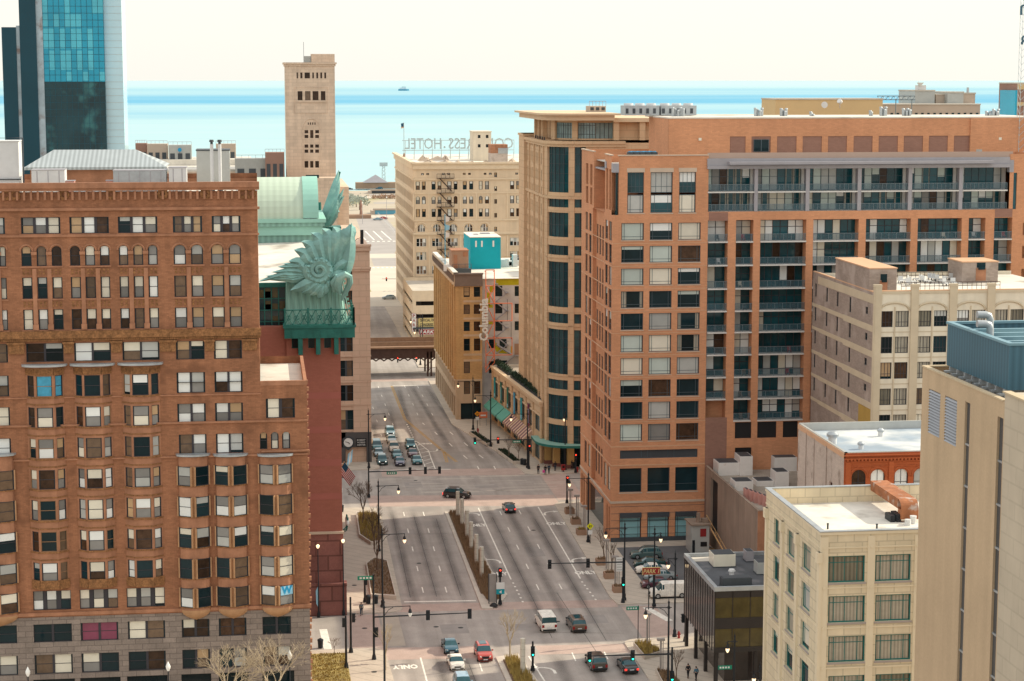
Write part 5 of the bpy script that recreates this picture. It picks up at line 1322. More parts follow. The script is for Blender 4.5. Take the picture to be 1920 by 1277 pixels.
for h in hp:m=MB();m.fquad(FP,h[0],h[1],-.12,h[2],h[3]);m.build('recessed_panel',MATS['purple_brick'],B)
window(B,FP,WX(1413,270,YP2),WX(1441.5,270,YP2),WZ(1420,284.5,YP2),WZ(1420,261.5,YP2),2,'frame_slate','glass_dark',dep=-.02,rails=(),blind=0,style='none',name='upper_window')
m=MB();m.fbox(FP,WX(1829,285,YP2),WX(1840,285,YP2),.28,.34,zp0-1,WZ(1830,280,YP2));m.build('door',MATS['blind_grey'],B)
m=MB()
for px,py in((1312,261),(1874,260)):m.fbox(FP,WX(px-2.5,py,YP2),WX(px+2.5,py,YP2),-.1,.36,WZ(px,py+2.5,YP2),WZ(px,py-2.5,YP2))
m.build('vent',MATS['blind_cream'],B)
# plant on the orange building's roof
def vents(px0,px1,yt,n,lab,YV=308.0):
 zt=WZ((px0+px1)/2,yt,YV);t=thing('vent_cluster',lab,'vents',(WX((px0+px1)/2,yt,YV),YV,zp1),0,'clusters of galvanised vent pipes');
 for k in range(n):
  u=WX(px0+(px1-px0)*(k+.5)/n,yt,YV);m=MB();m.cyl(u,YV+.3*(k%2),zp1,zt-.2*(k%3),.22,.22,8);m.cyl(u,YV+.3*(k%2),zt-.2*(k%3),zt-.2*(k%3)+.18,.3,.2,8);m.build('pipe',MATS['metal_galv'],t,True)
for px0,px1,yt,n,lab in((1259,1284,203,5,'vent pipe cluster just right of the cooling units'),(1414,1432,204,4,'vent pipe cluster above the small dark upper window'),(1463,1477,205,4,'vent pipe cluster below the left end of the tan roof block'),(1519,1526,211,3,'pair of short vents right below the white roof dish'),(1630,1637,209,2,'small twin vents left of the tall cluster below the tan block'),(1650,1664,202,4,'tall vent cluster at the right end of the tan block'),(1692,1708,205,5,'vent cluster right of the tan roof block'),(1848,1860,210,4,'left of the two vent clusters at the far right of the roof'),(1861,1875,206,4,'right of the two vent clusters at the far right of the roof')):
 vents(px0,px1,yt,n,lab)
def cooling(px0,px1,py0,lab,YV=312.0):
 x0,x1=WX(px0,205,YV),WX(px1,205,YV);z1=WZ(px0,py0,YV);t=thing('cooling_tower',lab,'roof unit',((x0+x1)/2,YV,zp1),0,'twin cooling units on the roof')
 m=MB();m.box(x0,x1,YV,YV+4,zp1+.3,z1-.35);m.build('casing',MATS['metal_galv'],t)
 for k in range(3):
  u=x0+(x1-x0)*(k+.5)/3;m=MB();m.cyl(u,YV+2,z1-.34,z1,.8,.75,12);m.build('fan',MATS['metal_white'],t,True)
 m=MB();
 for k in range(5):m.box(x0+(x1-x0)*(k+.1)/5,x0+(x1-x0)*(k+.5)/5,YV-.05,YV-.002,zp1+.6,z1-.8)
 m.build('louvre',MATS['steel_dark'],t)
cooling(1172,1236,194,'left of two big silver cooling units behind the beige tower top');cooling(1240,1306,194,'right of two big silver cooling units behind the beige tower top')
tz=WZ(1200,284,296.0);t=thing('rooftop_boxes','cluster of dark blue condenser units on the near roof corner','roof units',(WX(1205,285,296),296,ZTOP-1.2))
for k in range(9):
 u=WX(1182+5.6*k,285,296);m=MB();m.box(u-.42,u+.42,295.5+.6*(k%2),296.8+.6*(k%2),ZTOP-1.2,ZTOP+.35);m.build('condenser',MATS['steel_dark'],t)
 m=MB();m.cyl(u,296.1+.6*(k%2),ZTOP+.35,ZTOP+.45,.33,.3,8);m.build('fan',MATS['sign_blue'],t)
 # ------------------------------------------------------------------ beige tower with a rounded glass corner
XT,YT=50.8,347.0
B=thing('corner_tower','beige stone tower with a rounded glass corner and columned crown behind the orange building','building',(62,360,0))
rng=random.Random(8);FTn=NF(XT)
RAD=6.5;n=10
zc1=N(1028,268,XT)[1]
z64=N(1020,214,XT)[1]
arcp=[(XT+RAD-RAD*math.cos(math.pi/2*k/n),YT+RAD-RAD*math.sin(math.pi/2*k/n))for k in range(n+1)]
pf=[(XT,384.5)]+arcp+[(XT+14,YT)]
def zt_(py):return WZ(1050,py,YT)
bands=[(862,800),(790,744),(733,715),(704,620),(608,590),(578,493),(480,462),(446,400),(390,373),(362,272)]
bands=[(zt_(a),zt_(b))for a,b in bands]
def is_glass(k):return 2<=k<=6 or k==8 or k==9
m=MB();gl=MB();fr=MB()
for k in range(n):
 a,b=arcp[k],arcp[k+1];l=math.hypot(b[0]-a[0],b[1]-a[1]);d=((b[0]-a[0])/l,(b[1]-a[1])/l);nn=(d[1],-d[0])
 if nn[0]>0 or nn[1]>0:nn=(-nn[0],-nn[1])
 FF=Fac(a,d,nn)
 if is_glass(k):
  zz=4.2
  for(z0,z1)in bands:
   if z0<5:z0=4.2
   m.fquad(FF,0,l,0,zz,z0);m.fquad(FF,0,l,-.3,z0,z1,1)
   m.face([FF.p(0,0,z0),FF.p(l,0,z0),FF.p(l,-.3,z0),FF.p(0,-.3,z0)]);m.face([FF.p(0,0,z1),FF.p(l,0,z1),FF.p(l,-.3,z1),FF.p(0,-.3,z1)])
   fr.fbox(FF,-.035,.035,-.32,-.2,z0,z1)
   nz=max(1,int((z1-z0)/1.6))
   for q in range(1,nz):fr.fbox(FF,0,l,-.31,-.24,z0+(z1-z0)*q/nz-.03,z0+(z1-z0)*q/nz+.03)
   zz=z1
  m.fquad(FF,0,l,0,zz,zc1)
 else:m.fbox(FF,-.02,l+.02,-.4,.12 if k in(1,7)else 0,4.2,zc1)
 for z in(zt_(612),zt_(706),zt_(484),zt_(368),zt_(735)):m.fbox(FF,0,l,-.1,.12,z-.18,z)
hn=[]
cols_=[(YT+RAD+1.2+2.3*k,YT+RAD+2.1+2.3*k)for k in range(10)]
zrow=[2.9+i*3.05 for i in range(4,19)]
for u in cols_:
 for z in zrow:hn.append((u[0],u[1],z,z+2.0))
wall_faces(m,FTn,YT+RAD,377.0,11.5,zc1,hn,.3,0)
m.fbox(FTn,377.0,384.5,-8,.6,11.5,N(985,250,XT)[1],0);m.fbox(FTn,376.8,384.7,-8,.8,N(985,250,XT)[1]-.4,N(985,250,XT)[1],0)
for u in(YT+RAD+.3,YT+RAD+5.6,YT+RAD+12.4,YT+RAD+19):m.fbox(FTn,u,u+.7,-.1,.28,11.5,zc1)
wall_faces(m,WF(YT),XT+RAD,152,4.2,zc1,[],.3,0);m.box(XT+.5,152,YT+RAD,384,0,zc1-.05,0);m.box(XT+RAD,152,YT+.4,YT+RAD+1,4.2,zc1-.05,0)  # unseen southern length added so its shadow trims the crossing's sun strip
for z,p in((zc1-.7,.35),(zc1-.2,.6),(N(1020,370,XT)[1],.3)):
 pts=[(x-p*(1 if i==0 else.7),y-p*(0 if i==0 else.7))for i,(x,y)in enumerate(pf)]
 m.prism(pts+[(XT+14,384.5)],z,z+.5,0)
m.build('wall',[MATS['beige_stone'],MATS['glass_teal']],B)
fr.build('mullions',MATS['steel_dark'],B)
for h in hn:pass
hs_=sorted(hn,key=lambda h:h[0])[:90]
for h in hs_:window(B,FTn,*h,1,'frame_dark','glass_dark',dep=.22,fw=.06,rails=(),style='none',blind=0,name='side_window',rng=rng)
# crown
cp=[(XT+1.6,380)]+[(x+1.5,y+1.5)for x,y in arcp]+[(XT+8,YT+1.5)]
zk0,zk1,zk2=zc1+.45,zt_(231),zt_(226)
m=MB();gl=MB()
inn=[(x+2.0,y+2.0)for x,y in arcp]
m.prism([(XT+3,378)]+inn+[(95,YT+2),(95,378)],zk0,zk2-.1,0)
for k in range(n):
 a,b=inn[k],inn[k+1];l=math.hypot(b[0]-a[0],b[1]-a[1]);d=((b[0]-a[0])/l,(b[1]-a[1])/l);nn=(d[1],-d[0])
 if nn[0]>0 or nn[1]>0:nn=(-nn[0],-nn[1])
 FF=Fac(a,d,nn)
 if k in(2,3,4,5,7,8,9):gl.fquad(FF,.03,l-.03,.05,zk0+.3,zk1);gl.fbox(FF,-.05,.05,.05,.12,zk0+.3,zk1,1);gl.fbox(FF,l/2-.03,l/2+.03,.05,.1,zk0+.3,zk1,1);gl.fbox(FF,0,l,.05,.1,zk0+1.0,zk0+1.08,1);gl.fbox(FF,0,l,.05,.1,zk1-.5,zk1-.42,1)
 else:m.fbox(FF,0,l,-.1,.5,zk0,zk2)
FTw=WF(YT+2)
gl.fquad(FTw,XT+RAD+2.05,XT+RAD+5.2,.06,zk0+.3,zk1)
for q in range(5):u=XT+RAD+2.05+q*.78;gl.fbox(FTw,u-.05,u+.05,.06,.12,zk0+.3,zk1,1)
for px in(1157,1206):u=WX(px,245,YT);m.box(u-.5,u+.5,YT+.6,YT+1.6,zk0,zk2)
for k in range(3):m.box(XT+.8,XT+1.7,362+5*k,363+5*k,zk0,zk2)
m.build('crown_wall',[MATS['beige_stone']],B);gl.build('crown_glass',[M('crown_glass_mat',(.20,.29,.30),.08,.3,.6,spec=.5),MATS['steel_dark']],B)
m=MB();xo=WX(1130,215,YT);
m.prism([(XT-1.0,381)]+[(x-.9,y-.9)for x,y in arcp]+[(xo+2,YT-.9),(xo+2,381)],zk2,zk2+.9,0);m.prism([(XT-1.8,382)]+[(x-1.5,y-1.5)for x,y in arcp]+[(xo+3,YT-1.5),(xo+3,382)],zk2+.91,zk2+1.25,0)
m.prism([(xo+2.01,YT+.2),(96,YT+.2),(96,381),(xo+2.01,381)],zk2-.3,zk2+.4,0)
m.build('crown_cornice',MATS['beige_stone_pale'],B)
x0,x1=WX(1105,205,360),WX(1136,205,360);box_thing('lift_room','small tan lift housing with a railing on top of the beige tower crown','roof hut',x0,x1,360,364,zk2+1.25,WZ(1120,199,360),'far_wall',extra=rails)
# curved entrance canopy
m=MB();ci=[(x,y)for x,y in arcp];co_=[(x-2.6*(1-k/n*.0)*(.75),y-2.6*.75)for k,(x,y)in enumerate(arcp)]
m.prism([(XT,YT+RAD+3)]+ci+[(XT+14,YT)]+[(XT+14,YT-2)]+list(reversed(co_))+[(XT-2,YT+RAD+3)],4.3,4.75,0,1);m.build('entrance_canopy',[MATS['copper_dark'],MATS['copper_pale']],B)
m=MB()
for k in(1,4,7):m.box(arcp[k][0]-.0,arcp[k][0]+1.2,arcp[k][1],arcp[k][1]+1.2,.8,4.3,0);m.box(arcp[k][0]-.1,arcp[k][0]+1.3,arcp[k][1]-.1,arcp[k][1]+1.3,0,.8,1)
m.build('entrance_pier',[M('pier_yellow',(.55,.37,.15),.8,.1),MATS['library_granite']],B)
m=MB();m.prism([(x+1.8,y+1.8)for x,y in arcp]+[(XT+14,YT+1.8),(XT+14,355),(XT+1.8,360)],0,4.25);m.build('entrance_glass',MATS['glass_dark'],B)
# ------------------------------------------------------------------ low shop wing with awnings (its front follows the flaring kerb)
SA,SB=(50.3,353.5),(46.9,400.5);LS=math.hypot(SB[0]-SA[0],SB[1]-SA[1]);ds_=((SB[0]-SA[0])/LS,(SB[1]-SA[1])/LS)
FS=Fac(SA,ds_,(-ds_[1],ds_[0]));us0,us1=0.0,LS;nb=7;bayw=LS/nb
B=thing('shop_row','two storey beige shop wing with awnings and banners joined to the beige tower','building',(52,375,0))
zs1=(WZ(925,693,400.5)+WZ(1019,745,353.5))/2
m=MB();hs=[]
for k in range(nb):u=bayw*k;hs.append((u+1.0,u+bayw-1.0,5.6,zs1-3.0));hs.append((u+.8,u+bayw-.8,.3,3.5))
wall_faces(m,FS,0,LS,0,zs1,hs,.35,0);m.face([FS.p(0,0,0),FS.p(0,-4,0),FS.p(0,-4,zs1),FS.p(0,0,zs1)]);m.face([FS.p(LS,0,0),FS.p(LS,-16,0),FS.p(LS,-16,zs1),FS.p(LS,0,zs1)])
for k in range(nb+1):u=bayw*k;m.fbox(FS,u-.45,u+.45,-.1,.2,0,zs1-.9)
m.fbox(FS,-.3,LS+.3,-.3,.55,zs1-.35,zs1,1);m.fbox(FS,-.2,LS+.2,-.3,.35,zs1-.9,zs1-.36,1);m.fbox(FS,-.1,LS+.1,-.2,.25,zs1-2.75,zs1-2.5,1)
for k in range(nb):u=bayw*k;m.fbox(FS,u+1.0,u+bayw-1.0,-.05,.06,zs1-2.2,zs1-1.2,1)
m.build('wall',[MATS['beige_stone'],MATS['beige_stone_pale']],B)
m=MB();m.face([FS.p(0,-.3,zs1-.3),FS.p(LS,-.3,zs1-.3),FS.p(LS,-16,zs1-.3),FS.p(0,-8,zs1-.3)]);m.build('roof',MATS['roof_gravel'],B)
m=MB();m.fbox(FS,LS-.4,LS,-16,-.31,zs1-.29,zs1+.15);m.build('parapet',MATS['roof_white'],B)
for i,h in enumerate(hs):window(B,FS,*h,1,'frame_dark','glass_teal',dep=.25,rails=(.7,),vbars=(.33,.66),style='none',blind=0,name='shop_window' if i%2 else 'upper_window',rng=rng)
def us_(px,d):
 q=G(px,900,0);k=q[0]/q[1];a=FS.p(0,d,0);return(k*a[1]-a[0])/(ds_[0]-k*ds_[1])
for k,(pa,pb)in enumerate(((930,957),(961,986),(988,1017))):
 b,a=us_(pa,-1.3),us_(pb,-1.3);c=FS.p((a+b)/2,-1.3,zs1-.3)
 t=thing('hedge_box',('clipped dark hedge planter at the far end of the shop roof','clipped dark hedge planter in the middle of the shop roof','clipped dark hedge planter nearest the rounded tower on the shop roof')[k],'hedge',c)
 m=MB();m.fbox(FS,a,b,-1.8,-.8,zs1-.28,zs1+.2);m.build('planter',MATS['steel_dark'],t)
 m=MB();r=random.Random(k)
 for q in range(1500):
  p=Vector(FS.p(r.uniform(a,b),-1.3+r.uniform(-.62,.62),zs1+.15+r.random()*.8));s_=r.uniform(.12,.24);d1=Vector((r.gauss(0,1),r.gauss(0,1),r.gauss(0,1))).normalized()*s_;d2=Vector((r.gauss(0,1),r.gauss(0,1),r.gauss(0,1))).normalized()*s_
  m.face([p,p+d1,p+d1+d2,p+d2])
 m.build('foliage',MATS['hedge'],t)
AW=('teal awning farthest along the shop wing','middle one of three teal awnings on the shop wing','teal awning next to the striped awnings','maroon and tan striped awning next to the teal awnings','middle one of three striped awnings on the shop wing','striped awning nearest the rounded tower corner')
for k in range(6):
 stripe=k>2;u0,u1=LS-bayw*(k+1)+.35,LS-bayw*k-.35
 t=thing('awning',AW[k],'awning',FS.p((u0+u1)/2,.2,3.3),0,'awnings over the shop windows');m=MB();n=7
 for q in range(n):
  a,b=u0+(u1-u0)*q/n,u0+(u1-u0)*(q+1)/n;mi=q%2 if stripe else 0
  m.face([FS.p(a,.22,5.0),FS.p(b,.22,5.0),FS.p(b,2.0,3.4),FS.p(a,2.0,3.4)],mi);m.face([FS.p(a,2.0,3.4),FS.p(b,2.0,3.4),FS.p(b,2.0,3.0),FS.p(a,2.0,3.0)],mi)
 for u in(u0,u1):m.face([FS.p(u,.22,5.0),FS.p(u,2.0,3.4),FS.p(u,.22,3.4)],0)
 m.build('canvas',[MATS['awning_tan' if stripe else 'awning_teal'],MATS['awning_maroon']],t)
 m=MB();m.tube([FS.p(u0+.1,.2,3.25),FS.p(u0+.1,1.95,3.2),FS.p(u1-.1,1.95,3.2),FS.p(u1-.1,.2,3.25)],.04,4);m.build('frame',MATS['steel_dark'],t)
for k,(mt,lab)in enumerate((('banner_teal','plain teal banner farthest along the shop wing'),('banner_green','dark green banner second from the far end of the shop wing'),('banner_green','dark green banner in the middle of the shop wing'),('banner_blue','bright blue banner on the shop wing above the striped awnings'),('banner_teal','teal banner second from the tower on the shop wing'),('banner_maroon','maroon banner nearest the rounded tower corner'))):
 u=LS-bayw*(k+.5);t=thing('banner',lab,'banner',FS.p(u,.3,7),0,'vertical banners on the shop wing')
 m=MB();m.fbox(FS,u-.8,u+.8,.28,.32,5.3,9.6);m.build('cloth',MATS[mt],t)
 m=MB();m.fbox(FS,u-.2,u+.2,.325,.335,5.9,8.6)if k in(1,3,5)else m.fbox(FS,u-.45,u+.45,.325,.335,5.6,6.3);m.build('emblem',MATS['flag_cyan'],t)
 m=MB();m.tube([FS.p(u-.85,.05,9.65),FS.p(u-.85,.33,9.65),FS.p(u+.85,.33,9.65)],.05,4);m.build('rod',MATS['steel_dark'],t)
 # ------------------------------------------------------------------ tan brick building with the painted side wall
YC,XC_=402.0,39.4;FC=WF(YC);FCn=NF(XC_);rng=random.Random(14)
B=thing('brick_building','six storey tan brick corner building with a grey and yellow painted end wall','building',(46,YC,0))
zt=WZ(880,513,YC);xm=WX(904,600,YC);xe=58.0;yE=451.0
cx=lambda px,py=600:WX(px,py,YC)
cz=lambda py:WZ(880,py,YC)
hs=[]
for y0,y1 in((538,557),(571,589),(603,621),(635,658),(678,700),(715,739)):
 for a,b in((869.5,881),(888.5,900.5)):
  if y0==678 and a>880:continue
  hs.append((cx(a),cx(b),cz(y1),cz(y0)))
hs.append((cx(864,790),cx(902.5,790),.1,cz(756)))
m=MB();zs_=cz(712)
wall_faces(m,FC,XC_,xm,zs_,zt-2.6,[h for h in hs if h[2]>zs_],.35,0);wall_faces(m,FC,XC_,xm,0,zs_,[h for h in hs if h[3]<zs_+.3],.5,1)
m.fbox(FC,XC_-.25,xm+.1,-.4,.3,zt-2.6,zt-.2,2);m.fbox(FC,XC_-.5,xm+.2,-.5,.55,zt-.2,zt+.1,2)
nh=[];nb=10
for k in range(nb):
 u0=YC+1.6+(yE-YC-2.4)*k/nb
 for z in(8.6+.2,12.4,15.8,19.2,22.6):nh.append((u0+.8,u0+3.6,z,z+2.2))
wall_faces(m,FCn,YC,yE,zs_,zt-2.6,[h for h in nh if h[2]>zs_],.6,0)
gh=[(YC+1.6+(yE-YC-2.4)*k/nb+.6,YC+1.6+(yE-YC-2.4)*k/nb+3.9,.2,4.6)for k in range(nb)];gh2=[(YC+1.6+(yE-YC-2.4)*k/nb+1.0+1.6*j,YC+1.6+(yE-YC-2.4)*k/nb+2.1+1.6*j,5.8,7.9)for k in range(nb)for j in range(2)]
wall_faces(m,FCn,YC,yE,0,zs_,gh+gh2,.6,1)
for k in range(nb+1):u=YC+1.4+(yE-YC-2.4)*k/nb;m.fbox(FCn,u-.6,u+.6,-.2,.35,zs_,zt-2.4,0)
m.fbox(FCn,YC-.2,yE,-.3,.3,zt-2.6,zt-.2,1);m.fbox(FCn,YC-.5,yE+.3,-.5,.6,zt-.2,zt+.1,1)
for k in range(28):u=YC+.6+k*1.75;m.fbox(FCn,u,u+.5,.3,.55,zt-1.7,zt-.25,2)
for y in(530,563,595.5,627,663,674):m.fbox(FC,cx(869),xm-.1,-.1,.06,cz(y+4),cz(y),1)
m.fbox(FC,XC_-.1,xm,-.1,.2,zs_-.3,zs_+.1,1);m.fbox(FCn,YC-.1,yE,-.1,.3,zs_-.3,zs_+.1,1)
m.box(XC_+.7,xm,YC+.6,yE-.01,0,zt-1.5,0);m.face([(XC_,yE,0),(xe,yE,0),(xe,yE,zt-1),(XC_,yE,zt-1)])
m.build('wall',[MATS['columbia_brick'],MATS['columbia_stone'],MATS['columbia_cap']],B)
for i,h in enumerate(hs):
 if i<len(hs)-1:window(B,FC,*h,1,'frame_dark','glass_dark',dep=.25,rails=(.5,),style='sash',blind=.25,rng=rng)
for h in sorted(nh)[:50]:window(B,FCn,*h,1,'frame_dark','glass_dark',dep=.5,rails=(),style='none',blind=0,name='side_window',rng=rng)
m=MB()
for q in gh+gh2:m.fquad(FCn,q[0],q[1],-.55,q[2],q[3])
m.fquad(FC,hs[-1][0],hs[-1][1],-.45,hs[-1][2],hs[-1][3]);m.build('street_glass',MATS['glass_dark'],B)
m=MB();mh=[]
Fm=WF(YC+1.5)
mx=lambda px,py=600:WX(px,py,YC+1.5)
mzz=lambda py:WZ(930,py,YC+1.5)
for a,b,y0,y1 in((928.5,942,536,556),(928.5,942,570,588),(928.5,942,603,621),(916.5,928.5,636,653),(936.5,950,636,653),(965,975.5,537,556),(965,975.5,570,588),(965,975.5,603,620),(916.5,928.5,677,700),(939,951,676,690)):mh.append((mx(a),mx(b),mzz(y1),mzz(y0)))
wall_faces(m,Fm,xm,xe,0,mzz(522),mh,.3,0);m.box(xm+.4,xe,YC+2,yE-.01,0,zt-1.5,0)
for a,b,y0,y1 in((930,990,523,535),(918,924.5,536,548),(913,919,548,573),(916,924,571,577),(916,924,603,608)):m.fbox(Fm,mx(a),mx(b),-.05,.025,mzz(y1),mzz(y0),1)
m.face([Fm.p(mx(929),.03,mzz(642)),Fm.p(mx(960),.03,mzz(664)),Fm.p(mx(932),.03,mzz(662)),Fm.p(mx(928),.03,mzz(655))],1);m.fbox(Fm,mx(957.5),mx(961),-.05,.02,mzz(664),mzz(650),1);m.fbox(Fm,mx(973.5),mx(976),-.05,.02,mzz(662),mzz(644),1)
m.fbox(Fm,mx(964.5),mx(973),-.05,.05,mzz(666),mzz(645),2)
m.build('painted_wall',[MATS['mural_grey'],MATS['mural_yellow'],MATS['tan_shed']],B)
for h in mh:window(B,Fm,*h,1,'frame_dark','glass_dark',dep=.2,rails=(.5,),style='none',blind=0,name='end_window',rng=rng)
m=MB();m.box(XC_+.6,xe,YC+1,yE-.4,zt-1.3,zt-1.2);m.box(XC_-.5,XC_+.5,YC+.4,yE,zt+.1,zt+.3);m.build('roof',MATS['roof_white'],B)
# roof huts
yy=424.0;x0,x1=WX(882,470,yy),WX(939,470,yy);z0,z1=zt-1.2,WZ(905,445.5,yy)
t=thing('teal_roof_hut','bright teal painted roof hut with narrow white slits','roof hut',((x0+x1)/2,yy,z0));m=MB()
m.box(x0,x1,yy,yy+14,z0,z1);m.build('wall',MATS['teal_paint'],t)
m=MB();m.box(x0-.1,x1+.1,yy-.1,yy+14.1,z1,z1+.15);m.build('roof',MATS['roof_white'],t)
m=MB();m.box(x0+1.5,x0+2.4,yy+6,yy+8,z1+.15,z1+.3);m.box(x0+3.2,x0+5.2,yy+8,yy+10,z1+.15,z1+.35);m.build('skylight',MATS['steel_grey'],t)
for px in(892.5,903.5,925):
 m=MB();u=WX(px,457,yy);m.box(u-.18,u+.18,yy-.05,yy-.004,WZ(900,463,yy),WZ(900,451.5,yy));m.build('slit_window',MATS['sign_white'],t)
yy=414.0;x0,x1=WX(847,480,yy),WX(878.5,480,yy);zh=WZ(860,470.5,yy)
def hutdoor(t,x0,x1,y0,y1,z0,z1):
 m=MB();m.box(x0-.1,x1+.1,y0-.1,y1+.1,z1,z1+.15);m.box(x0+.4,x0+1.2,y0-.05,y0-.004,z0+.6,z1-.8);m.box(x1-1.2,x1-.2,y0-.05,y0-.004,z1-1.2,z1-.2);m.build('door',MATS['terracotta'],t)
 m=MB();m.box(x0-.3,x1+.4,y0-1.6,y0-.1,z0,z0+1.2);m.tube([(x0,y0-1.7,z0+2.2),(x1+.4,y0-1.7,z0+2.2)],.04,4)
 for k in range(4):u=x0+(x1+.4-x0)*k/3;m.tube([(u,y0-1.7,z0+1.2),(u,y0-1.7,z0+2.2)],.04,4)
 m.build('platform',MATS['steel_dark'],t)
box_thing('stair_hut','brown metal stair hut left of the teal roof hut','roof hut',x0,x1,yy,yy+6,zt-1.2,zh,'tan_shed',extra=hutdoor)
fx=WX(834.5,470,408);t=thing('flagpole','pale roof flagpole with three small flags on the tan brick building','flagpole',(fx,408,zt))
m=MB();m.tube([(fx,408,zt),(fx,408,WZ(834,402,408))],.09,6);m.build('pole',MATS['blind_cyan'],t)
for k,(py,mt)in enumerate(((412,'flag_white'),(428,'flag_cyan'),(442,'flag_white'))):
 m=MB();z=WZ(834,py,408);m.face([(fx+.1,408,z+.8),(fx+1.0,408,z+.5),(fx+.9,408.1,z-.3),(fx+.1,408,z-.5)]);m.build('flag',MATS[mt],t)
m=MB();m.box(fx-.3,fx+.3,407.7,408.3,zt,zt+1.4);m.build('base',MATS['sign_white'],t)
# orange scaffold frame with the vertical name sign, and the fire escape
YS_=YC-1.0
t=thing('sign_frame','orange steel lattice frame carrying a vertical white name sign','sign',(WX(920,700,YS_),YS_,6));m=MB()
sx=lambda px:WX(px,600,YS_)
sz=lambda py:WZ(925,py,YS_)
P_=lambda px,py:(sx(px),YS_,sz(py))
for a,b in(((911,506),(911,698)),((927,506),(927,680)),((911,506),(927,506)),((911,536),(927,536)),((911,569),(960,569)),((911,602),(960,602)),((911,634),(960,634)),((911,666),(960,666)),((960,569),(960,602)),((960,634),(960,666)),((911,569),(927,538)),((911,569),(927,602)),((911,634),(927,602)),((911,634),(927,666)),((911,698),(927,680)),((911,536),(927,569)),((911,666),(927,652)),((927,666),(911,690))):m.tube([P_(*a),P_(*b)],.09,4)
for px in(911,927):
 m.tube([(sx(px),YS_,sz(510)),(sx(px),YC+1.4,sz(510))],.09,4);m.tube([(sx(px),YS_,sz(634)),(sx(px),YC+1.4,sz(634))],.09,4);m.tube([(sx(px),YS_,sz(690)),(sx(px),YC+1.4,sz(690))],.09,4)
m.build('frame',MATS['orange_steel'],t)
lettering('Columbia',2.45,MATS['sign_white'],t,(sx(907.5),YS_-.2,sz(599)),(0,0,1),(-1,0,0),.08,.085,sx=.92)
t=thing('fire_escape','grey zigzag fire escape stairs on the painted end wall','fire escape',(mx(945),YC+.6,8));m=MB()
for y0 in(532,566,598,630):
 m.tube([Fm.p(mx(929),.6,mzz(y0)),Fm.p(mx(950),.6,mzz(y0+17))],.12,4);m.tube([Fm.p(mx(950),.6,mzz(y0+17)),Fm.p(mx(929),.6,mzz(y0+33))],.12,4)
 m.fbox(Fm,mx(927),mx(933),.05,1.2,mzz(y0),mzz(y0)+.1);m.fbox(Fm,mx(946),mx(953),.05,1.2,mzz(y0+17),mzz(y0+17)+.1)
 m.tube([Fm.p(mx(946),1.2,mzz(y0+9)),Fm.p(mx(953),1.2,mzz(y0+9))],.05,4)
m.tube([Fm.p(mx(930),.7,mzz(645)),Fm.p(mx(958),.7,mzz(664))],.22,4);m.tube([Fm.p(mx(966),.5,mzz(666)),Fm.p(mx(946),.5,mzz(682))],.12,4);m.fbox(Fm,mx(963),mx(976),.05,1,mzz(667),mzz(666));m.build('stairs',MATS['steel_grey'],t)
m=MB();m.tube([Fm.p(mx(950),1.2,mzz(560)),Fm.p(mx(950),1.2,mzz(600))],.05,4);m.tube([Fm.p(mx(958),.4,mzz(604)),Fm.p(mx(958),.4,mzz(636))],.05,4);m.build('handrail',MATS['steel_dark'],t)
# white cluttered lower roof behind
t=thing('roof_units','pale ducts and units scattered on the white roof behind the teal hut','roof units',(50,430,zt-1.2))
for px,py,w,h,mt in((945,498,2.2,1.6,'metal_white'),(962,505,4.5,1.0,'metal_white'),(971,513,3,1.5,'steel_dark'),(955,512,3,.8,'metal_galv'),(966,494,1.0,2.6,'metal_white')):
 u=WX(px,py,428+px%7);m=MB();m.box(u-w/2,u+w/2,428+px%7,430+px%7,zt-1.2,zt-1.2+h);m.build('duct',MATS[mt],t)
 # ------------------------------------------------------------------ hotel with the roof letters
YH,XH=560.0,43.2;FH=WF(YH);FHn=NF(XH)
B=thing('hotel','pale stone hotel block with arched windows seen past the tan brick building','building',(60,YH,0))
hx=lambda px,py=420:WX(px,py,YH)
hzf=lambda py:WZ(870,py,YH)
zt=hzf(309);yhe=640.0;xhe=92.0
q=lambda X:740+X/7.5125
hs=[];rows1=[(340,355.5)];pairs=[((780,787.5),(791.5,798.5)),((809.5,817),(821,828)),((839,847),(851,858)),((868,875.5),(880,887.5)),((898,905),(909.5,917)),((956.5,964),(968,975))]
for pr in pairs:
 for y0,y1,ar in((340,355.5,0),(367.5,382,1.0),(391.5,406.5,0)):
  for a,b in pr:hs.append((hx(a),hx(b),hzf(y1),hzf(y0))+((1.0,)if ar and pr[0][0]<950 else()))
for a,b in((783,797),(812,826),(843,857),(871,886),(901,915)):hs.append((hx(a),hx(b),hzf(434),hzf(420),1.0))
for a,b in((780.5,799),(810,829),(839,858),(868,887),(898,917),(956,976)):
 for y0 in(446.5,472,498,524,548,574,600):hs.append((hx(a),hx(b),hzf(y0+15),hzf(y0)))
for y0 in(324,350,374,400,426,448):hs.append((hx(927),hx(932),hzf(y0+8.5),hzf(y0)))
for k in range(18):
 a=772.5+9.75*k+(20 if k>14 else 0)
 if a<976 and k%4 in(1,2):hs.append((hx(a+8),hx(a+13),hzf(328),hzf(324.3)))
m=MB();nz=[];
for y0,y1 in((340,356),(367,382),(391,407),(418,434),(446,461),(472,487),(498,513),(524,539),(550,565),(576,590)):
 for k in range(14):u=YH+2.0+5.3*k;nz.append((u,u+1.5,hzf(y1),hzf(y0)));nz.append((u+2.3,u+3.8,hzf(y1),hzf(y0)))
wall_faces(m,FH,XH,xhe,0,zt,hs,.4,0);wall_faces(m,FHn,YH,yhe,0,zt,nz,.4,0)
m.box(XH+.5,xhe,YH+.5,yhe,0,zt-1,0)
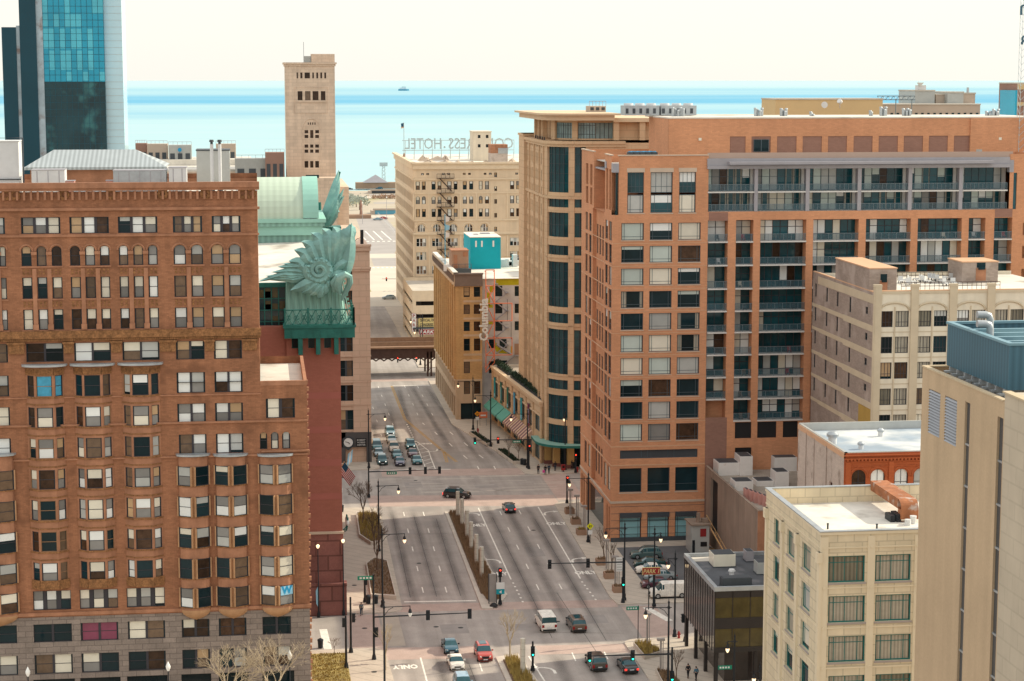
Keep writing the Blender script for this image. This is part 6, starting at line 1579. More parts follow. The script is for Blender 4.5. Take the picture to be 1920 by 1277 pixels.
for y,h,p in((307,10,.45),(304,3.5,.9),(334.5,2.5,.3),(361,2,.2),(411,3,.25),(435,4.5,.45),(440,1,.3),(516,2,.3)):
 m.fbox(FH,XH-p,xhe,-.3,p,hzf(y+h),hzf(y),1);m.fbox(FHn,YH-p+.01,yhe+p,-.3,p,hzf(y+h),hzf(y),1)
for a in(774,803,833,862,892,921,950):m.fbox(FH,hx(a),hx(a+3),-.1,.25,hzf(560),hzf(440),1)
for a in(774,803,833,862,892,921,950):m.fbox(FH,hx(a),hx(a+2.5),-.1,.2,hzf(411),hzf(363),1)
for h in hs:
 if len(h)>4 and h[1]-h[0]>1.5:
  c=(h[0]+h[1])/2;r=(h[1]-h[0])/2+.45;m.tube([FH.p(c-r*math.cos(math.pi*k/8),.02,h[3]-(h[1]-h[0])/2+r*math.sin(math.pi*k/8))for k in range(9)],.22,4,1)
m.build('wall',[MATS['congress_stone'],MATS['congress_trim']],B)
cnt=0
for h in hs[:98]:
 window(B,FH,*h[:4],1 if h[1]-h[0]<1.6 else 3,'frame_white' if h[1]-h[0]>1.6 else 'frame_dark','glass_teal' if h[0]<hx(800)and h[3]>hzf(384)else 'glass_dark',dep=.25,fw=.07,mw=.25,rails=(.5,),style='sash',blind=.75,rng=rng)
m=MB()
for h in nz:m.fquad(FHn,h[0],h[1],-.3,h[2],h[3])
tag(m.build('side_glass',MATS['glass_warm'],B),kind='stuff')
m=MB();m.box(XH+.4,xhe,YH+.4,yhe-.3,zt-.5,zt+.02);m.build('roof',MATS['roof_white'],B)
m=MB();x0=hx(825);
for k,py in enumerate((322.5,350,376,401,427,455)):
 m.fbox(FH,hx(819),hx(851),.05,1.3,hzf(py+11)-.12,hzf(py+11));m.tube([FH.p(hx(819),1.3,hzf(py+11)+1.2),FH.p(hx(851),1.3,hzf(py+11)+1.2)],.06,4)
 for j in range(5):u=hx(819)+(hx(851)-hx(819))*j/4;m.tube([FH.p(u,1.3,hzf(py+11)),FH.p(u,1.3,hzf(py+11)+1.2)],.05,4)
 m.tube([FH.p(hx(824),.8,hzf(py+11)),FH.p(hx(847),.8,hzf(py+36))],.16,4)
m.build('fire_escape',MATS['fire_escape'],B)
# roof buildings and the big letters, seen from behind
yy=YH+26;x0,x1=WX(887,260,yy),WX(921,260,yy);t=thing('lift_tower','pale rendered lift tower with four small windows between the roof letters','roof hut',((x0+x1)/2,yy,zt));z1=WZ(904,248,yy);Ft=WF(yy)
hl=[(WX(a,260,yy),WX(a+5,260,yy),WZ(900,b+6,yy),WZ(900,b,yy))for a in(896,911)for b in(253,270.5)]
m=MB();wall_faces(m,Ft,x0,x1,zt,z1,hl,.3);m.box(x0,x1,yy+.35,yy+9,zt,z1-.02);m.fbox(Ft,x0-.15,x1+.15,-9.1,.15,z1,z1+.3);m.build('wall',M('lift_tower_render',(.66,.58,.46),.85,.08,.4,streak=.12),t)
for h in hl:window(t,Ft,*h,1,'frame_dark','glass_dark',dep=.2,rails=(.5,),style='none',blind=0)
yy=YH+6;x0,x1=WX(920,290,yy),WX(952,290,yy);z1=WZ(936,271,yy);t=thing('lift_house','stained brick and render lift house in front of the pale lift tower','roof hut',((x0+x1)/2,yy,zt));m=MB()
m.box(x0,x1,yy,yy+6,zt,z1-2.5);m.build('wall',MATS['pale_painted_brick'],t);m=MB();m.box(x0+.01,x1-.01,yy+.02,yy+5.9,z1-2.5,z1);m.build('brick_top',MATS['terracotta'],t)
m=MB();m.box(x1-2.8,x1+.05,yy-.1,yy+2,z1-2.6,z1-1.0);m.build('louvre',MATS['metal_galv'],t)
YB_=YH+40;t=thing('roof_sign','big skeletal hotel name letters on the roof, seen reversed from behind','sign',(WX(860,280,YB_),YB_,zt))
def word(body,px0,px1):
 x0,x1=WX(px0,270,YB_),WX(px1,270,YB_);H_=WZ(850,260,YB_)-WZ(850,280.5,YB_)
 me=text_mesh(body,H_/.70,.12,-.0);xs=[v.co.x for v in me.vertices];ws=max(xs)-min(xs);s=(x1-x0)/ws
 mid=(min(xs)+max(xs))/2;zc=WZ(850,270.2,YB_)
 for v in me.vertices:c=v.co;v.co=((x0+x1)/2-(c.x-mid)*s-t.location.x,c.z,c.y+zc-t.location.z)
 me.materials.clear();me.materials.append(MATS['sign_letters']);o=bpy.data.objects.new('lettering',me);COL.objects.link(o);o.parent=t
word('HOTEL',759,827);word('CONGRESS',841,962)
m=MB();zl=WZ(850,281.5,YB_)
for z in(zl,zl+3):m.tube([(WX(754,270,YB_),YB_+.2,z),(WX(964,270,YB_),YB_+.2,z)],.1,4)
for px in range(760,966,17):u=WX(px,270,YB_);m.tube([(u,YB_+.25,zt),(u,YB_+.25,zl+3.0)],.09,4);m.tube([(u,YB_+3,zt),(u,YB_+.3,zl)],.07,4)
m.build('frame',MATS['sign_letters'],t)
m=MB();u=WX(833.5,276,YB_);m.tube([(u,YB_-.2,WZ(833,276,YB_)),(u,YB_+.1,WZ(833,276,YB_))],.32,8);m.build('dot',MATS['sign_letters'],t)
fx=WX(757.5,270,YB_+2);t=thing('flagpole','tall roof flagpole with a small flag at the left end of the hotel letters','flagpole',(fx,YB_+2,zt));m=MB();m.tube([(fx,YB_+2,zt),(fx,YB_+2,WZ(757,229.5,YB_+2))],.10,6);m.build('pole',MATS['sign_letters'],t)
m=MB();m.cyl(fx,YB_+2,zt,zt+1.8,.7,.2,6);m.build('base',MATS['tan_shed'],t)
m=MB();z=WZ(757,230.5,YB_+2);m.face([(fx-.1,YB_+2,z),(fx-.9,YB_+2.1,z-.2),(fx-.8,YB_+2,z-1.2),(fx-.1,YB_+2,z-1.1)],0);m.face([(fx-.1,YB_+2.05,z-1.1),(fx-.8,YB_+2.05,z-1.2),(fx-.95,YB_+2,z-1.7),(fx-.1,YB_+2,z-1.5)],1);m.build('flag',[MATS['flag_blue'],MATS['orange_brick_course']],t)
t=thing('rubble_pile','heaps of tan roofing rubble on the white hotel roof','rubble',(WX(820,298,YH+20),YH+20,zt));t["group"]='roof rubble'
for k,(px,yy_,w,h)in enumerate(((792,30,3,1.6),(801,24,5,1.4),(806,14,5,.9),(820,32,6,1.3),(834,32,3.2,1.6),(836,12,5.5,1.0),(858,12,2,1.0),(883,11,3.5,.8),(912,12,3,.8),(960,13,3.5,1.2))):
 u=WX(px,296,YH+yy_);r=random.Random(k);m=MB();ring=[(u+w/2*math.cos(a)*r.uniform(.7,1.2),YH+yy_+w/2*.6*math.sin(a)*r.uniform(.7,1.2))for a in[2*math.pi*i/9 for i in range(9)]]
 for i in range(9):a,b=ring[i],ring[(i+1)%9];m.face([(*a,zt),(*b,zt),(u+r.uniform(-.3,.3)*w*.3,YH+yy_,zt+h*r.uniform(.8,1.1))])
 m.build('heap',MATS['stone_trim'],t)
 # ------------------------------------------------------------------ parking garage with signs
YG,XG=522.0,39.6;FG_=WF(YG);FGn=NF(XG)
B=thing('parking_garage','low open sided concrete parking garage at the foot of the hotel','garage',(48,YG,0));gz=lambda py:WZ(795,py,YG)
ztg=gz(545);m=MB();op=[(gz(573),gz(565)),(gz(597.5),gz(589)),(gz(622),gz(614)),(.2,gz(632))]
wall_faces(m,FG_,XG,60,0,ztg,[(XG+.9,59.5)+o for o in op],.5);wall_faces(m,FGn,YG,558,0,ztg,[(YG+.9,557)+o for o in op],.5)
m.box(XG+2.5,60,YG+2.5,558,0,ztg-1.0,1);m.face([(XG,558,0),(60,558,0),(60,558,ztg),(XG,558,ztg)])
m.build('wall',[MATS['congress_trim'],MATS['sign_black']],B)
m=MB();m.box(XG+.3,60,YG+.3,558,ztg-1.0,ztg-.9);m.build('roof',MATS['roof_pale'],B)
m=MB();m.box(XG,60,YG-1.6,YG-.01,gz(616),gz(613));m.build('entrance_canopy',MATS['steel_dark'],B)
def board(name,lab,px0,px1,py0,py1,Y0,mat,texts,tmat,cat='sign',vertical=False,shear=0):
 x0,x1=WX(px0,(py0+py1)/2,Y0),WX(px1,(py0+py1)/2,Y0);z0,z1=WZ((px0+px1)/2,py1,Y0),WZ((px0+px1)/2,py0,Y0)
 t=thing(name,lab,cat,((x0+x1)/2,Y0,z0));m=MB();m.box(x0,x1,Y0,Y0+.25,z0,z1);m.build('board',MATS[mat],t)
 m=MB();e=.06*(z1-z0)if not vertical else.06*(x1-x0)
 m.box(x0-e,x1+e,Y0+.02,Y0+.22,z0-e,z0);m.box(x0-e,x1+e,Y0+.02,Y0+.22,z1,z1+e);m.box(x0-e,x0,Y0+.02,Y0+.22,z0,z1);m.box(x1,x1+e,Y0+.02,Y0+.22,z0,z1);m.build('border',MATS[tmat],t)
 n=len(texts);H_=(z1-z0)/n
 for i,tx in enumerate(texts):
  me=text_mesh(tx,1.0,.0,.02);xs=[v.co.x for v in me.vertices];ys_=[v.co.y for v in me.vertices];w=max(xs)-min(xs);h=max(ys_)-min(ys_)
  sx_=(x1-x0)*(.6 if vertical else.88)/w;sy_=H_*.66/h;cx0,cy0=(min(xs)+max(xs))/2,(min(ys_)+max(ys_))/2;zc=z1-H_*(i+.5)
  for v in me.vertices:c=v.co;yy=(c.y-cy0)*sy_;v.co=((x0+x1)/2+(c.x-cx0)*sx_+shear*yy-t.location.x,-.03,zc+yy-t.location.z)
  me.materials.clear();me.materials.append(MATS[tmat]);o=bpy.data.objects.new('lettering',me);COL.objects.link(o);o.parent=t
 return t
board('vertical_sign','vertical red and white PARK sign on the garage corner',772.5,780,588,622,YG-1.0,'sign_white',list('PARK'),'sign_red',vertical=True)
board('parking_sign','yellow board with OFFICIAL PARKING lettering on the garage',784.5,832,596,613,YG-.6,'sign_yellow',['OFFICIAL PARKING','CONGRESS HOTEL'],'frame_dark')
board('parking_sign','dark red Park 1 board low on the garage front',786,822,617.5,627,YG-1.9,'sign_red',['PARK 1'],'sign_white',shear=.2)
# ------------------------------------------------------------------ elevated railway over the street
YE=464.0;ez=lambda py:WZ(750,py,YE)
B=thing('railway_bridge','dark steel elevated railway viaduct crossing the street','bridge',(30,YE,0))
xa,xb=2.0,WX(810,650,YE);m=MB()
m.box(xa,xb+12,YE-.25,YE+.25,ez(660),ez(653));m.box(xa,xb+12,YE+8,YE+8.5,ez(660),ez(653));m.box(xa,xb+12,YE-.2,YE+.2,ez(672),ez(660),0)
m.box(xa,xb+12,YE+.3,YE+8,ez(660),ez(657))
for k in range(14):u=xa+3*k;m.box(u,u+.4,YE+.2,YE+8.4,ez(672),ez(660.5))
zl=ez(671)
for k in range(9):
 u=WX(690+15*k,670,YE);w=WX(705,670,YE)-WX(690,670,YE)
 m.tube([(u,YE,ez(660)),(u+w/2,YE,ez(668)),(u+w,YE,ez(660))],.12,4);pth=[(u+w*q/6,YE,zl+.35*math.sin(math.pi*q/6)*1.6-.7)for q in range(7)];m.tube(pth,.16,4);m.tube([(u,YE,ez(672)),(u,YE,ez(660))],.14,4)
m.build('girder',MATS['el_steel'],B)
m=MB();m.box(xa,xb+9,YE-.9,YE-.3,ez(653),ez(650));m.box(xa,xb+9,YE+8.6,YE+9.2,ez(653),ez(650));m.box(xa,xb+9,YE+.4,YE+7.8,ez(656.5),ez(655));m.box(xa,xb+8,YE-1.0,YE-.92,ez(648),ez(641));m.box(xa,xb+8,YE+9.3,YE+9.4,ez(650),ez(642));m.build('deck',MATS['el_wood'],B)
for yy in(YE,YE+8):
 m=MB()
 for px in(802,808.5):u=WX(px,690,YE);m.box(u-.2,u+.2,yy-.2,yy+.2,0,ez(660))
 for k in range(4):m.tube([(WX(802,690,YE),yy,1+1.6*k),(WX(808.5,690,YE),yy,2.2+1.6*k)],.06,4)
 m.build('column',MATS['el_steel'],B)
for px,c in((745.5,0),(780.5,0)):
 u=WX(px,670,YE);m=MB();m.box(u-.15,u+.15,YE-.45,YE-.15,ez(675)-.55,ez(675)+.3);o=m.build('signal',MATS['black_iron'],B);m=MB();m.tube([(u,YE-.5,ez(671)),(u,YE-.46,ez(671))],.14,8);m.build('lens',MATS['light_red'],o)
 # ------------------------------------------------------------------ ivory building with segmental arches
YV_=254.6;XV=WX(1640,560,YV_);FV_=WF(YV_);FVn=NF(XV);rng=random.Random(77)
B=thing('loft_building','ivory fronted loft building with shallow arched top windows and a grey brick side','building',(XV+10,YV_,0))
vx=lambda px,py=640:WX(px,py,YV_)
vz=lambda py:WZ(1700,py,YV_)
zt=vz(546);yfar=N(1523,600,XV)[0]
hs=[]
for y0,y1 in((583,613),(631,662),(679,710),(728,759),(777,806)):
 for a in(1648,1720,1791,1863):
  for o in(0,30):hs.append((vx(a+o),vx(a+o+25),vz(y1),vz(y0)))
m=MB();wall_faces(m,FV_,XV,112,0,zt,hs,.3,0)
for a in(1638,1708,1780,1851):
 u=vx(a,600);m.fbox(FV_,u-.1,u+.95,-.1,.3,0,zt+.75,1);m.fbox(FV_,u-.15,u+1.0,-.15,.36,zt+.6,zt+.95,1);m.fbox(FV_,vx(a+37.5),vx(a+39.5),-.1,.12,0,vz(575),1)
 u0,u1=vx(a+10),vx(a+65);c=(u0+u1)/2;w=(u1-u0)/2
 m.tube([FV_.p(c-w*math.cos(math.pi*k/10),.06,vz(582)+1.05*math.sin(math.pi*k/10))for k in range(11)],.16,4,1)
for y0 in(620,668,717,766):m.fbox(FV_,XV,112,-.1,.06,vz(y0+3),vz(y0+1.5),1)
m.fbox(FV_,XV,112,-.2,.14,zt-.3,zt,1);m.fbox(FV_,XV,XV+.9,-.1,.35,0,zt+.6,1)
m.box(XV+.5,112,YV_+.45,yfar-.4,0,zt-1.15,0);m.face([(XV,yfar,0),(112,yfar,0),(112,yfar,zt-.4),(XV,yfar,zt-.4)])
m.build('wall',[MATS['ivory'],MATS['ivory_dim']],B)
for h in hs:window(B,FV_,*h,1,'frame_dark','glass_dark',dep=.22,fw=.07,rails=(.3,),vbars=(.25,.5,.75),style='curtain' if rng.random()<.6 else 'sash',blind=.3,rng=rng)
# grey brick side: string courses step down towards the back
m=MB();sh=[]
lines=[(1640,565),(1640,635),(1640,683),(1640,732),(1640,780)]
zs_=[vz(563),vz(612.5),vz(660),vz(709),vz(757)]
for i,z in enumerate(zs_):
 for j,(px,dx_)in enumerate(((1528,3.4),(1549,4.5),(1569,4.8),(1593,4.2))):
  u=N(px,620,XV)[0];sh.append((u-.45,u+.45,z-2.55-.1*j,z-.55-.05*j))
 u=N(1624,620,XV)[0];sh.append((u-.55,u+.55,z-2.2,z-1.2))
ztn=zt-.2
wall_faces(m,FVn,YV_,yfar,0,ztn,sh,.25,0)
for z in zs_[1:]+[vz(806)]:
 m.fbox(FVn,YV_+.3,YV_+14,-.1,.05,z-.75,z+.1,1);m.fbox(FVn,YV_+14,YV_+26,-.1,.05,z-.55,z+.05,1);m.fbox(FVn,YV_+26,yfar,-.1,.05,z-.45,z,1)
m.fbox(FVn,YV_+.3,YV_+27,-.1,.06,ztn-1.5,ztn-.4,1)
m.fbox(FVn,YV_+.4,YV_+6,-.1,.045,zs_[4]-3.4,zs_[4]-.8,2)
m.build('side_wall',[MATS['grey_brick'],MATS['ivory_dim'],MATS['yellow_brick']],B)
for h in sh:window(B,FVn,*h,1,'frame_dark','glass_dark',dep=.15,fw=.05,rails=(.5,),style='none',blind=0,name='side_window',rng=rng)
m=MB();m.box(XV+.4,112,YV_+.5,yfar-.5,zt-1.0,zt-.9);m.build('roof',MATS['roof_white'],B)
m=MB();m.box(XV,XV+.35,YV_+.5,yfar,ztn,ztn+.15);m.box(XV+.2,112,YV_-.02,YV_+.4,zt,zt+.12);m.build('coping',MATS['orange_brick_course'],B)
yy=YV_+2.5;x0,x1=WX(1621.5,540,yy),WX(1681,540,yy);z1=WZ(1650,504.5,yy)
def hut_trim(t,x0,x1,y0,y1,z0,z1):
 m=MB();m.box(x0-.08,x1+.08,y0-.08,y1+.08,z1,z1+.16);m.build('coping',MATS['orange_brick_course'],t)
 m=MB();m.box(x0+(x1-x0)*.38,x0+(x1-x0)*.66,y0-.05,y0-.003,z0+.3,z0+2.1);m.build('door',MATS['terracotta'],t)
 m=MB();m.box(x0+(x1-x0)*.40,x0+(x1-x0)*.64,y0-.05,y0-.003,z0+2.2,z0+3.0);m.box(x0+(x1-x0)*.44,x0+(x1-x0)*.62,y0-.3,y0-.003,z0+1.9,z0+2.3);m.build('window',MATS['glass_dark'],t)
x0=XV+.02;ze=N(1567,487,x0)
box_thing('brick_roof_house','long grey brick roof house at the front corner of the ivory building','roof hut',x0,x1,yy,ze[0],zt-.9,z1,'grey_brick',extra=hut_trim)
m=MB();
yy=YV_+18;x0,x1=WX(1804,520,yy),WX(1871,520,yy);z1=WZ(1840,492,yy)
box_thing('brick_roof_house','square grey brick roof house with a brown door right of the terrace furniture','roof hut',x0,x1,yy,yy+6,zt-.9,z1,'grey_brick',extra=hut_trim)
r=random.Random(12)
t0=None
for k in range(16):
 px=1690+7.0*k;yy=YV_+14+r.uniform(0,9);u=WX(px,530,yy);lab='white terrace lounger or table among many on the roof terrace of the ivory building'
 if k==0:
  t=thing('terrace_chair',lab,'chair',(u,yy,zt-.9),0,'white terrace furniture on the roof');m=MB()
  m.box(u-.35,u+.35,yy-.5,yy+.4,zt-.55,zt-.45);m.build('seat',MATS['metal_white'],t);m=MB();m.box(u-.35,u+.35,yy+.35,yy+.45,zt-.45,zt+.15);m.build('backrest',MATS['metal_white'],t)
  m=MB()
  for a in(-.3,.3):
   for b in(-.45,.35):m.box(u+a-.04,u+a+.04,yy+b-.04,yy+b+.04,zt-.9,zt-.55)
  m.build('legs',MATS['steel_dark'],t);t0=t
 else:copy_tree(t0,(u,yy,zt-.9),r.uniform(0,6.28))
t=thing('terrace_railing','thin dark railing around the roof terrace of the ivory building','railing',(WX(1760,540,YV_+9),YV_+9,zt-.9));m=MB()
ya=YV_+9;xr0,xr1=WX(1690,540,ya),WX(1875,540,ya)
for z in(zt+.2,zt-.3):m.tube([(xr0,ya,z),(xr1,ya,z)],.045,4);m.tube([(xr0,ya+14,z),(xr1,ya+14,z)],.045,4)
for k in range(22):u=xr0+(xr1-xr0)*k/21;m.tube([(u,ya,zt-.9),(u,ya,zt+.2)],.035,4);m.tube([(u,ya+14,zt-.9),(u,ya+14,zt+.2)],.035,4)
m.build('rail',MATS['fire_escape'],t)
# ------------------------------------------------------------------ red brick arcade building with a pale blue roof
XR_=66.0;rng=random.Random(2)
ya,za=N(1583,850,XR_);yb,zb=N(1497,791,XR_);FRn=NF(XR_);FRw=WF(ya)
B=thing('arcade_building','red brick building with a row of round arched windows and a pale flat roof','building',(XR_+8,ya,0))
rx_=lambda px:WX(px,890,ya)
rz_=lambda py:WZ(1650,py,ya)
ar=[(1597,1623.5),(1632,1659.5),(1677,1703),(1713,1740)];ah=[(rx_(a),rx_(b),rz_(945),rz_(880),1.0)for a,b in ar]+[(rx_(a),rx_(b),rz_(1010),rz_(965))for a,b in ar]
m=MB();wall_faces(m,FRw,XR_,92,0,za,ah,.3,0);m.box(XR_+.5,92,ya+.45,yb-.5,0,za-1.0,0)
for a,b in ar:
 u0,u1=rx_(a),rx_(b);c,r_=(u0+u1)/2,(u1-u0)/2+.22;m.tube([FRw.p(c-r_*math.cos(math.pi*k/10),.03,rz_(880)-(u1-u0)/2+r_*math.sin(math.pi*k/10))for k in range(11)],.13,4,0)
for y,h,p in((852,2,.25),(858,2,.2),(864,1.5,.15),(873,1.5,.1)):m.fbox(FRw,XR_,92,-.1,p,rz_(y+h),rz_(y),0)
for k in range(60):u=XR_+.3+k*.43;m.fbox(FRw,u,u+.2,-.05,.2,rz_(863.5),rz_(860),0)
for px in(1585,1666):u=rx_(px);m.fbox(FRw,u,u+.6,-.1,.15,0,rz_(866),0)
m.build('wall',MATS['red_arch_brick'],B)
m=MB();wall_faces(m,FRn,ya,yb,0,za,[(ya+4.5,ya+5.7,za-8,za-4.4)],.2,0)
for f in(.35,.62,.8):u=ya+(yb-ya)*f;m.fbox(FRn,u,u+.25,-.1,.06,0,za-.4,1)
m.fbox(FRn,ya,yb+.05,-.15,.04,za-.6,za,2);m.face([(XR_,yb,0),(92,yb,0),(92,yb,za),(XR_,yb,za)])
m.build('side_wall',[MATS['pale_painted_brick'],MATS['grey_brick'],MATS['orange_brick_course']],B)
for h in ah:window(B,FRw,*h[:4],1,'frame_dark','glass_warm',dep=.22,rails=(.35,.62),vbars=(.5,),style='sash',blind=.95,name='arched_window' if len(h)>4 else 'window',rng=rng)
m=MB();m.box(XR_+.4,92,ya+.4,yb-.4,za-.9,za-.8);m.build('roof',MATS['roof_blue'],B)
m=MB();m.box(XR_+.05,92,yb-.4,yb,za-.8,za+.15);m.box(XR_+.1,XR_+.4,ya,yb-.4,za,za+.1);m.box(XR_+.1,92,ya,ya+.3,za,za+.1);m.build('coping',MATS['blind_grey'],B)
for px,py,r0,hh,lab in((1561,832,.75,1.5,'large roof ventilator near the left edge of the pale blue roof'),(1651,818,.45,1.0,'small white ventilator in the middle of the pale blue roof'),(1614,842,.42,.9,'low grey ventilator near the front of the pale blue roof')):
 k=(CAMH-(za-.8));d=_ray(px,py);tt=-k/d[2];u,v=tt*d[0],tt*d[1]
 t=thing('roof_ventilator',lab,'vent',(u,v,za-.8),0,'ventilators on the pale blue roof');m=MB();m.cyl(u,v,za-.8,za-.8+hh*.6,r0*.7,r0*.7,12);m.build('stack',MATS['metal_white'],t,True)
 m=MB();m.lathe(u,v,[(r0,za-.8+hh*.6),(r0,za-.8+hh*.8),(r0*.5,za-.8+hh)],12);m.build('cap',MATS['metal_galv'],t,True)
 # ------------------------------------------------------------------ low brown building with white plant
XW_=66.6;yb=289.6;za=11.6;ya=N(1421,958,XW_)[0];FWn=NF(XW_)
B=thing('annex_building','low brown rendered annex with white box plant on its roof','building',(XW_+5,ya,0))
m=MB();wall_faces(m,FWn,ya,yb,0,za,[(N(1346,900,XW_)[0],N(1333,900,XW_)[0],2.5,za-1.0)],.4,0);wall_faces(m,WF(ya),XW_,80.5,0,za,[(XW_+2.0,XW_+5.5,0,9)],.5,1)
m.box(XW_+.6,80.5,ya+.6,yb,0,za-.8,0);m.build('wall',[MATS['brown_render'],MATS['terracotta']],B)
m=MB();m.fquad(FWn,N(1346,900,XW_)[0],N(1333,900,XW_)[0],-.35,2.5,za-1.0);m.fquad(WF(ya),XW_+2,XW_+5.5,-.45,0,9);m.build('dark_opening',MATS['sign_black'],B)
m=MB();m.box(XW_+.3,80.5,ya+.3,yb,za-.8,za-.7);m.build('roof',MATS['roof_gravel'],B)
m=MB();m.box(XW_-.05,XW_+.3,ya,yb,za,za+.15);m.box(XW_+.3,80.5,ya-.05,ya+.3,za,za+.15);m.build('coping',MATS['brown_render'],B)
m=MB();pth=[(XW_-1.2,ya+1,.3),(XW_-1.2,yb-6,4.5)];m.tube(pth,.12,5);m.tube([(XW_-1.2,ya+1,1.2),(XW_-1.2,yb-6,5.4)],.05,4)
for k in range(9):q=k/8;m.tube([(XW_-1.2,ya+1+(yb-7-ya)*q,.3+4.2*q),(XW_-1.2,ya+1+(yb-7-ya)*q,1.2+4.2*q)],.04,4)
m.box(XW_-1.3,XW_-.05,ya+1,yb-6,.15,.3);m.build('stair_rail',MATS['columbia_brick'],B)
def roofbox(px0,px1,pyt,pyb,lab,mat,dep=3.5,zb=za-.7,hood=None,group='white plant boxes on the annex roof'):
 k=CAMH-zb;d=_ray(px0,pyb);tt=-k/d[2];Y0=tt*d[1];x0,x1=WX(px0,pyb,Y0),WX(px1,pyb,Y0);z1=WZ((px0+px1)/2,pyt,Y0)
 t=thing('plant_box',lab,'roof unit',((x0+x1)/2,Y0,zb),0,group);m=MB();m.box(x0,x1,Y0,Y0+dep,zb,z1);m.build('casing',MATS[mat],t)
 m=MB();m.box(x0+.15,x1-.15,Y0+.15,Y0+dep-.15,z1,z1+.06);m.build('louvre',MATS['steel_dark'],t);return t
roofbox(1347,1386,868,892,'wide white plant box at the back left of the annex roof','white_render');roofbox(1387,1411,856,892,'taller white plant box with a dark top beside the wide one','white_render')
roofbox(1452,1494,858,884,'white plant box at the back right of the annex roof','white_render',3.0);roofbox(1454,1479,885,913,'front right white plant box with a dark louvred top','white_render',3.0)
roofbox(1378,1412,903,921,'low white plant box at the front left of the annex roof','white_render',3);roofbox(1419,1451,902,912,'low white plant box in the middle of the annex roof','white_render',3)
for k in range(6):roofbox(1398+8.5*k,1405+8.5*k,918+3*k,938+3*k,'one of a row of pink condensers along the annex roof edge','pink_metal',1.4,group='pink condensers')
yy=281.0;x0,x1=WX(1297,1000,yy),WX(1330,1000,yy);z1=WZ(1312,985,yy)
t=thing('attendant_hut','small grey parking attendant hut with two dark windows and a red notice','hut',((x0+x1)/2,yy,KH));m=MB();m.box(x0,x1,yy,yy+4,KH,z1);m.build('wall',MATS['blind_grey'],t)
m=MB();m.box(x0-.2,x1+.2,yy-.3,yy+4.2,z1,z1+.2);m.box(x0+1.0,x0+1.5,yy+1,yy+1.5,z1+.2,z1+1.6);m.box(x1-.9,x1-.1,yy+.6,yy+1.5,z1+.2,z1+.8);m.build('roof',MATS['brown_render'],t)
m=MB();m.box(x0+1.35,x1-.35,yy-.05,yy-.003,KH+1.1,KH+1.8);m.build('window',MATS['sign_black'],t);m=MB();m.box((x0+x1)/2-.05,(x0+x1)/2+.85,yy-.06,yy-.003,KH+2.6,KH+3.8);m.build('notice',MATS['sign_red'],t)
m=MB();m.box(x0+.1,x0+.5,yy-.05,yy-.003,KH,KH+2.1);m.build('door',MATS['black_iron'],t)
# ------------------------------------------------------------------ dark glass office
XK=51.3;ya,za=217.6,11.8;yb=N(1284,1037,XK)[0];FKn=NF(XK);FKw=WF(ya);xk1=66.0
B=thing('glass_office','dark bronze glass office building with a tarred roof on the corner','building',(XK+7,ya,0))
m=MB();zs_=4.2
m.fquad(FKn,ya,yb,0,zs_,za-.5,0);m.fquad(FKw,XK,xk1,0,zs_,za-.5,1)
m.box(XK+1.6,xk1,ya+1.6,yb-1,0,zs_,0);m.face([(XK,ya,zs_),(xk1,ya,zs_),(xk1,yb,zs_),(XK,yb,zs_)]);m.face([(xk1,ya,0),(xk1,yb,0),(xk1,yb,za-.5),(xk1,ya,za-.5)]);m.face([(XK,yb,zs_),(xk1,yb,zs_),(xk1,yb,za-.5),(XK,yb,za-.5)])
m.build('glass',[MATS['bronze_glass'],MATS['gold_glass']],B)
m=MB();n=13
for k in range(n+1):u=ya+(yb-ya)*k/n;m.fbox(FKn,u-.04,u+.04,-.05,.05,zs_-.2,za-.4)
for k in range(8):u=XK+(xk1-XK)*k/7;m.fbox(FKw,u-.04,u+.04,-.05,.06,zs_-.2,za-.4)
m.fbox(FKw,XK,xk1,-.05,.05,6.9,8.2);m.fbox(FKw,XK,xk1,-.05,.1,zs_-.1,zs_+.5);m.fbox(FKw,XK,xk1,-.05,.06,za-1.2,za-.4)
for k in range(4):u=ya+.2+(yb-ya-.6)*k/3;m.box(XK+.1,XK+.5,u,u+.4,0,zs_)
for k in range(4):u=XK+.1+(xk1-XK-.6)*k/3;m.box(u,u+.4,ya+.1,ya+.5,0,zs_)
m.build('mullions',MATS['bronze_frame'],B)
m=MB();m.box(XK+.3,xk1,ya+.3,yb-.3,za-.5,za-.35);m.build('roof',MATS['roof_tar'],B)
m=MB()
for a,b,c,d in((XK-.1,XK+.35,ya-.1,yb+.1),(XK+.35,xk1,ya-.1,ya+.3),(XK+.35,xk1,yb-.3,yb+.1)):m.box(a,b,c,d,za-.4,za+.1)
m.build('coping',MATS['metal_galv'],B)
m=MB();m.box(XK+.4,XK+4.5,yb-2.6,yb-.35,za-.34,za-.3);m.build('painted_lit_patch',MATS['roof_pale'],B)  # pale sheet painted as sunlight on the dark roof
def onroof(px0,px1,pyt,pyb,zb,dep):
 d=_ray((px0+px1)/2,pyb);tt=-(CAMH-zb)/d[2];Y0=tt*d[1];return WX(px0,pyb,Y0),WX(px1,pyb,Y0),Y0,Y0+dep,zb,WZ((px0+px1)/2,pyt,Y0)
def grille(t,x0,x1,y0,y1,z0,z1):
 m=MB();m.box(x0-.05,x1+.05,y0-.05,y1+.05,z0,z0+.12);m.box(x0+.1,x1-.1,y0+.1,y1-.1,z1,z1+.06);m.build('trim',MATS['steel_dark'],t)
x=onroof(1338,1379,1040,1064,za-.35,2.6);box_thing('air_unit','large cream air unit on the tarred roof','roof unit',*x,'blind_cream',extra=grille)
x=onroof(1355,1410,1085,1102,za-.35,1.6);box_thing('skylight_box','low dark box near the front of the tarred roof','roof unit',*x,'steel_dark',extra=grille)
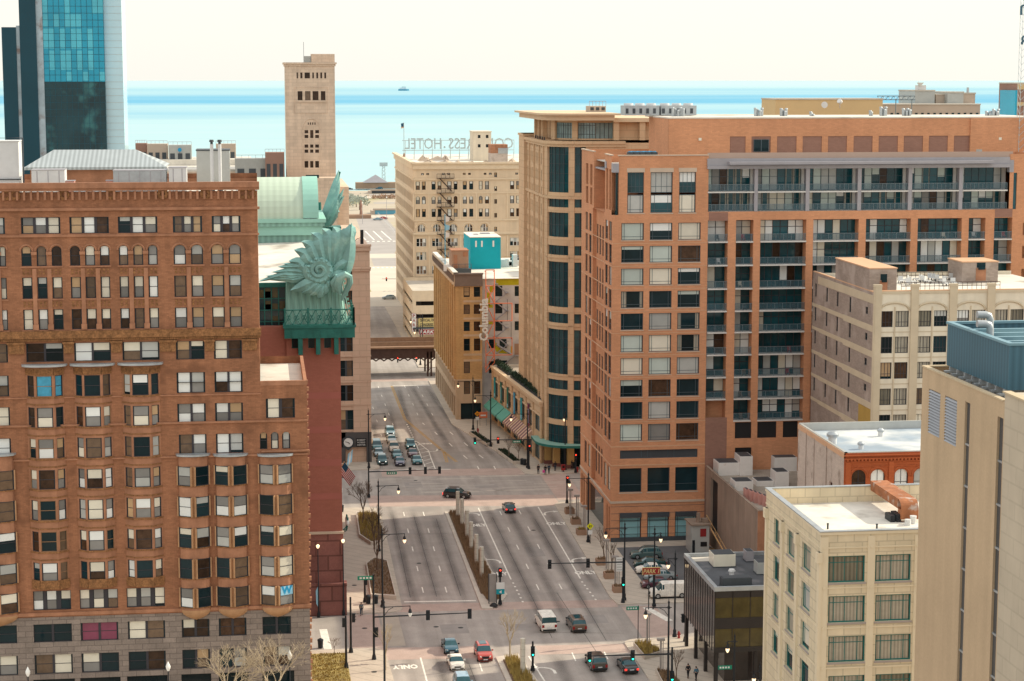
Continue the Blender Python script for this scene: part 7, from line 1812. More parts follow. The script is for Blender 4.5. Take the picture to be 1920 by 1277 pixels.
x=onroof(1399,1413,1034,1054,za-.35,1.6);box_thing('condenser','tall slim condenser at the back of the tarred roof','roof unit',*x,'steel_grey',extra=grille)
x=onroof(1420,1440,1055,1078,za-.35,1.8);box_thing('condenser','pale condenser on a stand at the right of the tarred roof','roof unit',*x,'blind_grey',extra=grille)
d=_ray(1372,1080);tt=-(CAMH-za+.35)/d[2];u,v=tt*d[0],tt*d[1];t=thing('roof_cowl','small white roof cowl behind the low dark box','vent',(u,v,za-.35));m=MB();m.cyl(u,v,za-.35,za+.25,.3,.3,10);m.cyl(u,v,za+.25,za+.5,.45,.35,10);m.build('cowl',MATS['metal_white'],t,True)
# ------------------------------------------------------------------ cream tiled building
XM=51.5;ya,za=175.7,28.0;yb=N(1437,917,XM)[0];FMn=NF(XM);FMw=WF(ya);rng=random.Random(6)
B=thing('tiled_building','cream tiled corner building with green framed curtained windows','building',(XM+8,ya,0))
mx_=lambda px,py=1100:WX(px,py,ya)
mz_=lambda py:WZ(1630,py,ya)
hs=[(mx_(a,(y0+y1)/2),mx_(b,(y0+y1)/2),mz_(y1),mz_(y0))for y0,y1 in((1041,1091),(1116,1166),(1191,1240),(1265,1312))for a,b in((1553,1622),(1641,1708))]
ny=[N(1451,985,XM)[0],N(1462,985,XM)[0],N(1476,1005,XM)[0],N(1490,1005,XM)[0],N(1504,1035,XM)[0],N(1520,1035,XM)[0]]
hn=[(min(ny[2*i],ny[2*i+1]),max(ny[2*i],ny[2*i+1]),h[2]+.0,h[3])for h in(hs[0],hs[2],hs[4],hs[6])for i in range(3)]
m=MB();x1=74.0
wall_faces(m,FMw,XM,x1,0,za,hs,.35,0);wall_faces(m,FMn,ya,yb,0,za,hn,.35,0);m.box(XM+.5,x1,ya+.5,yb-.4,0,za-1.8,0);m.face([(XM,yb,0),(x1,yb,0),(x1,yb,za),(XM,yb,za)])
for y in(1024,1099,1174,1249):
 m.fbox(FMw,XM-.04,x1,-.1,.07,mz_(y+2.5),mz_(y),1);m.fbox(FMn,ya+.01,yb,-.1,.07,mz_(y+2.5),mz_(y),1)
for px in(1632,1720):u=mx_(px);m.fbox(FMw,u-.35,u+.35,-.1,.10,0,mz_(1005),1)
m.fbox(FMw,XM-.06,XM+.7,-.1,.10,0,mz_(1005),1)
for i in range(4):u=[ya+.1,(ny[4]+ny[3])/2,(ny[2]+ny[1])/2,yb-.7][i];m.fbox(FMn,u-.28,u+.28,-.1,.22,0,za-1.9,1);m.fbox(FMn,u-.38,u+.38,-.1,.4,za-2.9,za-1.9,1)
m.fbox(FMw,XM-.08,x1,-.2,.10,za-.25,za+.02,1);m.fbox(FMn,ya+.01,yb,-.2,.12,za-.25,za+.02,1)
for y in(1024,1099,1174,1249):
 for px in(1545,1633,1718):u=mx_(px);m.tube([FMw.p(u,.08,mz_(y+1)),FMw.p(u,.16,mz_(y+1))],.16,8,1)
m.build('wall',[MATS['cream_tile'],MATS['cream_trim']],B)
for h in hs:window(B,FMw,*h,1,'frame_teal','glass_warm',dep=.25,fw=.12,rails=(.74,),vbars=(.16,.80,.46),style='curtain',sill='sill_grey',rng=rng)
for h in hn:window(B,FMn,*h,1,'frame_teal','glass_dark',dep=.25,fw=.1,rails=(.74,),vbars=(.2,.8),style='curtain' if rng.random()<.6 else 'sash',blind=.5,sill='sill_grey',name='side_window',rng=rng)
m=MB();m.box(XM+.35,x1,ya+.35,yb-.35,za-1.7,za-1.6);m.build('roof',MATS['roof_white'],B)
m=MB();
for a,b,c,d in((XM+.002,XM+.35,ya+.002,yb-.002),(XM+.35,x1,ya+.002,ya+.35),(XM+.35,x1,yb-.35,yb-.002)):m.box(a,b,c,d,za-1.6,za+.01)
m.build('parapet',MATS['brown_roof' if False else 'cream_tile'],B)
m=MB()
for a,b,c,d in((XM-.15,XM+.42,ya-.15,yb+.1),(XM+.42,x1,ya-.15,ya+.42),(XM+.42,x1,yb-.42,yb+.1)):m.box(a,b,c,d,za+.021,za+.12)
m.build('coping',MATS['metal_galv'],B)
zr=za-1.6
def rp(px,py):d=_ray(px,py);tt=-(CAMH-zr)/d[2];return(tt*d[0],tt*d[1])
t=thing('exhaust_duct','rusty elbow of galvanised exhaust duct on the cream building roof','duct',(*rp(1672,985),zr));A=rp(1655,945);C=rp(1690,978);m=MB()
m.box(A[0]-.9,A[0]+.9,C[1]+.6,yb-.3,zr+1.2,zr+2.2);m.build('duct_run',MATS['metal_rust'],t)
m=MB();n=6
for k in range(n):
 a0,a1=math.pi/2*k/n,math.pi/2*(k+1)/n;y0,z0=C[1]+.6-1.0*math.sin(a0),zr+1.2+1.0*math.cos(a0);y1,z1=C[1]+.6-1.0*math.sin(a1),zr+1.2+1.0*math.cos(a1)
 m.face([(A[0]-.9,y0,z0),(A[0]+.9,y0,z0),(A[0]+.9,y1,z1),(A[0]-.9,y1,z1)]);
m.box(A[0]-.9,A[0]+.9,C[1]-.4,C[1]+.6,zr+.3,zr+1.2);m.build('elbow',MATS['metal_rust'],t)
m=MB();
for q in(-1.2,-.6):m.box(A[0]+q-.7,A[0]+q-.2,C[1]-.2,C[1]+1.6,zr,zr+.9+.2*q)
m.build('fan_housing',MATS['black_iron'],t);m=MB();p=rp(1702,985);m.cyl(p[0],p[1],zr,zr+.6,.35,.3,10);p=rp(1712,982);m.cyl(p[0],p[1],zr,zr+.8,.25,.35,10);m.build('roof_vent',MATS['metal_white'],t,True)
for px,py,lab in((1552,992,'short pipe stub near the front corner of the cream roof'),(1644,993,'short pipe stub near the front edge of the cream roof')):
 p=rp(px,py);t=thing('pipe_stub',lab,'pipe',(*p,zr),0,'roof pipe stubs');m=MB();m.cyl(p[0],p[1],zr,zr+.5,.09,.09,8);m.build('pipe',MATS['black_iron'],t);m=MB();m.cyl(p[0],p[1],zr+.5,zr+.58,.13,.1,8);m.build('cap',MATS['black_iron'],t)
 # ------------------------------------------------------------------ tall tan panel building at the right
XQ=51.5;yb=148.6;zq=47.6;y0_=N(1880,800,XQ)[0];FQn=NF(XQ)
B=thing('panel_building','tall blank tan panel building with dark vertical glass strips at the right edge','building',(XQ+10,140,0))
sl=[(N(1818,800,XQ)[0],N(1808.5,800,XQ)[0]),(N(1879,800,XQ)[0]-.2,N(1870,800,XQ)[0])]
lv=[(N(1762.5,770,XQ)[0],N(1741,770,XQ)[0],N(1750,815,XQ)[1],N(1750,732,XQ)[1]),(N(1793.5,790,XQ)[0],N(1771,790,XQ)[0],N(1780,831,XQ)[1],N(1780,745,XQ)[1])]
m=MB();hh=[(min(s),max(s),-1,zq-1.2)for s in sl]+[(min(l[0],l[1]),max(l[0],l[1]),l[2],l[3])for l in lv]
wall_faces(m,FQn,y0_-.5,yb,0,zq,hh,.25,0);m.face([(XQ,yb,0),(XQ+30,yb,0),(XQ+30,yb,zq),(XQ,yb,zq)]);m.face([(XQ,y0_-.5,0),(XQ+30,y0_-.5,0),(XQ+30,y0_-.5,zq),(XQ,y0_-.5,zq)])
m.build('wall',MATS['tan_panel'],B)
m=MB();m.box(XQ+.35,XQ+30,y0_,yb-.35,zq-1.0,zq-.9);m.build('roof',MATS['roof_gravel'],B)
m=MB();m.box(XQ-.06,XQ+.35,y0_,yb+.05,zq,zq+.12);m.box(XQ+.35,XQ+30,yb-.35,yb+.05,zq,zq+.12);m.build('coping',MATS['tan_trim'],B)
for s in sl:
 a,b=min(s),max(s);m=MB();m.fquad(FQn,a,b,-.18,0,zq-1.2,0);z=zq-1.2-3.2
 while z>0:m.fbox(FQn,a,b,-.18,-.1,z-.07,z+.07,1);z-=3.15
 m.build('glass_strip',[MATS['tan_glass'],MATS['metal_galv']],B)
for l in lv:
 a,b=min(l[0],l[1]),max(l[0],l[1]);m=MB();n=15
 for k in range(n):z=l[2]+(l[3]-l[2])*k/n;m.face([FQn.p(a,.03,z),FQn.p(b,.03,z),FQn.p(b,-.10,z+(l[3]-l[2])/n*.62),FQn.p(a,-.10,z+(l[3]-l[2])/n*.62)])
 m.fquad(FQn,a,b,-.2,l[2],l[3],1);m.build('louvre',[MATS['louvre'],MATS['tan_glass']],B)
m=MB();za_,zb_2=N(1881,735,XQ-.6)[1],0
yw_=N(1882.5,800,XQ-.6)[0];m.box(XQ-.6,XQ+30,y0_-30,yw_,0,za_);m.build('stone_wing',MATS['stone_block'],B);m=MB();m.box(XQ-.75,XQ-.15,y0_-30,yw_+.1,za_,za_+.12);m.build('wing_coping',MATS['tan_trim'],B)
# blue metal plant enclosure on legs
xb0=XQ+1.6;yf,zf1=N(1777,607,xb0);yn2,zn1=N(1893,651,xb0)
zf0=N(1777,695,xb0)[1]
t=thing('plant_enclosure','blue ribbed metal plant enclosure standing on the tan building roof','roof unit',(xb0+6,(yf+yn2)/2,zq-.9));zb0,zt0=zq+.25,zf1
m=MB();m.box(xb0,xb0+.25,yn2,yf,zb0,zt0);m.box(xb0+.25,xb0+14,yn2,yn2+.25,zb0,zt0);m.box(xb0+.25,xb0+14,yf-.25,yf,zb0,zt0);m.build('screen',MATS['blue_metal'],t)
m=MB();m.box(xb0-.1,xb0+.35,yn2-.1,yf+.1,zt0,zt0+.18);m.box(xb0+.35,xb0+14,yn2-.1,yn2+.35,zt0,zt0+.18);m.box(xb0+.35,xb0+14,yf-.35,yf+.1,zt0,zt0+.18)
for k in range(5):y=yn2+(yf-yn2)*(k+.7)/5.5;m.box(xb0+.3,xb0+14,y-.2,y+.2,zt0-.7,zt0-.2)
m.build('frame',MATS['blue_metal_pale'],t)
m=MB();m.box(xb0+2.6,xb0+14,yn2+.4,yf-1.5,zt0-1.0,zt0-.75);m.build('unit_top',MATS['roof_white'],t)
for k in range(8):m=MB();y=yn2+(yf-yn2)*(k+.4)/8;m.box(xb0-.1,xb0+.5,y-.12,y+.12,zq-.9,zb0);m.box(xb0-.5,xb0+.4,y-.2,y+.2,zq-.2,zq-.05);m.build('leg',MATS['metal_galv'],t)
yy=(yn2+yf)/2+1;t=thing('exhaust_pipes','pair of silver exhaust pipes with angled ends above the blue enclosure','pipes',(xb0+1.6,yy,zt0-1))
for k,(py,dy)in enumerate(((590,1.2),(607,-.4))):
 u=WX(1857,py,yy+dy);z=WZ(1857,py,yy+dy);m=MB();m.tube([(u,yy+dy,zt0-1),(u,yy+dy,z-.35),(u-.12,yy+dy,z-.08),(u-.4,yy+dy,z),(WX(1832,py,yy+dy),yy+dy,z+.02)],.28,10);m.build('pipe',MATS['metal_galv'],t,True)
 # ------------------------------------------------------------------ far roofs, dark slab, lattice mast, boat, park
YF=420.0;zb=40
def far(px0,px1,pyt,lab,mat,Y0=YF,dep=12,name='far_building',wins=0,cat='building'):
 x0,x1=WX(px0,200,Y0),WX(px1,200,Y0);z1=WZ((px0+px1)/2,pyt,Y0);t=thing(name,lab,cat,((x0+x1)/2,Y0,0));m=MB();m.box(x0,x1,Y0,Y0+dep,0,z1);m.build('wall',MATS[mat],t)
 m=MB();m.box(x0-.1,x1+.1,Y0-.15,Y0+dep+.1,z1,z1+.3);m.build('coping',MATS['roof_pale'],t)
 for k in range(wins):
  u=x0+(x1-x0)*(k+.3)/wins;m=MB();m.box(u,u+(x1-x0)*.42/wins,Y0-.06,Y0-.004,z1-4.2,z1-1.8);m.build('window',MATS['glass_dark'],t)
 return t,x0,x1,z1
far(1454,1655,187,'plain tan roof block on the skyline behind the orange building','far_wall_tan')
far(1655,1838,197,'far pale building with a row of small dark windows on the skyline','far_wall',Y0=445,wins=16)
t,x0,x1,z1=far(1715,1752,171,'pale plant tower on the skyline with a small dish on top','blind_grey',Y0=452);m=MB();m.box(x0+1,x0+3,453,455,z1,z1+1.4);m.tube([(x0+1,453,z1),(x0+1.2,453,z1+2.4)],.08,4);m.lathe(x0+1.5,452.8,[(.2,z1+1.2),(.9,z1+2.0)],8);m.build('dish',MATS['metal_white'],t)
far(1754,1776,178,'low grey plant block between the two skyline plant towers','far_wall',Y0=453);far(1776,1806,174,'grey plant block right of centre on the skyline','blind_grey',Y0=451);t,x0,x1,z1=far(1806,1828,176,'skyline plant block with a thin chimney','far_wall',Y0=452)
m=MB();m.cyl(x1-1.5,453,z1,WZ(1815,164,452),.35,.3,8);m.build('chimney',MATS['metal_galv'],t)
t=thing('roof_gantry','light blue lattice gantry lying along the skyline roof','gantry',(WX(1680,182,440),440,55));m=MB();a,b=WX(1645,182,440),WX(1716,182,440);zz0,zz1=WZ(1680,187,440),WZ(1680,180,440)
m.tube([(a,440,zz0),(b,440,zz0)],.09,4);m.tube([(a,440,zz1),(b,440,zz1)],.09,4)
for k in range(14):u=a+(b-a)*k/14;v=a+(b-a)*(k+1)/14;m.tube([(u,440,zz0 if k%2 else zz1),(v,440,zz1 if k%2 else zz0)],.06,4)
for px in(1650,1680,1710):u=WX(px,182,440);m.tube([(u,440,48),(u,440,zz0)],.12,4)
m.build('truss',MATS['rail_steel'],t)
t=thing('roof_dish','small white dish on a mast in front of the tan roof block','dish',(WX(1545,200,405),405,zp1));u=WX(1545,196,405);z=WZ(1545,197,405);m=MB();m.tube([(u,405,zp1),(u,405,z)],.08,5);m.build('mast',MATS['steel_grey'],t);m=MB();m.tube([(u,404.9,z),(u,404.6,z+.05)],[.55,.7],12);m.build('reflector',MATS['metal_white'],t)
t=thing('roof_dish','tilted white aerial dish on the skyline right of the round dish','dish',(WX(1575,195,405),405,zp1));u=WX(1575,190,405);z=WZ(1575,192,405);m=MB();m.tube([(u,405,zp1),(u,405,z+.8)],.07,5);m.build('mast',MATS['steel_grey'],t);m=MB();m.tube([(u+.1,404.9,z),(u-.3,404.6,z+.35)],[.5,.55],10);m.build('reflector',MATS['metal_white'],t)
m=MB();
t,x0,x1,z1=far(1906,1990,157,'dark brown slab with blue edge at the far right of the skyline','far_wall_brown',Y0=470,name='far_slab');m=MB();m.box(x0-.5,x0,469.8,480,0,z1-1.6);m.build('edge_strip',MATS['tower_blue'],t);m=MB();m.box(x0,x1,469.7,469.95,z1-5.4,z1-4.5);m.box(x0,x1,469.7,469.95,z1-1.4,z1);m.build('band',MATS['far_wall_tan'],t)
u=WX(1921,60,300);t=thing('lattice_mast','thin lattice mast with dark aerials cut by the upper right corner','mast',(u,300,50));m=MB();zt_2=WZ(1915,-10,300)
for dx_ in(-.55,.55):
 for dy_ in(-.55,.55):m.tube([(u+dx_,300+dy_,58),(u+dx_,300+dy_,zt_2)],.035,4)
k=0;z=58
while z<zt_2-1.1:m.tube([(u-.55,299.45,z),(u+.55,299.45,z+1.1)],.03,4);m.tube([(u-.55,300.55,z+1.1),(u-.55,299.45,z)],.03,4);z+=1.1
m.build('lattice',MATS['sign_letters'],t)
for py,w,h in((20,1.1,1.4),(73,.75,.5),(81,.8,.45)):
 m=MB();z=WZ(1915,py,300);m.box(u-w+.05,u-w+.33,299.2,299.5,z-h/2,z+h/2);m.tube([(u-w+.2,299.3,z+h/2),(u-.3,299.3,z+h/2+.15),(u+.5,299.3,z+h/2)],.16,6);m.build('aerial',MATS['blue_metal'],t)
 # ------------------------------------------------------------------ street furniture
def at_origin(name,label,cat,group=None):return thing(name,label,cat,(0,0,0),0,group)
def lamp_post(label,x,y,rz=0.0,h=10.4,arm=3.0,group='tall black street lamps',glow=True,base=KH):
 t=thing('street_lamp',label,'street lamp',(x,y,base),rz,group);o=(x,y,base)
 def B_(name,m,mt,sm=False):
  m.v=[(a+o[0],b+o[1],c+o[2])for a,b,c in m.v];return m.build(name,MATS[mt],t,sm)
 m=MB();m.lathe(0,0,[(.13,.9),(.12,4),(.10,h-.4),(.09,h)],8);B_('pole',m,'black_iron',True)
 m=MB();m.lathe(0,0,[(.30,0),(.30,.25),(.20,.45),(.22,.8),(.14,1.0)],8);B_('base',m,'black_iron',True)
 m=MB();m.tube([(-.35,0,h-.5),(0,0,h-.5),(arm,0,h-.45)],.05,6);m.tube([(.05,0,h-1.5),(.5,0,h-.85),(1.1,0,h-.5)],.035,5);m.tube([(arm,0,h-.4),(arm,0,h-.75)],.05,5);m.box(-.14,.14,-.14,.14,h-.62,h-.38);B_('arm',m,'black_iron')
 m=MB();m.lathe(0,0,[(.10,h),(.14,h+.12),(.05,h+.3),(.015,h+.7)],6);B_('finial',m,'black_iron')
 m=MB();m.lathe(arm,0,[(.08,h-.75),(.17,h-.95),(.22,h-1.25)],8);hd=B_('lamp_head',m,'black_iron',True)
 m=MB();m.lathe(arm,0,[(.23,h-1.26),(.20,h-1.5),(.06,h-1.75)],8);m.v=[(a+o[0],b+o[1],c+o[2])for a,b,c in m.v];m.build('globe',MATS['lamp_glow' if glow else 'lamp_white'],hd,True)
 return t
def signal_head(parent,o,x,y,z,face,lit=None,name='signal_head'):
 """three lens signal; face = unit plan direction the lenses look"""
 m=MB();m.box(o[0]+x-.18,o[0]+x+.18,o[1]+y-.18,o[1]+y+.18,o[2]+z-.55,o[2]+z+.55);m.box(o[0]+x-.24-.06*abs(face[0]),o[0]+x+.24,o[1]+y-.05,o[1]+y+.05,o[2]+z-.62,o[2]+z+.62)if abs(face[1])>.5 else None
 s=m.build(name,MATS['black_iron'],parent)
 for k,nm in enumerate(('light_green','light_off','light_red')):
  cx_,cy_,cz_=o[0]+x+face[0]*.19,o[1]+y+face[1]*.19,o[2]+z-.36+.36*k
  m=MB();m.tube([(cx_,cy_,cz_),(cx_+face[0]*.03,cy_+face[1]*.03,cz_)],.13,8)
  on=(lit=='green' and k==0)or(lit=='red' and k==2)
  m.build('lens',MATS[nm if on else 'light_off'],s)
  m=MB();m.box(cx_-.14,cx_+.14,min(cy_,cy_+face[1]*.22)if abs(face[1])>.5 else cy_-.14,max(cy_,cy_+face[1]*.22)if abs(face[1])>.5 else cy_+.14,cz_+.13,cz_+.15);m.build('visor',MATS['black_iron'],s)
def mast(label,x,y,z_arm,dirx,length,heads,top=None,base=KH,sign=None,pole_signal=None,group='traffic signal masts'):
 """signal mast: heads = [(distance along arm, facing (fx,fy), lit)]"""
 t=thing('traffic_signal',label,'traffic signal',(x,y,base),0,group);o=(x,y,base);h=top or z_arm+.8
 m=MB();m.cyl(x,y,base+.5,base+h,.15,.11,8);m.build('pole',MATS['black_iron'],t,True)
 m=MB();m.cyl(x,y,base,base+.6,.3,.2,8);m.build('base',MATS['black_iron'],t,True)
 if length:
  m=MB();m.tube([(x,y,base+z_arm),(x+dirx*length,y,base+z_arm+.12)],[.11,.06],6);m.build('mast_arm',MATS['black_iron'],t)
 for d,fc,lit in heads:signal_head(t,o,dirx*d,0,z_arm,fc,lit)
 if pole_signal:signal_head(t,o,pole_signal[0],-.05,pole_signal[1],pole_signal[2],pole_signal[3])
 if sign:
  d,w,zoff=sign;m=MB();m.box(x+dirx*d-w/2,x+dirx*d+w/2,y-.04,y+.04,base+z_arm-.55+zoff,base+z_arm-.08+zoff);s=m.build('street_sign',MATS['sign_green'],t)
  m=MB()
  for k in range(4):m.box(x+dirx*d-w*.38+w*.2*k,x+dirx*d-w*.38+w*.2*k+w*.13,y-.055,y-.042,base+z_arm-.42+zoff,base+z_arm-.20+zoff)
  m.build('lettering',MATS['sign_white'],s)
 return t
EAST,WEST,NORTH,SOUTH=(0,1),(0,-1),(-1,0),(1,0)
# tall lamps: left kerb
lamp_post('tall black street lamp on the far left corner by the clock and queued cars',18.6,352.6)
lamp_post('tall black street lamp on the left kerb beside the farther flower bed',16.6,288.7)
lamp_post('tall black street lamp by the near left stop line beside the nearer flower bed',15.2,257.0)
lamp_post('tall black street lamp nearest the bottom edge on the left kerb',13.2,220.5,glow=False)
lamp_post('tall black street lamp beside the teal awnings on the right kerb',43.0,371.0,math.pi)
lamp_post('tall black street lamp at the far right beside the orange diamond sign',41.6,389.7,math.pi)
lamp_post('tall black street lamp behind the signal mast at the shop corner',47.2,349.3,math.pi)
lamp_post('tall black street lamp in front of the rounded tower entrance',53.7,346.6,math.pi/2*1.0,arm=1.2)
lamp_post('tall black street lamp with the yellow warning sign at the orange building',48.6,290.5,math.pi,arm=2.9)
lamp_post('tall black street lamp beside the signal mast by the parking lot',47.9,256.4,math.pi,arm=2.6)
lamp_post('tall black street lamp reaching right in front of the parked cars',51.3,252.9,.25,arm=.9)
lamp_post('tall black street lamp left of the dark glass office roof',51.0,238.2,math.pi,h=10.6,arm=.9)
lamp_post('tall black street lamp nearest the bottom edge on the right kerb',45.75,217.0,math.pi,arm=2.7,h=10.2)
lamp_post('black street lamp standing in front of the dark glass office windows',52.2,211.5,math.pi,h=7.5,arm=.8)
lamp_post('black street lamp half hidden by the cream building at the bottom edge',54.3,208.0,math.pi,h=5.0,arm=.7)
lamp_post('black street lamp beyond the railway bridge on the right kerb',40.4,500,math.pi,h=10)
lamp_post('black street lamp under the yellow parking board',38.4,482,math.pi,h=9.5,arm=1.4)
# signal masts
mast('long signal mast with three signals and a green sign across the queued cars',17.2,327.2,4.4,1,12.2,[(7.0,EAST,None),(9.6,EAST,None),(12.0,EAST,None)],top=5.6,sign=(3.9,1.7,0))
mast('long signal mast with two signals crossing the near left lanes',12.7,233.1,5.3,1,11.8,[(6.6,EAST,None),(11.7,EAST,None)],top=10.6,sign=(-.9,2.0,5.2),pole_signal=(.3,3.4,EAST,None))
mast('signal mast with two dark signals over the right lanes beside the parking lot',47.5,255.2,5.6,-1,10.2,[(10.0,WEST,None),(4.8,WEST,None)],top=6.2,pole_signal=(0,2.9,WEST,'green'))
mast('signal mast with two green signals at the bottom right',45.9,215.6,4.6,-1,9.9,[(9.6,WEST,'green'),(4.6,WEST,'green')],top=5.4,pole_signal=(0,2.0,WEST,'green'))
mast('signal mast with green and red signals in front of the awnings',47.3,348.2,5.4,-1,9.8,[(9.8,WEST,'green'),(5.6,WEST,'red')],top=6.0,sign=(2.2,1.5,0),pole_signal=(.1,3.9,WEST,'red'))
mast('black pole with a red signal beside the rounded tower crossing',49.7,318.6,4.2,0,0,[],top=4.4,pole_signal=(.05,4.0,WEST,'red'))
mast('short black signal pole with a red light by the rounded tower entrance',55.2,343.9,3.0,0,0,[],top=3.4,pole_signal=(0,2.9,WEST,'red'))
mast('short black signal pole with a red light at the tip of the planted median',30.95,256.3,4.6,0,0,[],top=5.0,base=.16,pole_signal=(0,4.4,WEST,'red'))
mast('thin black signal pole on the grass corner beside the brown block',9.2,230.1,5.6,0,0,[],top=6.4,pole_signal=(-.25,5.6,SOUTH,None))
mast('short signal post beside the red paving between the library and the grass corner',10.05,236.4,5.0,0,0,[],top=7.0,pole_signal=(.35,4.4,SOUTH,None))
mast('small signal pole with a green light at the bottom edge in the middle planting bed',31.2,226.0,3.2,0,0,[],top=3.6,base=.16,pole_signal=(0,2.4,WEST,'green'))
mast('black signal pole on the corner right of the dark sedan',51.9,236.0,3.4,0,0,[],top=3.7,pole_signal=(-.3,3.0,NORTH,None))
mast('long signal mast far down the street before the lakefront',53.6,640.5,5.6,-1,15,[(13.5,WEST,'red'),(8.5,WEST,'green')],top=7.5,base=0)
mast('signal pole at the far left by the nearer flower bed',13.0,259.8,3.4,0,0,[],top=3.6,pole_signal=(.1,3.0,EAST,None))
# name plate poles
def street_sign(label,x,y,h,dx,base=KH,w=1.6):
 t=thing('street_sign',label,'street sign',(x,y,base),0,'green street name signs');m=MB();m.cyl(x,y,base,base+h,.06,.05,6);m.build('pole',MATS['black_iron'],t)
 m=MB();m.box(x+dx-w/2,x+dx+w/2,y-.03,y+.03,base+h-.55,base+h-.1);s=m.build('name_plate',MATS['sign_green'],t);m=MB()
 for k in range(4):m.box(x+dx-w*.4+w*.2*k,x+dx-w*.4+w*.2*k+.2,y-.05,y-.032,base+h-.42,base+h-.22)
 m.build('lettering',MATS['sign_white'],s)
street_sign('green street name sign left of the dark glass office, low above the crossing',45.6,234.6,5.2,-.7)
street_sign('green street name sign against the foot of the dark glass office',50.6,213.0,3.9,.9)
def warning(label,px,py,Y0,h,mat,x,y,base=KH):
 t=thing('warning_sign',label,'sign',(x,y,base));m=MB();m.cyl(x,y,base,base+h,.07,.06,6);m.build('pole',MATS['black_iron'],t)
 z=base+h-.5;m=MB();m.face([(x-.55,y-.08,z),(x,y-.08,z-.55),(x+.55,y-.08,z),(x,y-.08,z+.55)]);p=m.build('plate',MATS[mat],t)
 m=MB();m.face([(x-.22,y-.10,z-.2),(x-.1,y-.10,z-.2),(x+.02,y-.10,z+.2),(x-.1,y-.10,z+.2)]);m.face([(x+.05,y-.10,z-.2),(x+.17,y-.10,z-.2),(x+.22,y-.10,z+.15),(x+.1,y-.10,z+.15)]);m.build('symbol',MATS['sign_black'],p)
 m=MB();m.box(x-.35,x+.35,y-.09,y-.06,z-1.3,z-.65);m.build('small_plate',MATS['sign_white'],t)
warning('orange diamond warning sign at the far corner of the tan brick building',0,0,0,4.0,'sign_orange',42.3,388.3)
warning('lime yellow school crossing sign beside the orange building',0,0,0,3.2,'sign_lime',48.75,289.6)
x,y=54.2,255.6
t=board('parking_board','dark red Park 1 board on posts in front of the parked cars',1205,1237.5,1065,1077,251.0,'sign_red',['PARK 1'],'sign_yellow',shear=.2)
m=MB();px_=t.location.x
for dx_ in(-.25,.35):m.box(px_+dx_-.06,px_+dx_+.06,251.3,251.42,KH,t.location.z+.3)
m.build('post',MATS['black_iron'],t)
t=thing('notice_board','white notice board on a post beside the planters at the right kerb','sign',(48.2,262.0,KH));m=MB();m.cyl(48.2,262,KH,KH+4.6,.06,.06,6);m.build('post',MATS['post_steel'],t);m=MB();m.box(47.75,48.65,261.9,261.95,KH+2.6,KH+4.6);b=m.build('plate',MATS['sign_white'],t)
m=MB()
for k in range(5):m.box(47.85,48.55,261.87,261.895,KH+2.8+.36*k,KH+2.92+.36*k)
m.build('lettering',MATS['blind_grey'],b)
t=thing('direction_sign','small blue and white sign on the short pole at the tip of the median','sign',(30.95,256.0,.16));m=MB();m.box(30.4,31.5,255.95,256.0,.16+2.2,.16+3.1,0);m.box(30.4,31.5,255.95,256.0,.16+1.5,.16+2.19,1);m.build('plate',[MATS['sign_white'],MATS['banner_teal']],t)
m=MB();m.face([(30.75,255.93,.16+1.8),(31.1,255.93,.16+1.6),(31.1,255.93,.16+2.05)]);m.build('arrow',MATS['sign_white'],t)
t=thing('median_marker','pale upright panel with dark edges standing at the tip of the median','marker',(30.0,257.0,.16));m=MB();m.box(29.55,30.5,256.9,257.1,.35,4.2);m.build('panel',MATS['post_steel'],t);m=MB();m.box(29.45,29.55,256.85,257.15,.16,4.2);m.box(30.5,30.6,256.85,257.15,.16,4.2);m.build('frame',MATS['steel_dark'],t);m=MB();m.lathe(30.0,255.6,[(.6,.16),(.5,.35),(.2,.6),(.02,.66)],8);m.build('base',MATS['sign_black'],t)
# white light columns on the median
first=None
for k,(x,y)in enumerate(((30.5,309.2),(30.6,303.4),(30.5,295.0),(30.3,287.0),(30.2,278.8),(30.1,271.0),(29.8,224.5))):
 lab=['light column farthest along the planted median, nearest the crossing','second farthest white light column on the median','third farthest white light column on the median','white light column in the middle of the median row','second nearest white light column of the median row','nearest white light column of the median row, by its tip','lone white light column at the bottom edge beside the pale bare tree'][k]
 if first is None:
  t=thing('light_column',lab,'light column',(x,y,.3),0,'white light columns on the median');first=t
  m=MB();m.lathe(x,y,[(.30,.3),(.30,4.6)],12);m.build('tube',MATS['pylon'],t,True)
  for q in range(5):m=MB();m.lathe(x,y,[(.31,.9+.8*q),(.31,.93+.8*q)],12);m.build('band',MATS['pylon_band'],t,True)
  m=MB();m.lathe(x,y,[(.36,.3),(.36,.5)],12);m.build('base',MATS['post_steel'],t,True)
 else:copy_tree(first,(x,y,.3),label=lab)
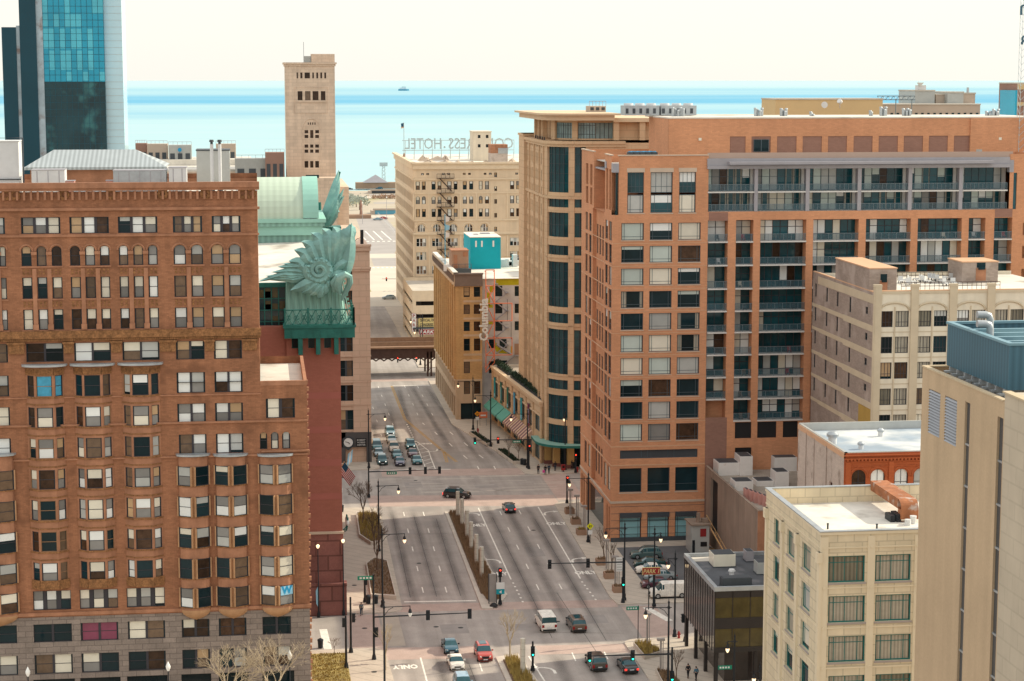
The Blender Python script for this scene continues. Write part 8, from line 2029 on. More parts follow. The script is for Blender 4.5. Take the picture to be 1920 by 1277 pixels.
 # steel post lights on the right pavement
first=None
labs=['steel post light nearest the crossing on the right pavement','second steel post light from the crossing on the right pavement','third steel post light, beside the last planter box by the crossing','steel post light in front of the orange building windows','steel post light beside the white notice board','steel post light in the corner planting bed at the lower right','steel post light nearest the bottom right signal mast']
for k,(x,y)in enumerate(((48.7,308.9),(49.0,304.1),(48.9,296.3),(48.4,273.3),(47.9,263.4),(46.6,233.8),(46.0,222.5))):
 if first is None:
  t=thing('post_light',labs[k],'post light',(x,y,KH),0,'steel post lights on the right pavement');first=t
  m=MB();m.box(x-.1,x+.1,y-.1,y+.1,KH,KH+4.2);m.box(x+.24,x+.32,y-.05,y+.05,KH,KH+4.2);m.build('post',MATS['post_steel'],t)
  m=MB();m.box(x-.45,x+.45,y-.28,y+.28,KH+4.2,KH+4.45);m.build('lamp_box',MATS['post_steel'],t);m=MB();m.box(x-.25,x+.25,y-.2,y+.2,KH,KH+.15);m.build('base',MATS['kerb'],t)
 else:copy_tree(first,(x,y,KH),label=labs[k])
 # ------------------------------------------------------------------ planting
def blades(mb,poly,z,n,h0,h1,seed,w=.05,lean=.35,mi=0):
 r=random.Random(seed);xs=[p[0]for p in poly];ys_=[p[1]for p in poly]
 def inside(x,y):
  c=False;j=len(poly)-1
  for i in range(len(poly)):
   if(poly[i][1]>y)!=(poly[j][1]>y)and x<(poly[j][0]-poly[i][0])*(y-poly[i][1])/(poly[j][1]-poly[i][1])+poly[i][0]:c=not c
   j=i
  return c
 k=0
 while k<n:
  x,y=r.uniform(min(xs),max(xs)),r.uniform(min(ys_),max(ys_))
  if not inside(x,y):continue
  k+=1
  for q in range(7):
   h=r.uniform(h0,h1);a=r.uniform(0,6.28);l=lean*h*r.random();b=r.uniform(0,6.28)
   dx_,dy_=math.cos(b)*w,math.sin(b)*w
   mb.face([(x-dx_,y-dy_,z),(x+dx_,y+dy_,z),(x+math.cos(a)*l,y+math.sin(a)*l,z+h)],mi)
def stuff(name,mb,mats,parent=None):
 o=mb.build(name,mats,parent);o["kind"]='stuff';return o
m=MB();blades(m,[(29.5,313.3),(30.8,312.8),(31.4,285),(31.6,266),(32.0,262.2),(29.1,262.5)],.3,1700,.25,.85,1)
stuff('dry_grass',m,MATS['dry_grass'])
m=MB();blades(m,[(28.3,230.4),(30.0,230.6),(31.1,214),(31.1,200),(28.7,200)],.3,1100,.4,1.0,2);stuff('dry_grass',m,MATS['dry_grass_yellow'])
m=MB();blades(m,[(29.2,262.4),(32.0,262.2),(31.2,259.0),(29.6,257.8)],.16,260,.3,.8,3);stuff('dry_grass',m,MATS['dry_grass'])
def bed(label,pts,inner,mat,n,seed,h=(.3,.9),wall=.55):
 cx_=sum(p[0]for p in pts)/len(pts);cy_=sum(p[1]for p in pts)/len(pts)
 t=thing('planter',label,'planter',(cx_,cy_,KH));m=MB()
 for i in range(len(pts)):
  a,b=pts[i],pts[(i+1)%len(pts)];a2=(a[0]+(cx_-a[0])*.09,a[1]+(cy_-a[1])*.04);b2=(b[0]+(cx_-b[0])*.09,b[1]+(cy_-b[1])*.04)
  m.face([(*a,KH),(*b,KH),(*b,KH+wall),(*a,KH+wall)]);m.face([(*a,KH+wall),(*b,KH+wall),(*b2,KH+wall),(*a2,KH+wall)]);m.face([(*a2,KH),(*b2,KH),(*b2,KH+wall),(*a2,KH+wall)])
 m.build('kerb_wall',MATS['kerb'],t)
 m=MB();m.face([(p[0]+(cx_-p[0])*.085,p[1]+(cy_-p[1])*.035,KH+wall*.7)for p in pts]);m.build('soil',MATS['soil'],t)
 m=MB();ip=[(p[0]+(cx_-p[0])*.14,p[1]+(cy_-p[1])*.07)for p in pts];blades(m,ip,KH+wall*.7,n,*h,seed);o=m.build('dry_grass',MATS[mat],t);o["kind"]='stuff'
 return t
bed('farther flower bed with yellowish dry planting on the left pavement',[(14.4,314),(17.9,313.5),(18.0,300),(17.2,293.0),(15.6,292.6),(14.1,298)],None,'dry_grass_yellow',420,5)
bed('nearer flower bed of bare brown planting on the left pavement',[(14.2,280),(15.6,283),(17.4,281),(17.3,260.6),(13.9,261.8)],None,'dry_grass',420,6,(.1,.4))
bed('corner planting bed with green tufts at the lower right crossing',[(45.0,234.5),(46.9,235.2),(47.8,230.5),(45.3,228.8)],None,'dry_grass_yellow',160,7,(.3,.8))
bed('planting bed at the bottom right beside the post light',[(45.6,223.6),(47.2,222.4),(47.6,217.5),(45.3,217.5)],None,'dry_grass',120,8,(.2,.6))
bed('long planting bed in front of the striped awnings',[(43.4,366),(45.2,366.5),(46.6,353.0),(45.1,353.0)],None,'hedge',300,9,(.15,.45))
bed('planting bed by the teal awnings farther up the right kerb',[(40.3,385),(41.6,385.5),(43.6,372.5),(42.3,371.5)],None,'hedge',260,10,(.15,.45))
g_=MB();g_.face([(5.0,218.5,KH+.006),(9.6,218.5,KH+.006),(9.4,236.4,KH+.006),(5.0,236.4,KH+.006)]);struct('lawn',g_,MATS['lawn'])
m=MB();blades(m,[(5.1,218.6),(9.5,218.6),(9.3,236.2),(5.1,236.2)],KH,1500,.08,.25,11,w=.04);stuff('grass',m,MATS['dry_grass_yellow'])
first=None
labs=['wooden planter box at the crossing end of the right kerb','second planter box from the crossing on the right kerb','third planter box on the right kerb with a green tuft','planter box beside the bare leaning tree on the right kerb','planter box beside the white notice board','planter box nearest the signal mast on the right kerb']
for k,(x,y)in enumerate(((48.9,310.8),(48.7,303.2),(48.4,295.8),(48.2,276.5),(48.0,268.6),(47.9,261.0))):
 t=thing('planter_box',labs[k],'planter',(x,y,KH),0,'planter boxes along the right kerb');m=MB()
 for a,b,c,d in((x-.75,x+.75,y-.75,y-.62),(x-.75,x+.75,y+.62,y+.75),(x-.75,x-.62,y-.62,y+.62),(x+.62,x+.75,y-.62,y+.62)):m.box(a,b,c,d,KH,KH+.85)
 m.build('box',MATS['brown_roof'],t);m=MB();m.box(x-.62,x+.62,y-.62,y+.62,KH,KH+.7);m.build('soil',MATS['soil'],t)
 m=MB();blades(m,[(x-.55,y-.55),(x+.55,y-.55),(x+.55,y+.55),(x-.55,y+.55)],KH+.7,26,.2,.6,20+k);o=m.build('dry_grass',MATS['dry_grass_yellow' if k==2 else 'dry_grass'],t);o["kind"]='stuff'
def bare_tree(label,x,y,h,seed,mat='bark',spread=.75,base=KH,group='bare winter trees',lean=(0,0),r0=None,depth=5):
 r=random.Random(seed);t=thing('bare_tree',label,'tree',(x,y,base),0,group);tr=MB();cr=MB();r0=r0 or h*.018
 th=h*.34;top=Vector((x+lean[0]*th,y+lean[1]*th,base+th));tr.tube([(x,y,base),(x+lean[0]*th*.5,y+lean[1]*th*.5,base+th*.5),tuple(top)],[r0,r0*.85,r0*.7],6)
 tr.build('trunk',MATS[mat],t)
 def grow(p,d,l,rad,n):
  q=p+d*l;mid=p+d*l*.5+Vector((r.gauss(0,1),r.gauss(0,1),r.gauss(0,1)))*l*.05
  cr.tube([tuple(p),tuple(mid),tuple(q)],[rad,rad*.8,rad*.6],4 if n>2 else 3,cap=False)
  if n==0:return
  for k in range(r.choice([2,3,3])if n>1 else 3):
   nd_=(d+Vector((r.gauss(0,1)*spread,r.gauss(0,1)*spread,r.gauss(.12,.35)))*.62).normalized();grow(p.lerp(q,r.uniform(.55,1)),nd_,l*r.uniform(.62,.85),max(rad*.6,.012),n-1)
 for k in range(4):
  a=2*math.pi*k/4+r.random();grow(top-Vector((0,0,th*.15*k/3)),Vector((math.cos(a)*spread*.6+lean[0],math.sin(a)*spread*.6+lean[1],1)).normalized(),h*.24,r0*.5,depth)
 cr.build('crown',MATS[mat],t);return t
bare_tree('pale sunlit bare tree in the middle bed beside the lone light column',28.9,229.5,7.2,1,'bark_painted_sun',.55,.3,depth=4)
bare_tree('left of two pale bare trees in front of the brown block foot',-4.2,209.5,10.5,2,'bark_painted_sun',.9)
bare_tree('right of two pale bare trees in front of the brown block foot',0.4,209.5,10.8,3,'bark_painted_sun',.9)
bare_tree('bare tree in the farther flower bed under the flag',15.2,306.5,7.5,4,'bark',.5)
bare_tree('bare tree in the gap between the two left flower beds',16.0,290,7.0,5,'bark',.5,depth=4)
bare_tree('bare tree in the nearer left flower bed',15.6,276,7.5,6,'bark',.45,depth=4)
bare_tree('thin leaning bare tree on the right kerb by the orange building',49.0,278.0,6.0,7,'bark',.5,lean=(-.12,.0),depth=3)
bare_tree('thin upright bare tree between the steel posts on the right kerb',48.7,270.5,5.5,8,'bark',.4,depth=3)
bare_tree('small bare tree in the long bed before the striped awnings',44.9,358.0,5.0,9,'bark',.45,depth=3)
bare_tree('small bare tree at the near end of the long awning bed',46.2,354.0,4.5,10,'bark',.4,depth=3)
bare_tree('tall dark bare tree in front of the glass office gold windows',56.5,206.5,8.6,11,'bark',.5,depth=4)
bare_tree('small bare tree right of the bottom right post light',47.2,219.2,4.6,12,'bark',.45,depth=3)
bare_tree('bare tree at the nearest left kerb beside the tall lamp',13.8,228.5,6.5,13,'bark_painted_sun',.4,depth=3)
bare_tree('bare shrub at the edge of the grass corner',8.0,236.0,2.4,14,'bark',.8,depth=3,r0=.04)
# bins, hydrant, small boxes
def bin_(label,x,y,base=KH):
 t=thing('litter_bin',label,'bin',(x,y,base),0,'black litter bins');m=MB();m.lathe(x,y,[(.30,base+.05),(.36,base+.95),(.38,base+1.0)],10);m.build('drum',MATS['plastic_dark'],t,True);m=MB();m.lathe(x,y,[(.40,base+1.01),(.36,base+1.12),(.12,base+1.25)],10);m.build('lid',MATS['black_iron'],t,True);return t
bin_('black litter bin on the grass corner beside the brown block',6.4,239.2,.01);bin_('black litter bin on the corner by the planting bed at the awnings',47.0,351.6);bin_('black litter bin beside the long bed under the awnings',46.6,352.2)
bin_('black bin at the foot of the nearer left flower bed',13.4,259.0);bin_('second black bin at the foot of the nearer left flower bed',14.4,258.9);bin_('black bin beside the rounded tower entrance',55.6,347.5)
bin_('tall black bin by the library wall lamp near the flag',12.2,316.5)
t=thing('newspaper_box','small red newspaper box at the rounded tower corner','newspaper box',(53.1,344.9,KH));m=MB();m.box(52.75,53.45,344.6,345.2,KH+.3,KH+1.3);m.build('cabinet',MATS['sign_red'],t);m=MB();m.box(52.9,53.3,344.57,344.597,KH+.75,KH+1.15);m.build('window',MATS['glass_dark'],t);m=MB();m.box(53.0,53.2,344.8,345.0,KH,KH+.3);m.build('stand',MATS['black_iron'],t)
for x,y,lab in((51.4,239.8-2.3,'red fire hydrant beside the dark glass office corner'),(42.2,386.2,'dark fire hydrant near the orange diamond sign'),(55.6,344.4,'small red hydrant at the rounded tower corner')):
 t=thing('fire_hydrant',lab,'hydrant',(x,y,KH));m=MB();m.lathe(x,y,[(.2,KH),(.16,KH+.1),(.14,KH+.6),(.2,KH+.65),(.12,KH+.85),(.03,KH+.95)],8);m.build('barrel',MATS['sign_red'],t,True);m=MB();m.tube([(x-.25,y,KH+.5),(x+.25,y,KH+.5)],.07,6);m.build('nozzle',MATS['sign_red'],t)
t=thing('orange_barrier','small orange shop sign box at the far end of the awnings','sign box',(43.9,393.0,KH));m=MB();m.box(43.3,45.0,394.0,394.3,KH+1.6,KH+2.8);m.build('board',MATS['orange_steel'],t);m=MB();m.box(43.4,43.55,394.05,394.2,KH,KH+1.6);m.box(44.75,44.9,394.05,394.2,KH,KH+1.6);m.build('post',MATS['post_steel'],t)
m=MB();m.box(43.6,44.7,393.96,393.99,KH+2.0,KH+2.3);m.build('lettering',MATS['sign_white'],t)
# library pavement lamps
for k,(x,y,h,lab)in enumerate(((6.6,253.4,9.3,'slim black lamp post with a glowing top in front of the library granite'),(9.9,253.9,9.8,'slim black lamp post at the library corner beside the pavement'))):
 t=thing('post_lamp',lab,'street lamp',(x,y,.05));m=MB();m.lathe(x,y,[(.22,.05),(.22,.5),(.09,.9),(.06,h)],8);m.build('pole',MATS['black_iron'],t,True)
 m=MB();m.lathe(x,y,[(.09,h),(.2,h+.15),(.24,h+.35),(.1,h+.5)],8);m.build('globe',MATS['lamp_glow'],t,True)
 if k==0:
  m=MB();m.face([(x-.05,y-.02,4.2),(x-.35,y-.02,3.6),(x-.3,y-.02,1.9),(x-.05,y-.02,1.4)]);m.build('banner',MATS['flag_cyan'],t)
for k,(y,lab)in enumerate(((300.5,'farther ornate wall lamp bracket with glass globes on the library'),(278.0,'nearer ornate wall lamp bracket with glass globes on the library'))):
 x=XL1;z=7.2;t=thing('wall_lamp',lab,'wall lamp',(x,y,z),0,'ornate library wall lamps');m=MB()
 for q in range(4):
  a=-1.2+.8*q;pth=[(x,y,z-1.2),(x+.8,y+a*.5,z-1.6),(x+1.5,y+a,z-1.0),(x+1.6,y+a*1.1,z-.3)];m.tube(pth,.06,5);m.tube([(x+.4,y+a*.3,z-1.0),(x+.9,y+a*.6,z-.9),(x+.6,y+a*.5,z-1.4)],.04,4)
 m.build('bracket',MATS['copper_dark'],t)
 for q in range(4):
  a=-1.2+.8*q;m=MB();m.lathe(x+1.6,y+a*1.1,[(.1,z-.3),(.26,z-.05),(.24,z+.3),(.08,z+.5)],8);o=m.build('globe',MATS['lamp_white'],t,True);m=MB();m.lathe(x+1.6,y+a*1.1,[(.16,z+.5),(.05,z+.8)],6);m.build('cap',MATS['copper_dark'],o)
t=thing('stars_and_stripes','striped flag on a slanting pole above the library pavement','flag',(XL1,311.0,5.6));A=Vector((XL1,311.0,5.2));Bp=Vector((XL1+2.6,310.5,9.6));m=MB();m.tube([tuple(A),tuple(Bp)],.06,5);m.build('pole',MATS['orange_brick_course'],t)
m=MB();nrow,ncol=13,8;d1=Vector((1.75,-.1,-2.5));d2=(A-Bp).normalized()*1.75
for i in range(nrow):
 for j in range(ncol):
  def fp(a,b):return Bp+d1*a+d2*b+Vector((0,.18*math.sin(6*a+1.5),0))
  mi=2 if(i<7 and j<3)else i%2
  m.face([fp(j/ncol,i/nrow),fp((j+1)/ncol,i/nrow),fp((j+1)/ncol,(i+1)/nrow),fp(j/ncol,(i+1)/nrow)],mi)
m.build('cloth',[MATS['flag_red'],MATS['flag_white'],MATS['flag_blue']],t)
t=thing('flag','pale blue and white flag on a slanting pole below the wall clock','flag',(WX(655,855,355),355.5,1.6));A=Vector((WX(651,872,355),357.5,WZ(651,886,357)));Bp=Vector((WX(664,842,355),355,WZ(664,842,355)));m=MB();m.tube([tuple(A),tuple(Bp)],.05,5);m.build('pole',MATS['orange_brick_course'],t)
m=MB()
for i in range(3):
 for j in range(5):
  def fp(a,b):return Bp+Vector((-.2-.9*b,0,-.9*b))+Vector((-.25*a,.12*math.sin(5*a),-2.3*a))
  m.face([fp(j/5,i/3),fp((j+1)/5,i/3),fp((j+1)/5,(i+1)/3),fp(j/5,(i+1)/3)],1 if i==1 else 0)
m.build('cloth',[MATS['flag_cyan'],MATS['flag_white']],t)
for px,py,lab in((52,1262,'globe topped lamp post at the far left foot of the brown block'),(315,1252,'globe topped lamp post in front of the middle of the brown block foot'),(543,1231,'white globe topped lamp post at the right foot of the brown block')):
 yy=211.0;x,zt2=W(px,py-9,yy);t=thing('globe_lamp',lab,'street lamp',(x,yy,KH),0,'globe lamps before the brown block');m=MB();m.lathe(x,yy,[(.2,KH),(.2,KH+.6),(.08,KH+1),(.06,zt2-.9)],8);m.build('pole',MATS['black_iron'],t,True)
 m=MB();m.lathe(x,yy,[(.10,zt2-.9),(.24,zt2-.6),(.26,zt2-.35),(.12,zt2-.05),(.04,zt2+.15)],8);m.build('globe',MATS['lamp_white'],t,True)
 # ------------------------------------------------------------------ vehicles
def paint(name,col,metal=.25):
 if name in MATS:return MATS[name]
 return M(name,col,.32,.03,.8,spec=.5,metal=metal,coat=.7)
PAINTS={'teal_dark':(.012,.085,.10),'teal':(.02,.16,.19),'purple_navy':(.05,.045,.10),'white':(.72,.71,.68),'silver':(.36,.42,.44),'silver_blue':(.22,.34,.40),'maroon':(.10,.03,.05),'black':(.014,.016,.02),'brown':(.13,.085,.06),'navy_teal':(.01,.085,.13),'red':(.50,.055,.035),'light_blue':(.30,.45,.56),'dark_grey':(.055,.055,.05),'green_grey':(.10,.17,.17),'green_dark':(.015,.07,.07)}
def vehicle(name,label,cat,kind,colour,x,y,heading,group=None,lit=None,z=.0,roof_rack=False,cyan_roof=None):
 """heading: angle of travel in the plan (0 = +X, 90 = +Y). Local frame: forward = +Y, centre of the wheelbase at the origin."""
 S={'sedan':(4.7,1.80,1.44),'hatch':(4.3,1.76,1.50),'suv':(4.6,1.88,1.72),'minivan':(5.0,1.95,1.76),'van':(5.5,2.02,2.10),'pickup_van':(5.4,2.0,2.05)}[kind]
 L_,W_,H_=S;hw=W_/2;gz=.22
 # side profile: list of (y, belt z, roof z or None, half width factor)
 P={'sedan':[(0,.62,.66,.86),(.03,.82,.88,.93),(.08,.90,.95,.97),(.20,.94,1.0,1.0),(.34,.95,1.36,1.0),(.42,.95,1.43,1.0),(.55,.94,1.44,1.0),(.62,.93,1.38,1.0),(.76,.91,.97,1.0),(.90,.84,.88,.97),(.96,.74,.78,.92),(1,.56,.58,.84)],'hatch':[(0,.66,.70,.88),(.03,.90,.96,.95),(.06,.98,1.08,.98),(.16,1.0,1.42,1.0),(.25,1.0,1.49,1.0),(.5,.98,1.50,1.0),(.60,.96,1.42,1.0),(.76,.94,1.0,1.0),(.90,.86,.90,.97),(.96,.76,.80,.92),(1,.56,.58,.84)],'suv':[(0,.70,.74,.90),(.02,1.0,1.06,.96),(.05,1.06,1.2,.98),(.11,1.08,1.62,1.0),(.2,1.08,1.71,1.0),(.5,1.06,1.72,1.0),(.61,1.05,1.64,1.0),(.74,1.04,1.1,1.0),(.90,.97,1.01,.98),(.965,.86,.9,.94),(1,.6,.62,.87)],'minivan':[(0,.70,.74,.90),(.015,1.0,1.06,.96),(.03,1.06,1.2,.98),(.08,1.08,1.66,1.0),(.16,1.08,1.75,1.0),(.55,1.06,1.76,1.0),(.66,1.05,1.66,1.0),(.83,1.02,1.08,1.0),(.93,.94,.98,.97),(.97,.84,.88,.93),(1,.6,.62,.86)],'van':[(0,.75,.8,.93),(.008,1.1,1.2,.97),(.012,1.2,1.3,.98),(.035,1.25,2.0,1.0),(.10,1.25,2.09,1.0),(.64,1.22,2.10,1.0),(.71,1.2,2.0,1.0),(.82,1.16,1.24,1.0),(.94,1.06,1.11,.97),(.975,.92,.96,.93),(1,.62,.64,.87)],}[kind if kind!='pickup_van' else 'van']
 root=thing(name,label,cat,(x,y,z),R(heading)-math.pi/2,group)
 pm=paint('paint_'+colour,PAINTS[colour]);body=MB();glass=MB()
 n=len(P);rings=[]
 for(f,bz,rz,wf)in P:
  yy=(f-.5)*L_;w=hw*wf;cab=rz-bz>.25;t=min(1,max(0,(rz-bz)/(H_-1.0)))
  wr=w*(1-.24*t)if kind not in('van','pickup_van')else w*(1-.12*t)
  rings.append([(w*.80,yy,gz),(w*.97,yy,gz+.08),(w,yy,.55),(w*.985,yy,bz-.12),(w*(.95 if cab else.93),yy,bz),(wr*(.99 if cab else.80),yy,rz-(.08 if cab else.01)),(wr*.88,yy,rz-.015),(0,yy,rz+.01)])
 def cabin(i):return P[i][2]-P[i][1]>.25
 for i in range(n-1):
  a,b=rings[i],rings[i+1]
  for k in range(7):
   for s in(1,-1):
    q=[a[k],a[k+1],b[k+1],b[k]];q=[(s*p[0],p[1],p[2])for p in q]
    if s<0:q.reverse()
    c0,c1=cabin(i),cabin(i+1)
    is_gl=(k==4 and(c0 or c1))or(k>=5 and c0!=c1)
    if kind=='pickup_van' and k==4 and c0 and c1 and P[i][0]<.55:is_gl=False
    if kind=='pickup_van' and c0!=c1 and P[i][0]<.3:is_gl=False
    if is_gl and k==4 and c0 and c1:
    # side windows with pillars at both ends
     A0,A1,B1,B0=[Vector(p)for p in(a[4],a[5],b[5],b[4])];e=.10
     def lerp2(u,v):p=(A0.lerp(B0,u)).lerp(A1.lerp(B1,u),v);return(s*p.x,p.y,p.z)
     segs=max(1,round((P[i+1][0]-P[i][0])*L_/1.05));
     for g2_ in range(segs):
      u0,u1=g2_/segs,(g2_+1)/segs;pd=.06/max(.3,(P[i+1][0]-P[i][0])*L_)
      glass.face([lerp2(u0+pd,.08),lerp2(u1-pd,.08),lerp2(u1-pd,.92),lerp2(u0+pd,.92)])
      body.face([lerp2(u0,0),lerp2(u0+pd,.0),lerp2(u0+pd,1),lerp2(u0,1)]);body.face([lerp2(u1-pd,0),lerp2(u1,0),lerp2(u1,1),lerp2(u1-pd,1)])
      body.face([lerp2(u0+pd,0),lerp2(u1-pd,0),lerp2(u1-pd,.08),lerp2(u0+pd,.08)]);body.face([lerp2(u0+pd,.92),lerp2(u1-pd,.92),lerp2(u1-pd,1),lerp2(u0+pd,1)])
    elif is_gl:glass.face(q)
    else:body.face(q)
 for ring,rev in((rings[0],True),(rings[-1],False)):
  pts=[(p[0],p[1],p[2])for p in ring]+[(-p[0],p[1],p[2])for p in reversed(ring)]
  body.face(pts)
 body.face([(hw*.8,-L_/2,gz),(hw*.8,L_/2,gz),(-hw*.8,L_/2,gz),(-hw*.8,-L_/2,gz)])
 body.build('body',pm,root,True,world=False)
 if glass.f:glass.build('window_glass',MATS['car_glass'],root,world=False)
 tr=.33 if kind in('sedan','hatch')else.37
 for sy in(-L_*.30,L_*.315):
  for s in(1,-1):
   m=MB();m.tube([(s*(hw-.20),sy,tr),(s*(hw+.015),sy,tr)],tr,14);w=m.build('wheel',MATS['tyre'],root,world=False)
   m=MB();m.tube([(s*(hw+.01),sy,tr),(s*(hw+.03),sy,tr)],tr*.62,10);m.build('rim',MATS['rim'],w,world=False)
 hz=P[-2][1]-.08
 for s in(1,-1):
  m=MB();m.face([(s*hw*.52,L_*.497,hz-.10),(s*hw*.87,L_*.478,hz-.08),(s*hw*.90,L_*.462,hz+.07),(s*hw*.55,L_*.482,hz+.06)]);m.build('headlight',MATS['headlamp_lit' if lit=='head' else 'headlamp'],root,world=False)
  tz=P[2][1]-.18;m=MB();hh=.16 if kind in('sedan','hatch')else.32
  m.box(s*hw*.66,s*hw*.95,-L_*.5-.012,-L_*.475,tz-hh,tz+.04);m.build('tail_light',MATS['taillamp_lit' if lit=='tail' else 'taillamp'],root,world=False)
  mi=[i for i in range(n)if cabin(i)][-1];my=(P[mi][0]-.5)*L_+.25;m=MB();m.box(s*(hw*.97),s*(hw+.20),my-.06,my+.08,P[mi][1]+.0,P[mi][1]+.17);m.build('mirror',pm if colour in('white','red','light_blue','silver_blue')else MATS['trim_black'],root,world=False)
 m=MB();m.box(-hw*.80,hw*.80,L_*.497,L_*.506,gz+.05,gz+.22);m.box(-hw*.45,hw*.45,L_*.494,L_*.504,gz+.30,hz+.02);m.build('grille',MATS['trim_black'],root,world=False)
 m=MB();m.box(-hw*.86,hw*.86,-L_*.508,-L_*.495,gz+.04,gz+.26);m.build('bumper',MATS['trim_black'],root,world=False)
 for yy in(-L_*.5-.02,L_*.507):m=MB();m.box(-.26,.26,yy-.005,yy+.005,.58 if yy<0 else.36,.70 if yy<0 else.48);m.build('number_plate',MATS['plate'],root,world=False)
 if roof_rack:
  m=MB()
  for s in(1,-1):m.tube([(s*hw*.62,-L_*.36,H_+.06),(s*hw*.62,L_*.06,H_+.06)],.03,4)
  m.build('roof_rail',MATS['trim_black'],root,world=False)
 if cyan_roof:m=MB();m.box(-hw*.45,hw*.45,-L_*.30,L_*.02,H_-.01,H_+.03);m.build('sunroof',MATS['car_glass'],root,world=False)
 return root
def front(px,py,kind,off=0):
 x,y=G(px,py);return x,y+{'sedan':2.35,'hatch':2.15,'suv':2.3,'minivan':2.5,'van':2.75}[kind]
def rear(px,py,kind):
 x,y=G(px,py);return x,y+{'sedan':2.35,'hatch':2.15,'suv':2.3,'minivan':2.5,'van':2.75}[kind]
Q='cars queued at the stop line by the clock'
for px,py,kd,colr,lit,lab in((717.7,873.5,'suv','teal_dark','head','dark teal suv at the front of the left lane of the queue'),(711,858.5,'sedan','silver_blue',None,'pale blue car second in the left lane of the queue'),(707.5,846,'minivan','teal',None,'teal minivan third in the left lane of the queue'),(751,875.5,'sedan','purple_navy',None,'purple navy sedan at the front of the middle lane of the queue'),(745.5,861.5,'sedan','teal',None,'teal sedan second in the middle lane of the queue'),(740,849,'suv','white',None,'white pickup style car third in the middle lane of the queue'),(735.5,833,'sedan','silver',None,'silver sedan fourth in the middle lane of the queue'),(732.5,819.5,'suv','silver_blue','head','pale blue suv last in the middle lane of the queue'),(783,872.5,'sedan','teal',None,'teal sedan at the front of the right lane of the queue'),(775.5,859,'sedan','maroon',None,'maroon sedan second in the right lane of the queue'),(771,844,'suv','teal','head','teal suv last in the right lane of the queue')):
 x,y=front(px,py,kd);vehicle('parked_car' if False else 'queued_car',lab,'car',kd,colr,x,y,270,Q,lit)
x,y=G(857,933);vehicle('car','black suv turning across the crossing above the median','car','suv','black',x,y,-22,None,'tail',roof_rack=True)
x,y=rear(957.5,963.5,'hatch');vehicle('car','black hatchback with red tail lights entering the crossing','car','hatch','black',x,y,91,None,'tail')
x,y=rear(1029,1187,'van');vehicle('van','white passenger van driving away at the lower crossing','van','van','white',x,y,92)
x,y=rear(1086,1188,'minivan');vehicle('minivan','brown minivan driving away beside the white van','van','minivan','brown',x,y,92,cyan_roof=True)
x,y=front(847,1229,'sedan');vehicle('car','dark blue sedan coming towards the camera ahead of the white sedan','car','sedan','navy_teal',x,y,271)
x,y=front(910,1243,'suv');vehicle('car','red suv with a glass roof coming towards the camera','car','suv','red',x,y,271,cyan_roof=True)
x,y=front(858,1260,'sedan');vehicle('car','white sedan coming towards the camera at the lower edge','car','sedan','white',x,y,271)
x,y=front(871,1303,'suv');vehicle('car','light blue car cut by the bottom edge','car','suv','light_blue',x,y,271)
x,y=rear(1124,1261,'minivan');vehicle('minivan','dark grey minivan driving away at the lower right','van','minivan','dark_grey',x,y,92)
x,y=rear(1183,1266,'sedan');vehicle('car','black sedan with red tail lights at the lower right','car','sedan','black',x,y,93,None,'tail')
LOT='cars parked in the small lot'
for px,py,kd,colr,lab,rr in((1211,1046,'suv','green_grey','grey green off roader at the back of the parking lot',True),(1218,1062,'sedan','green_dark','dark green sedan second from the back of the parking lot',False),(1222,1074,'sedan','white','white sedan in the middle of the parking lot',False),(1237,1086,'sedan','silver','silver white car behind the red Park 1 board',False),(1233,1101,'sedan','maroon','maroon sedan next to the white work van in the lot',False),(1254,1119,'pickup_van','white','white work van with side panels nearest in the parking lot',False)):
 x,y=G(px,py,KH);vehicle('parked_car' if kd!='pickup_van' else 'parked_van',lab,'car' if kd!='pickup_van' else 'van',kd,colr,x,y,180,LOT,z=KH+.006,roof_rack=rr)
x,y=G(729,561);vehicle('car','silver hatchback crossing at the far avenue beside the garage','car','hatch','silver',x,y,180)
for px,py,kd,colr,lab in((718,411,'sedan','red','red car on the far lakeside road'),(708,413,'sedan','silver_blue','pale car beside the red car on the far lakeside road'),(655,356,'sedan','black','dark car at the water edge left of the brown pavilion'),(711,355,'suv','navy_teal','dark car at the water edge right of the brown pavilion'),(675,409,'suv','brown','brown vehicle on the far plaza left of the red car')):
 x,y=G(px,py);vehicle('car',lab,'car',kd,colr,x,y,180)
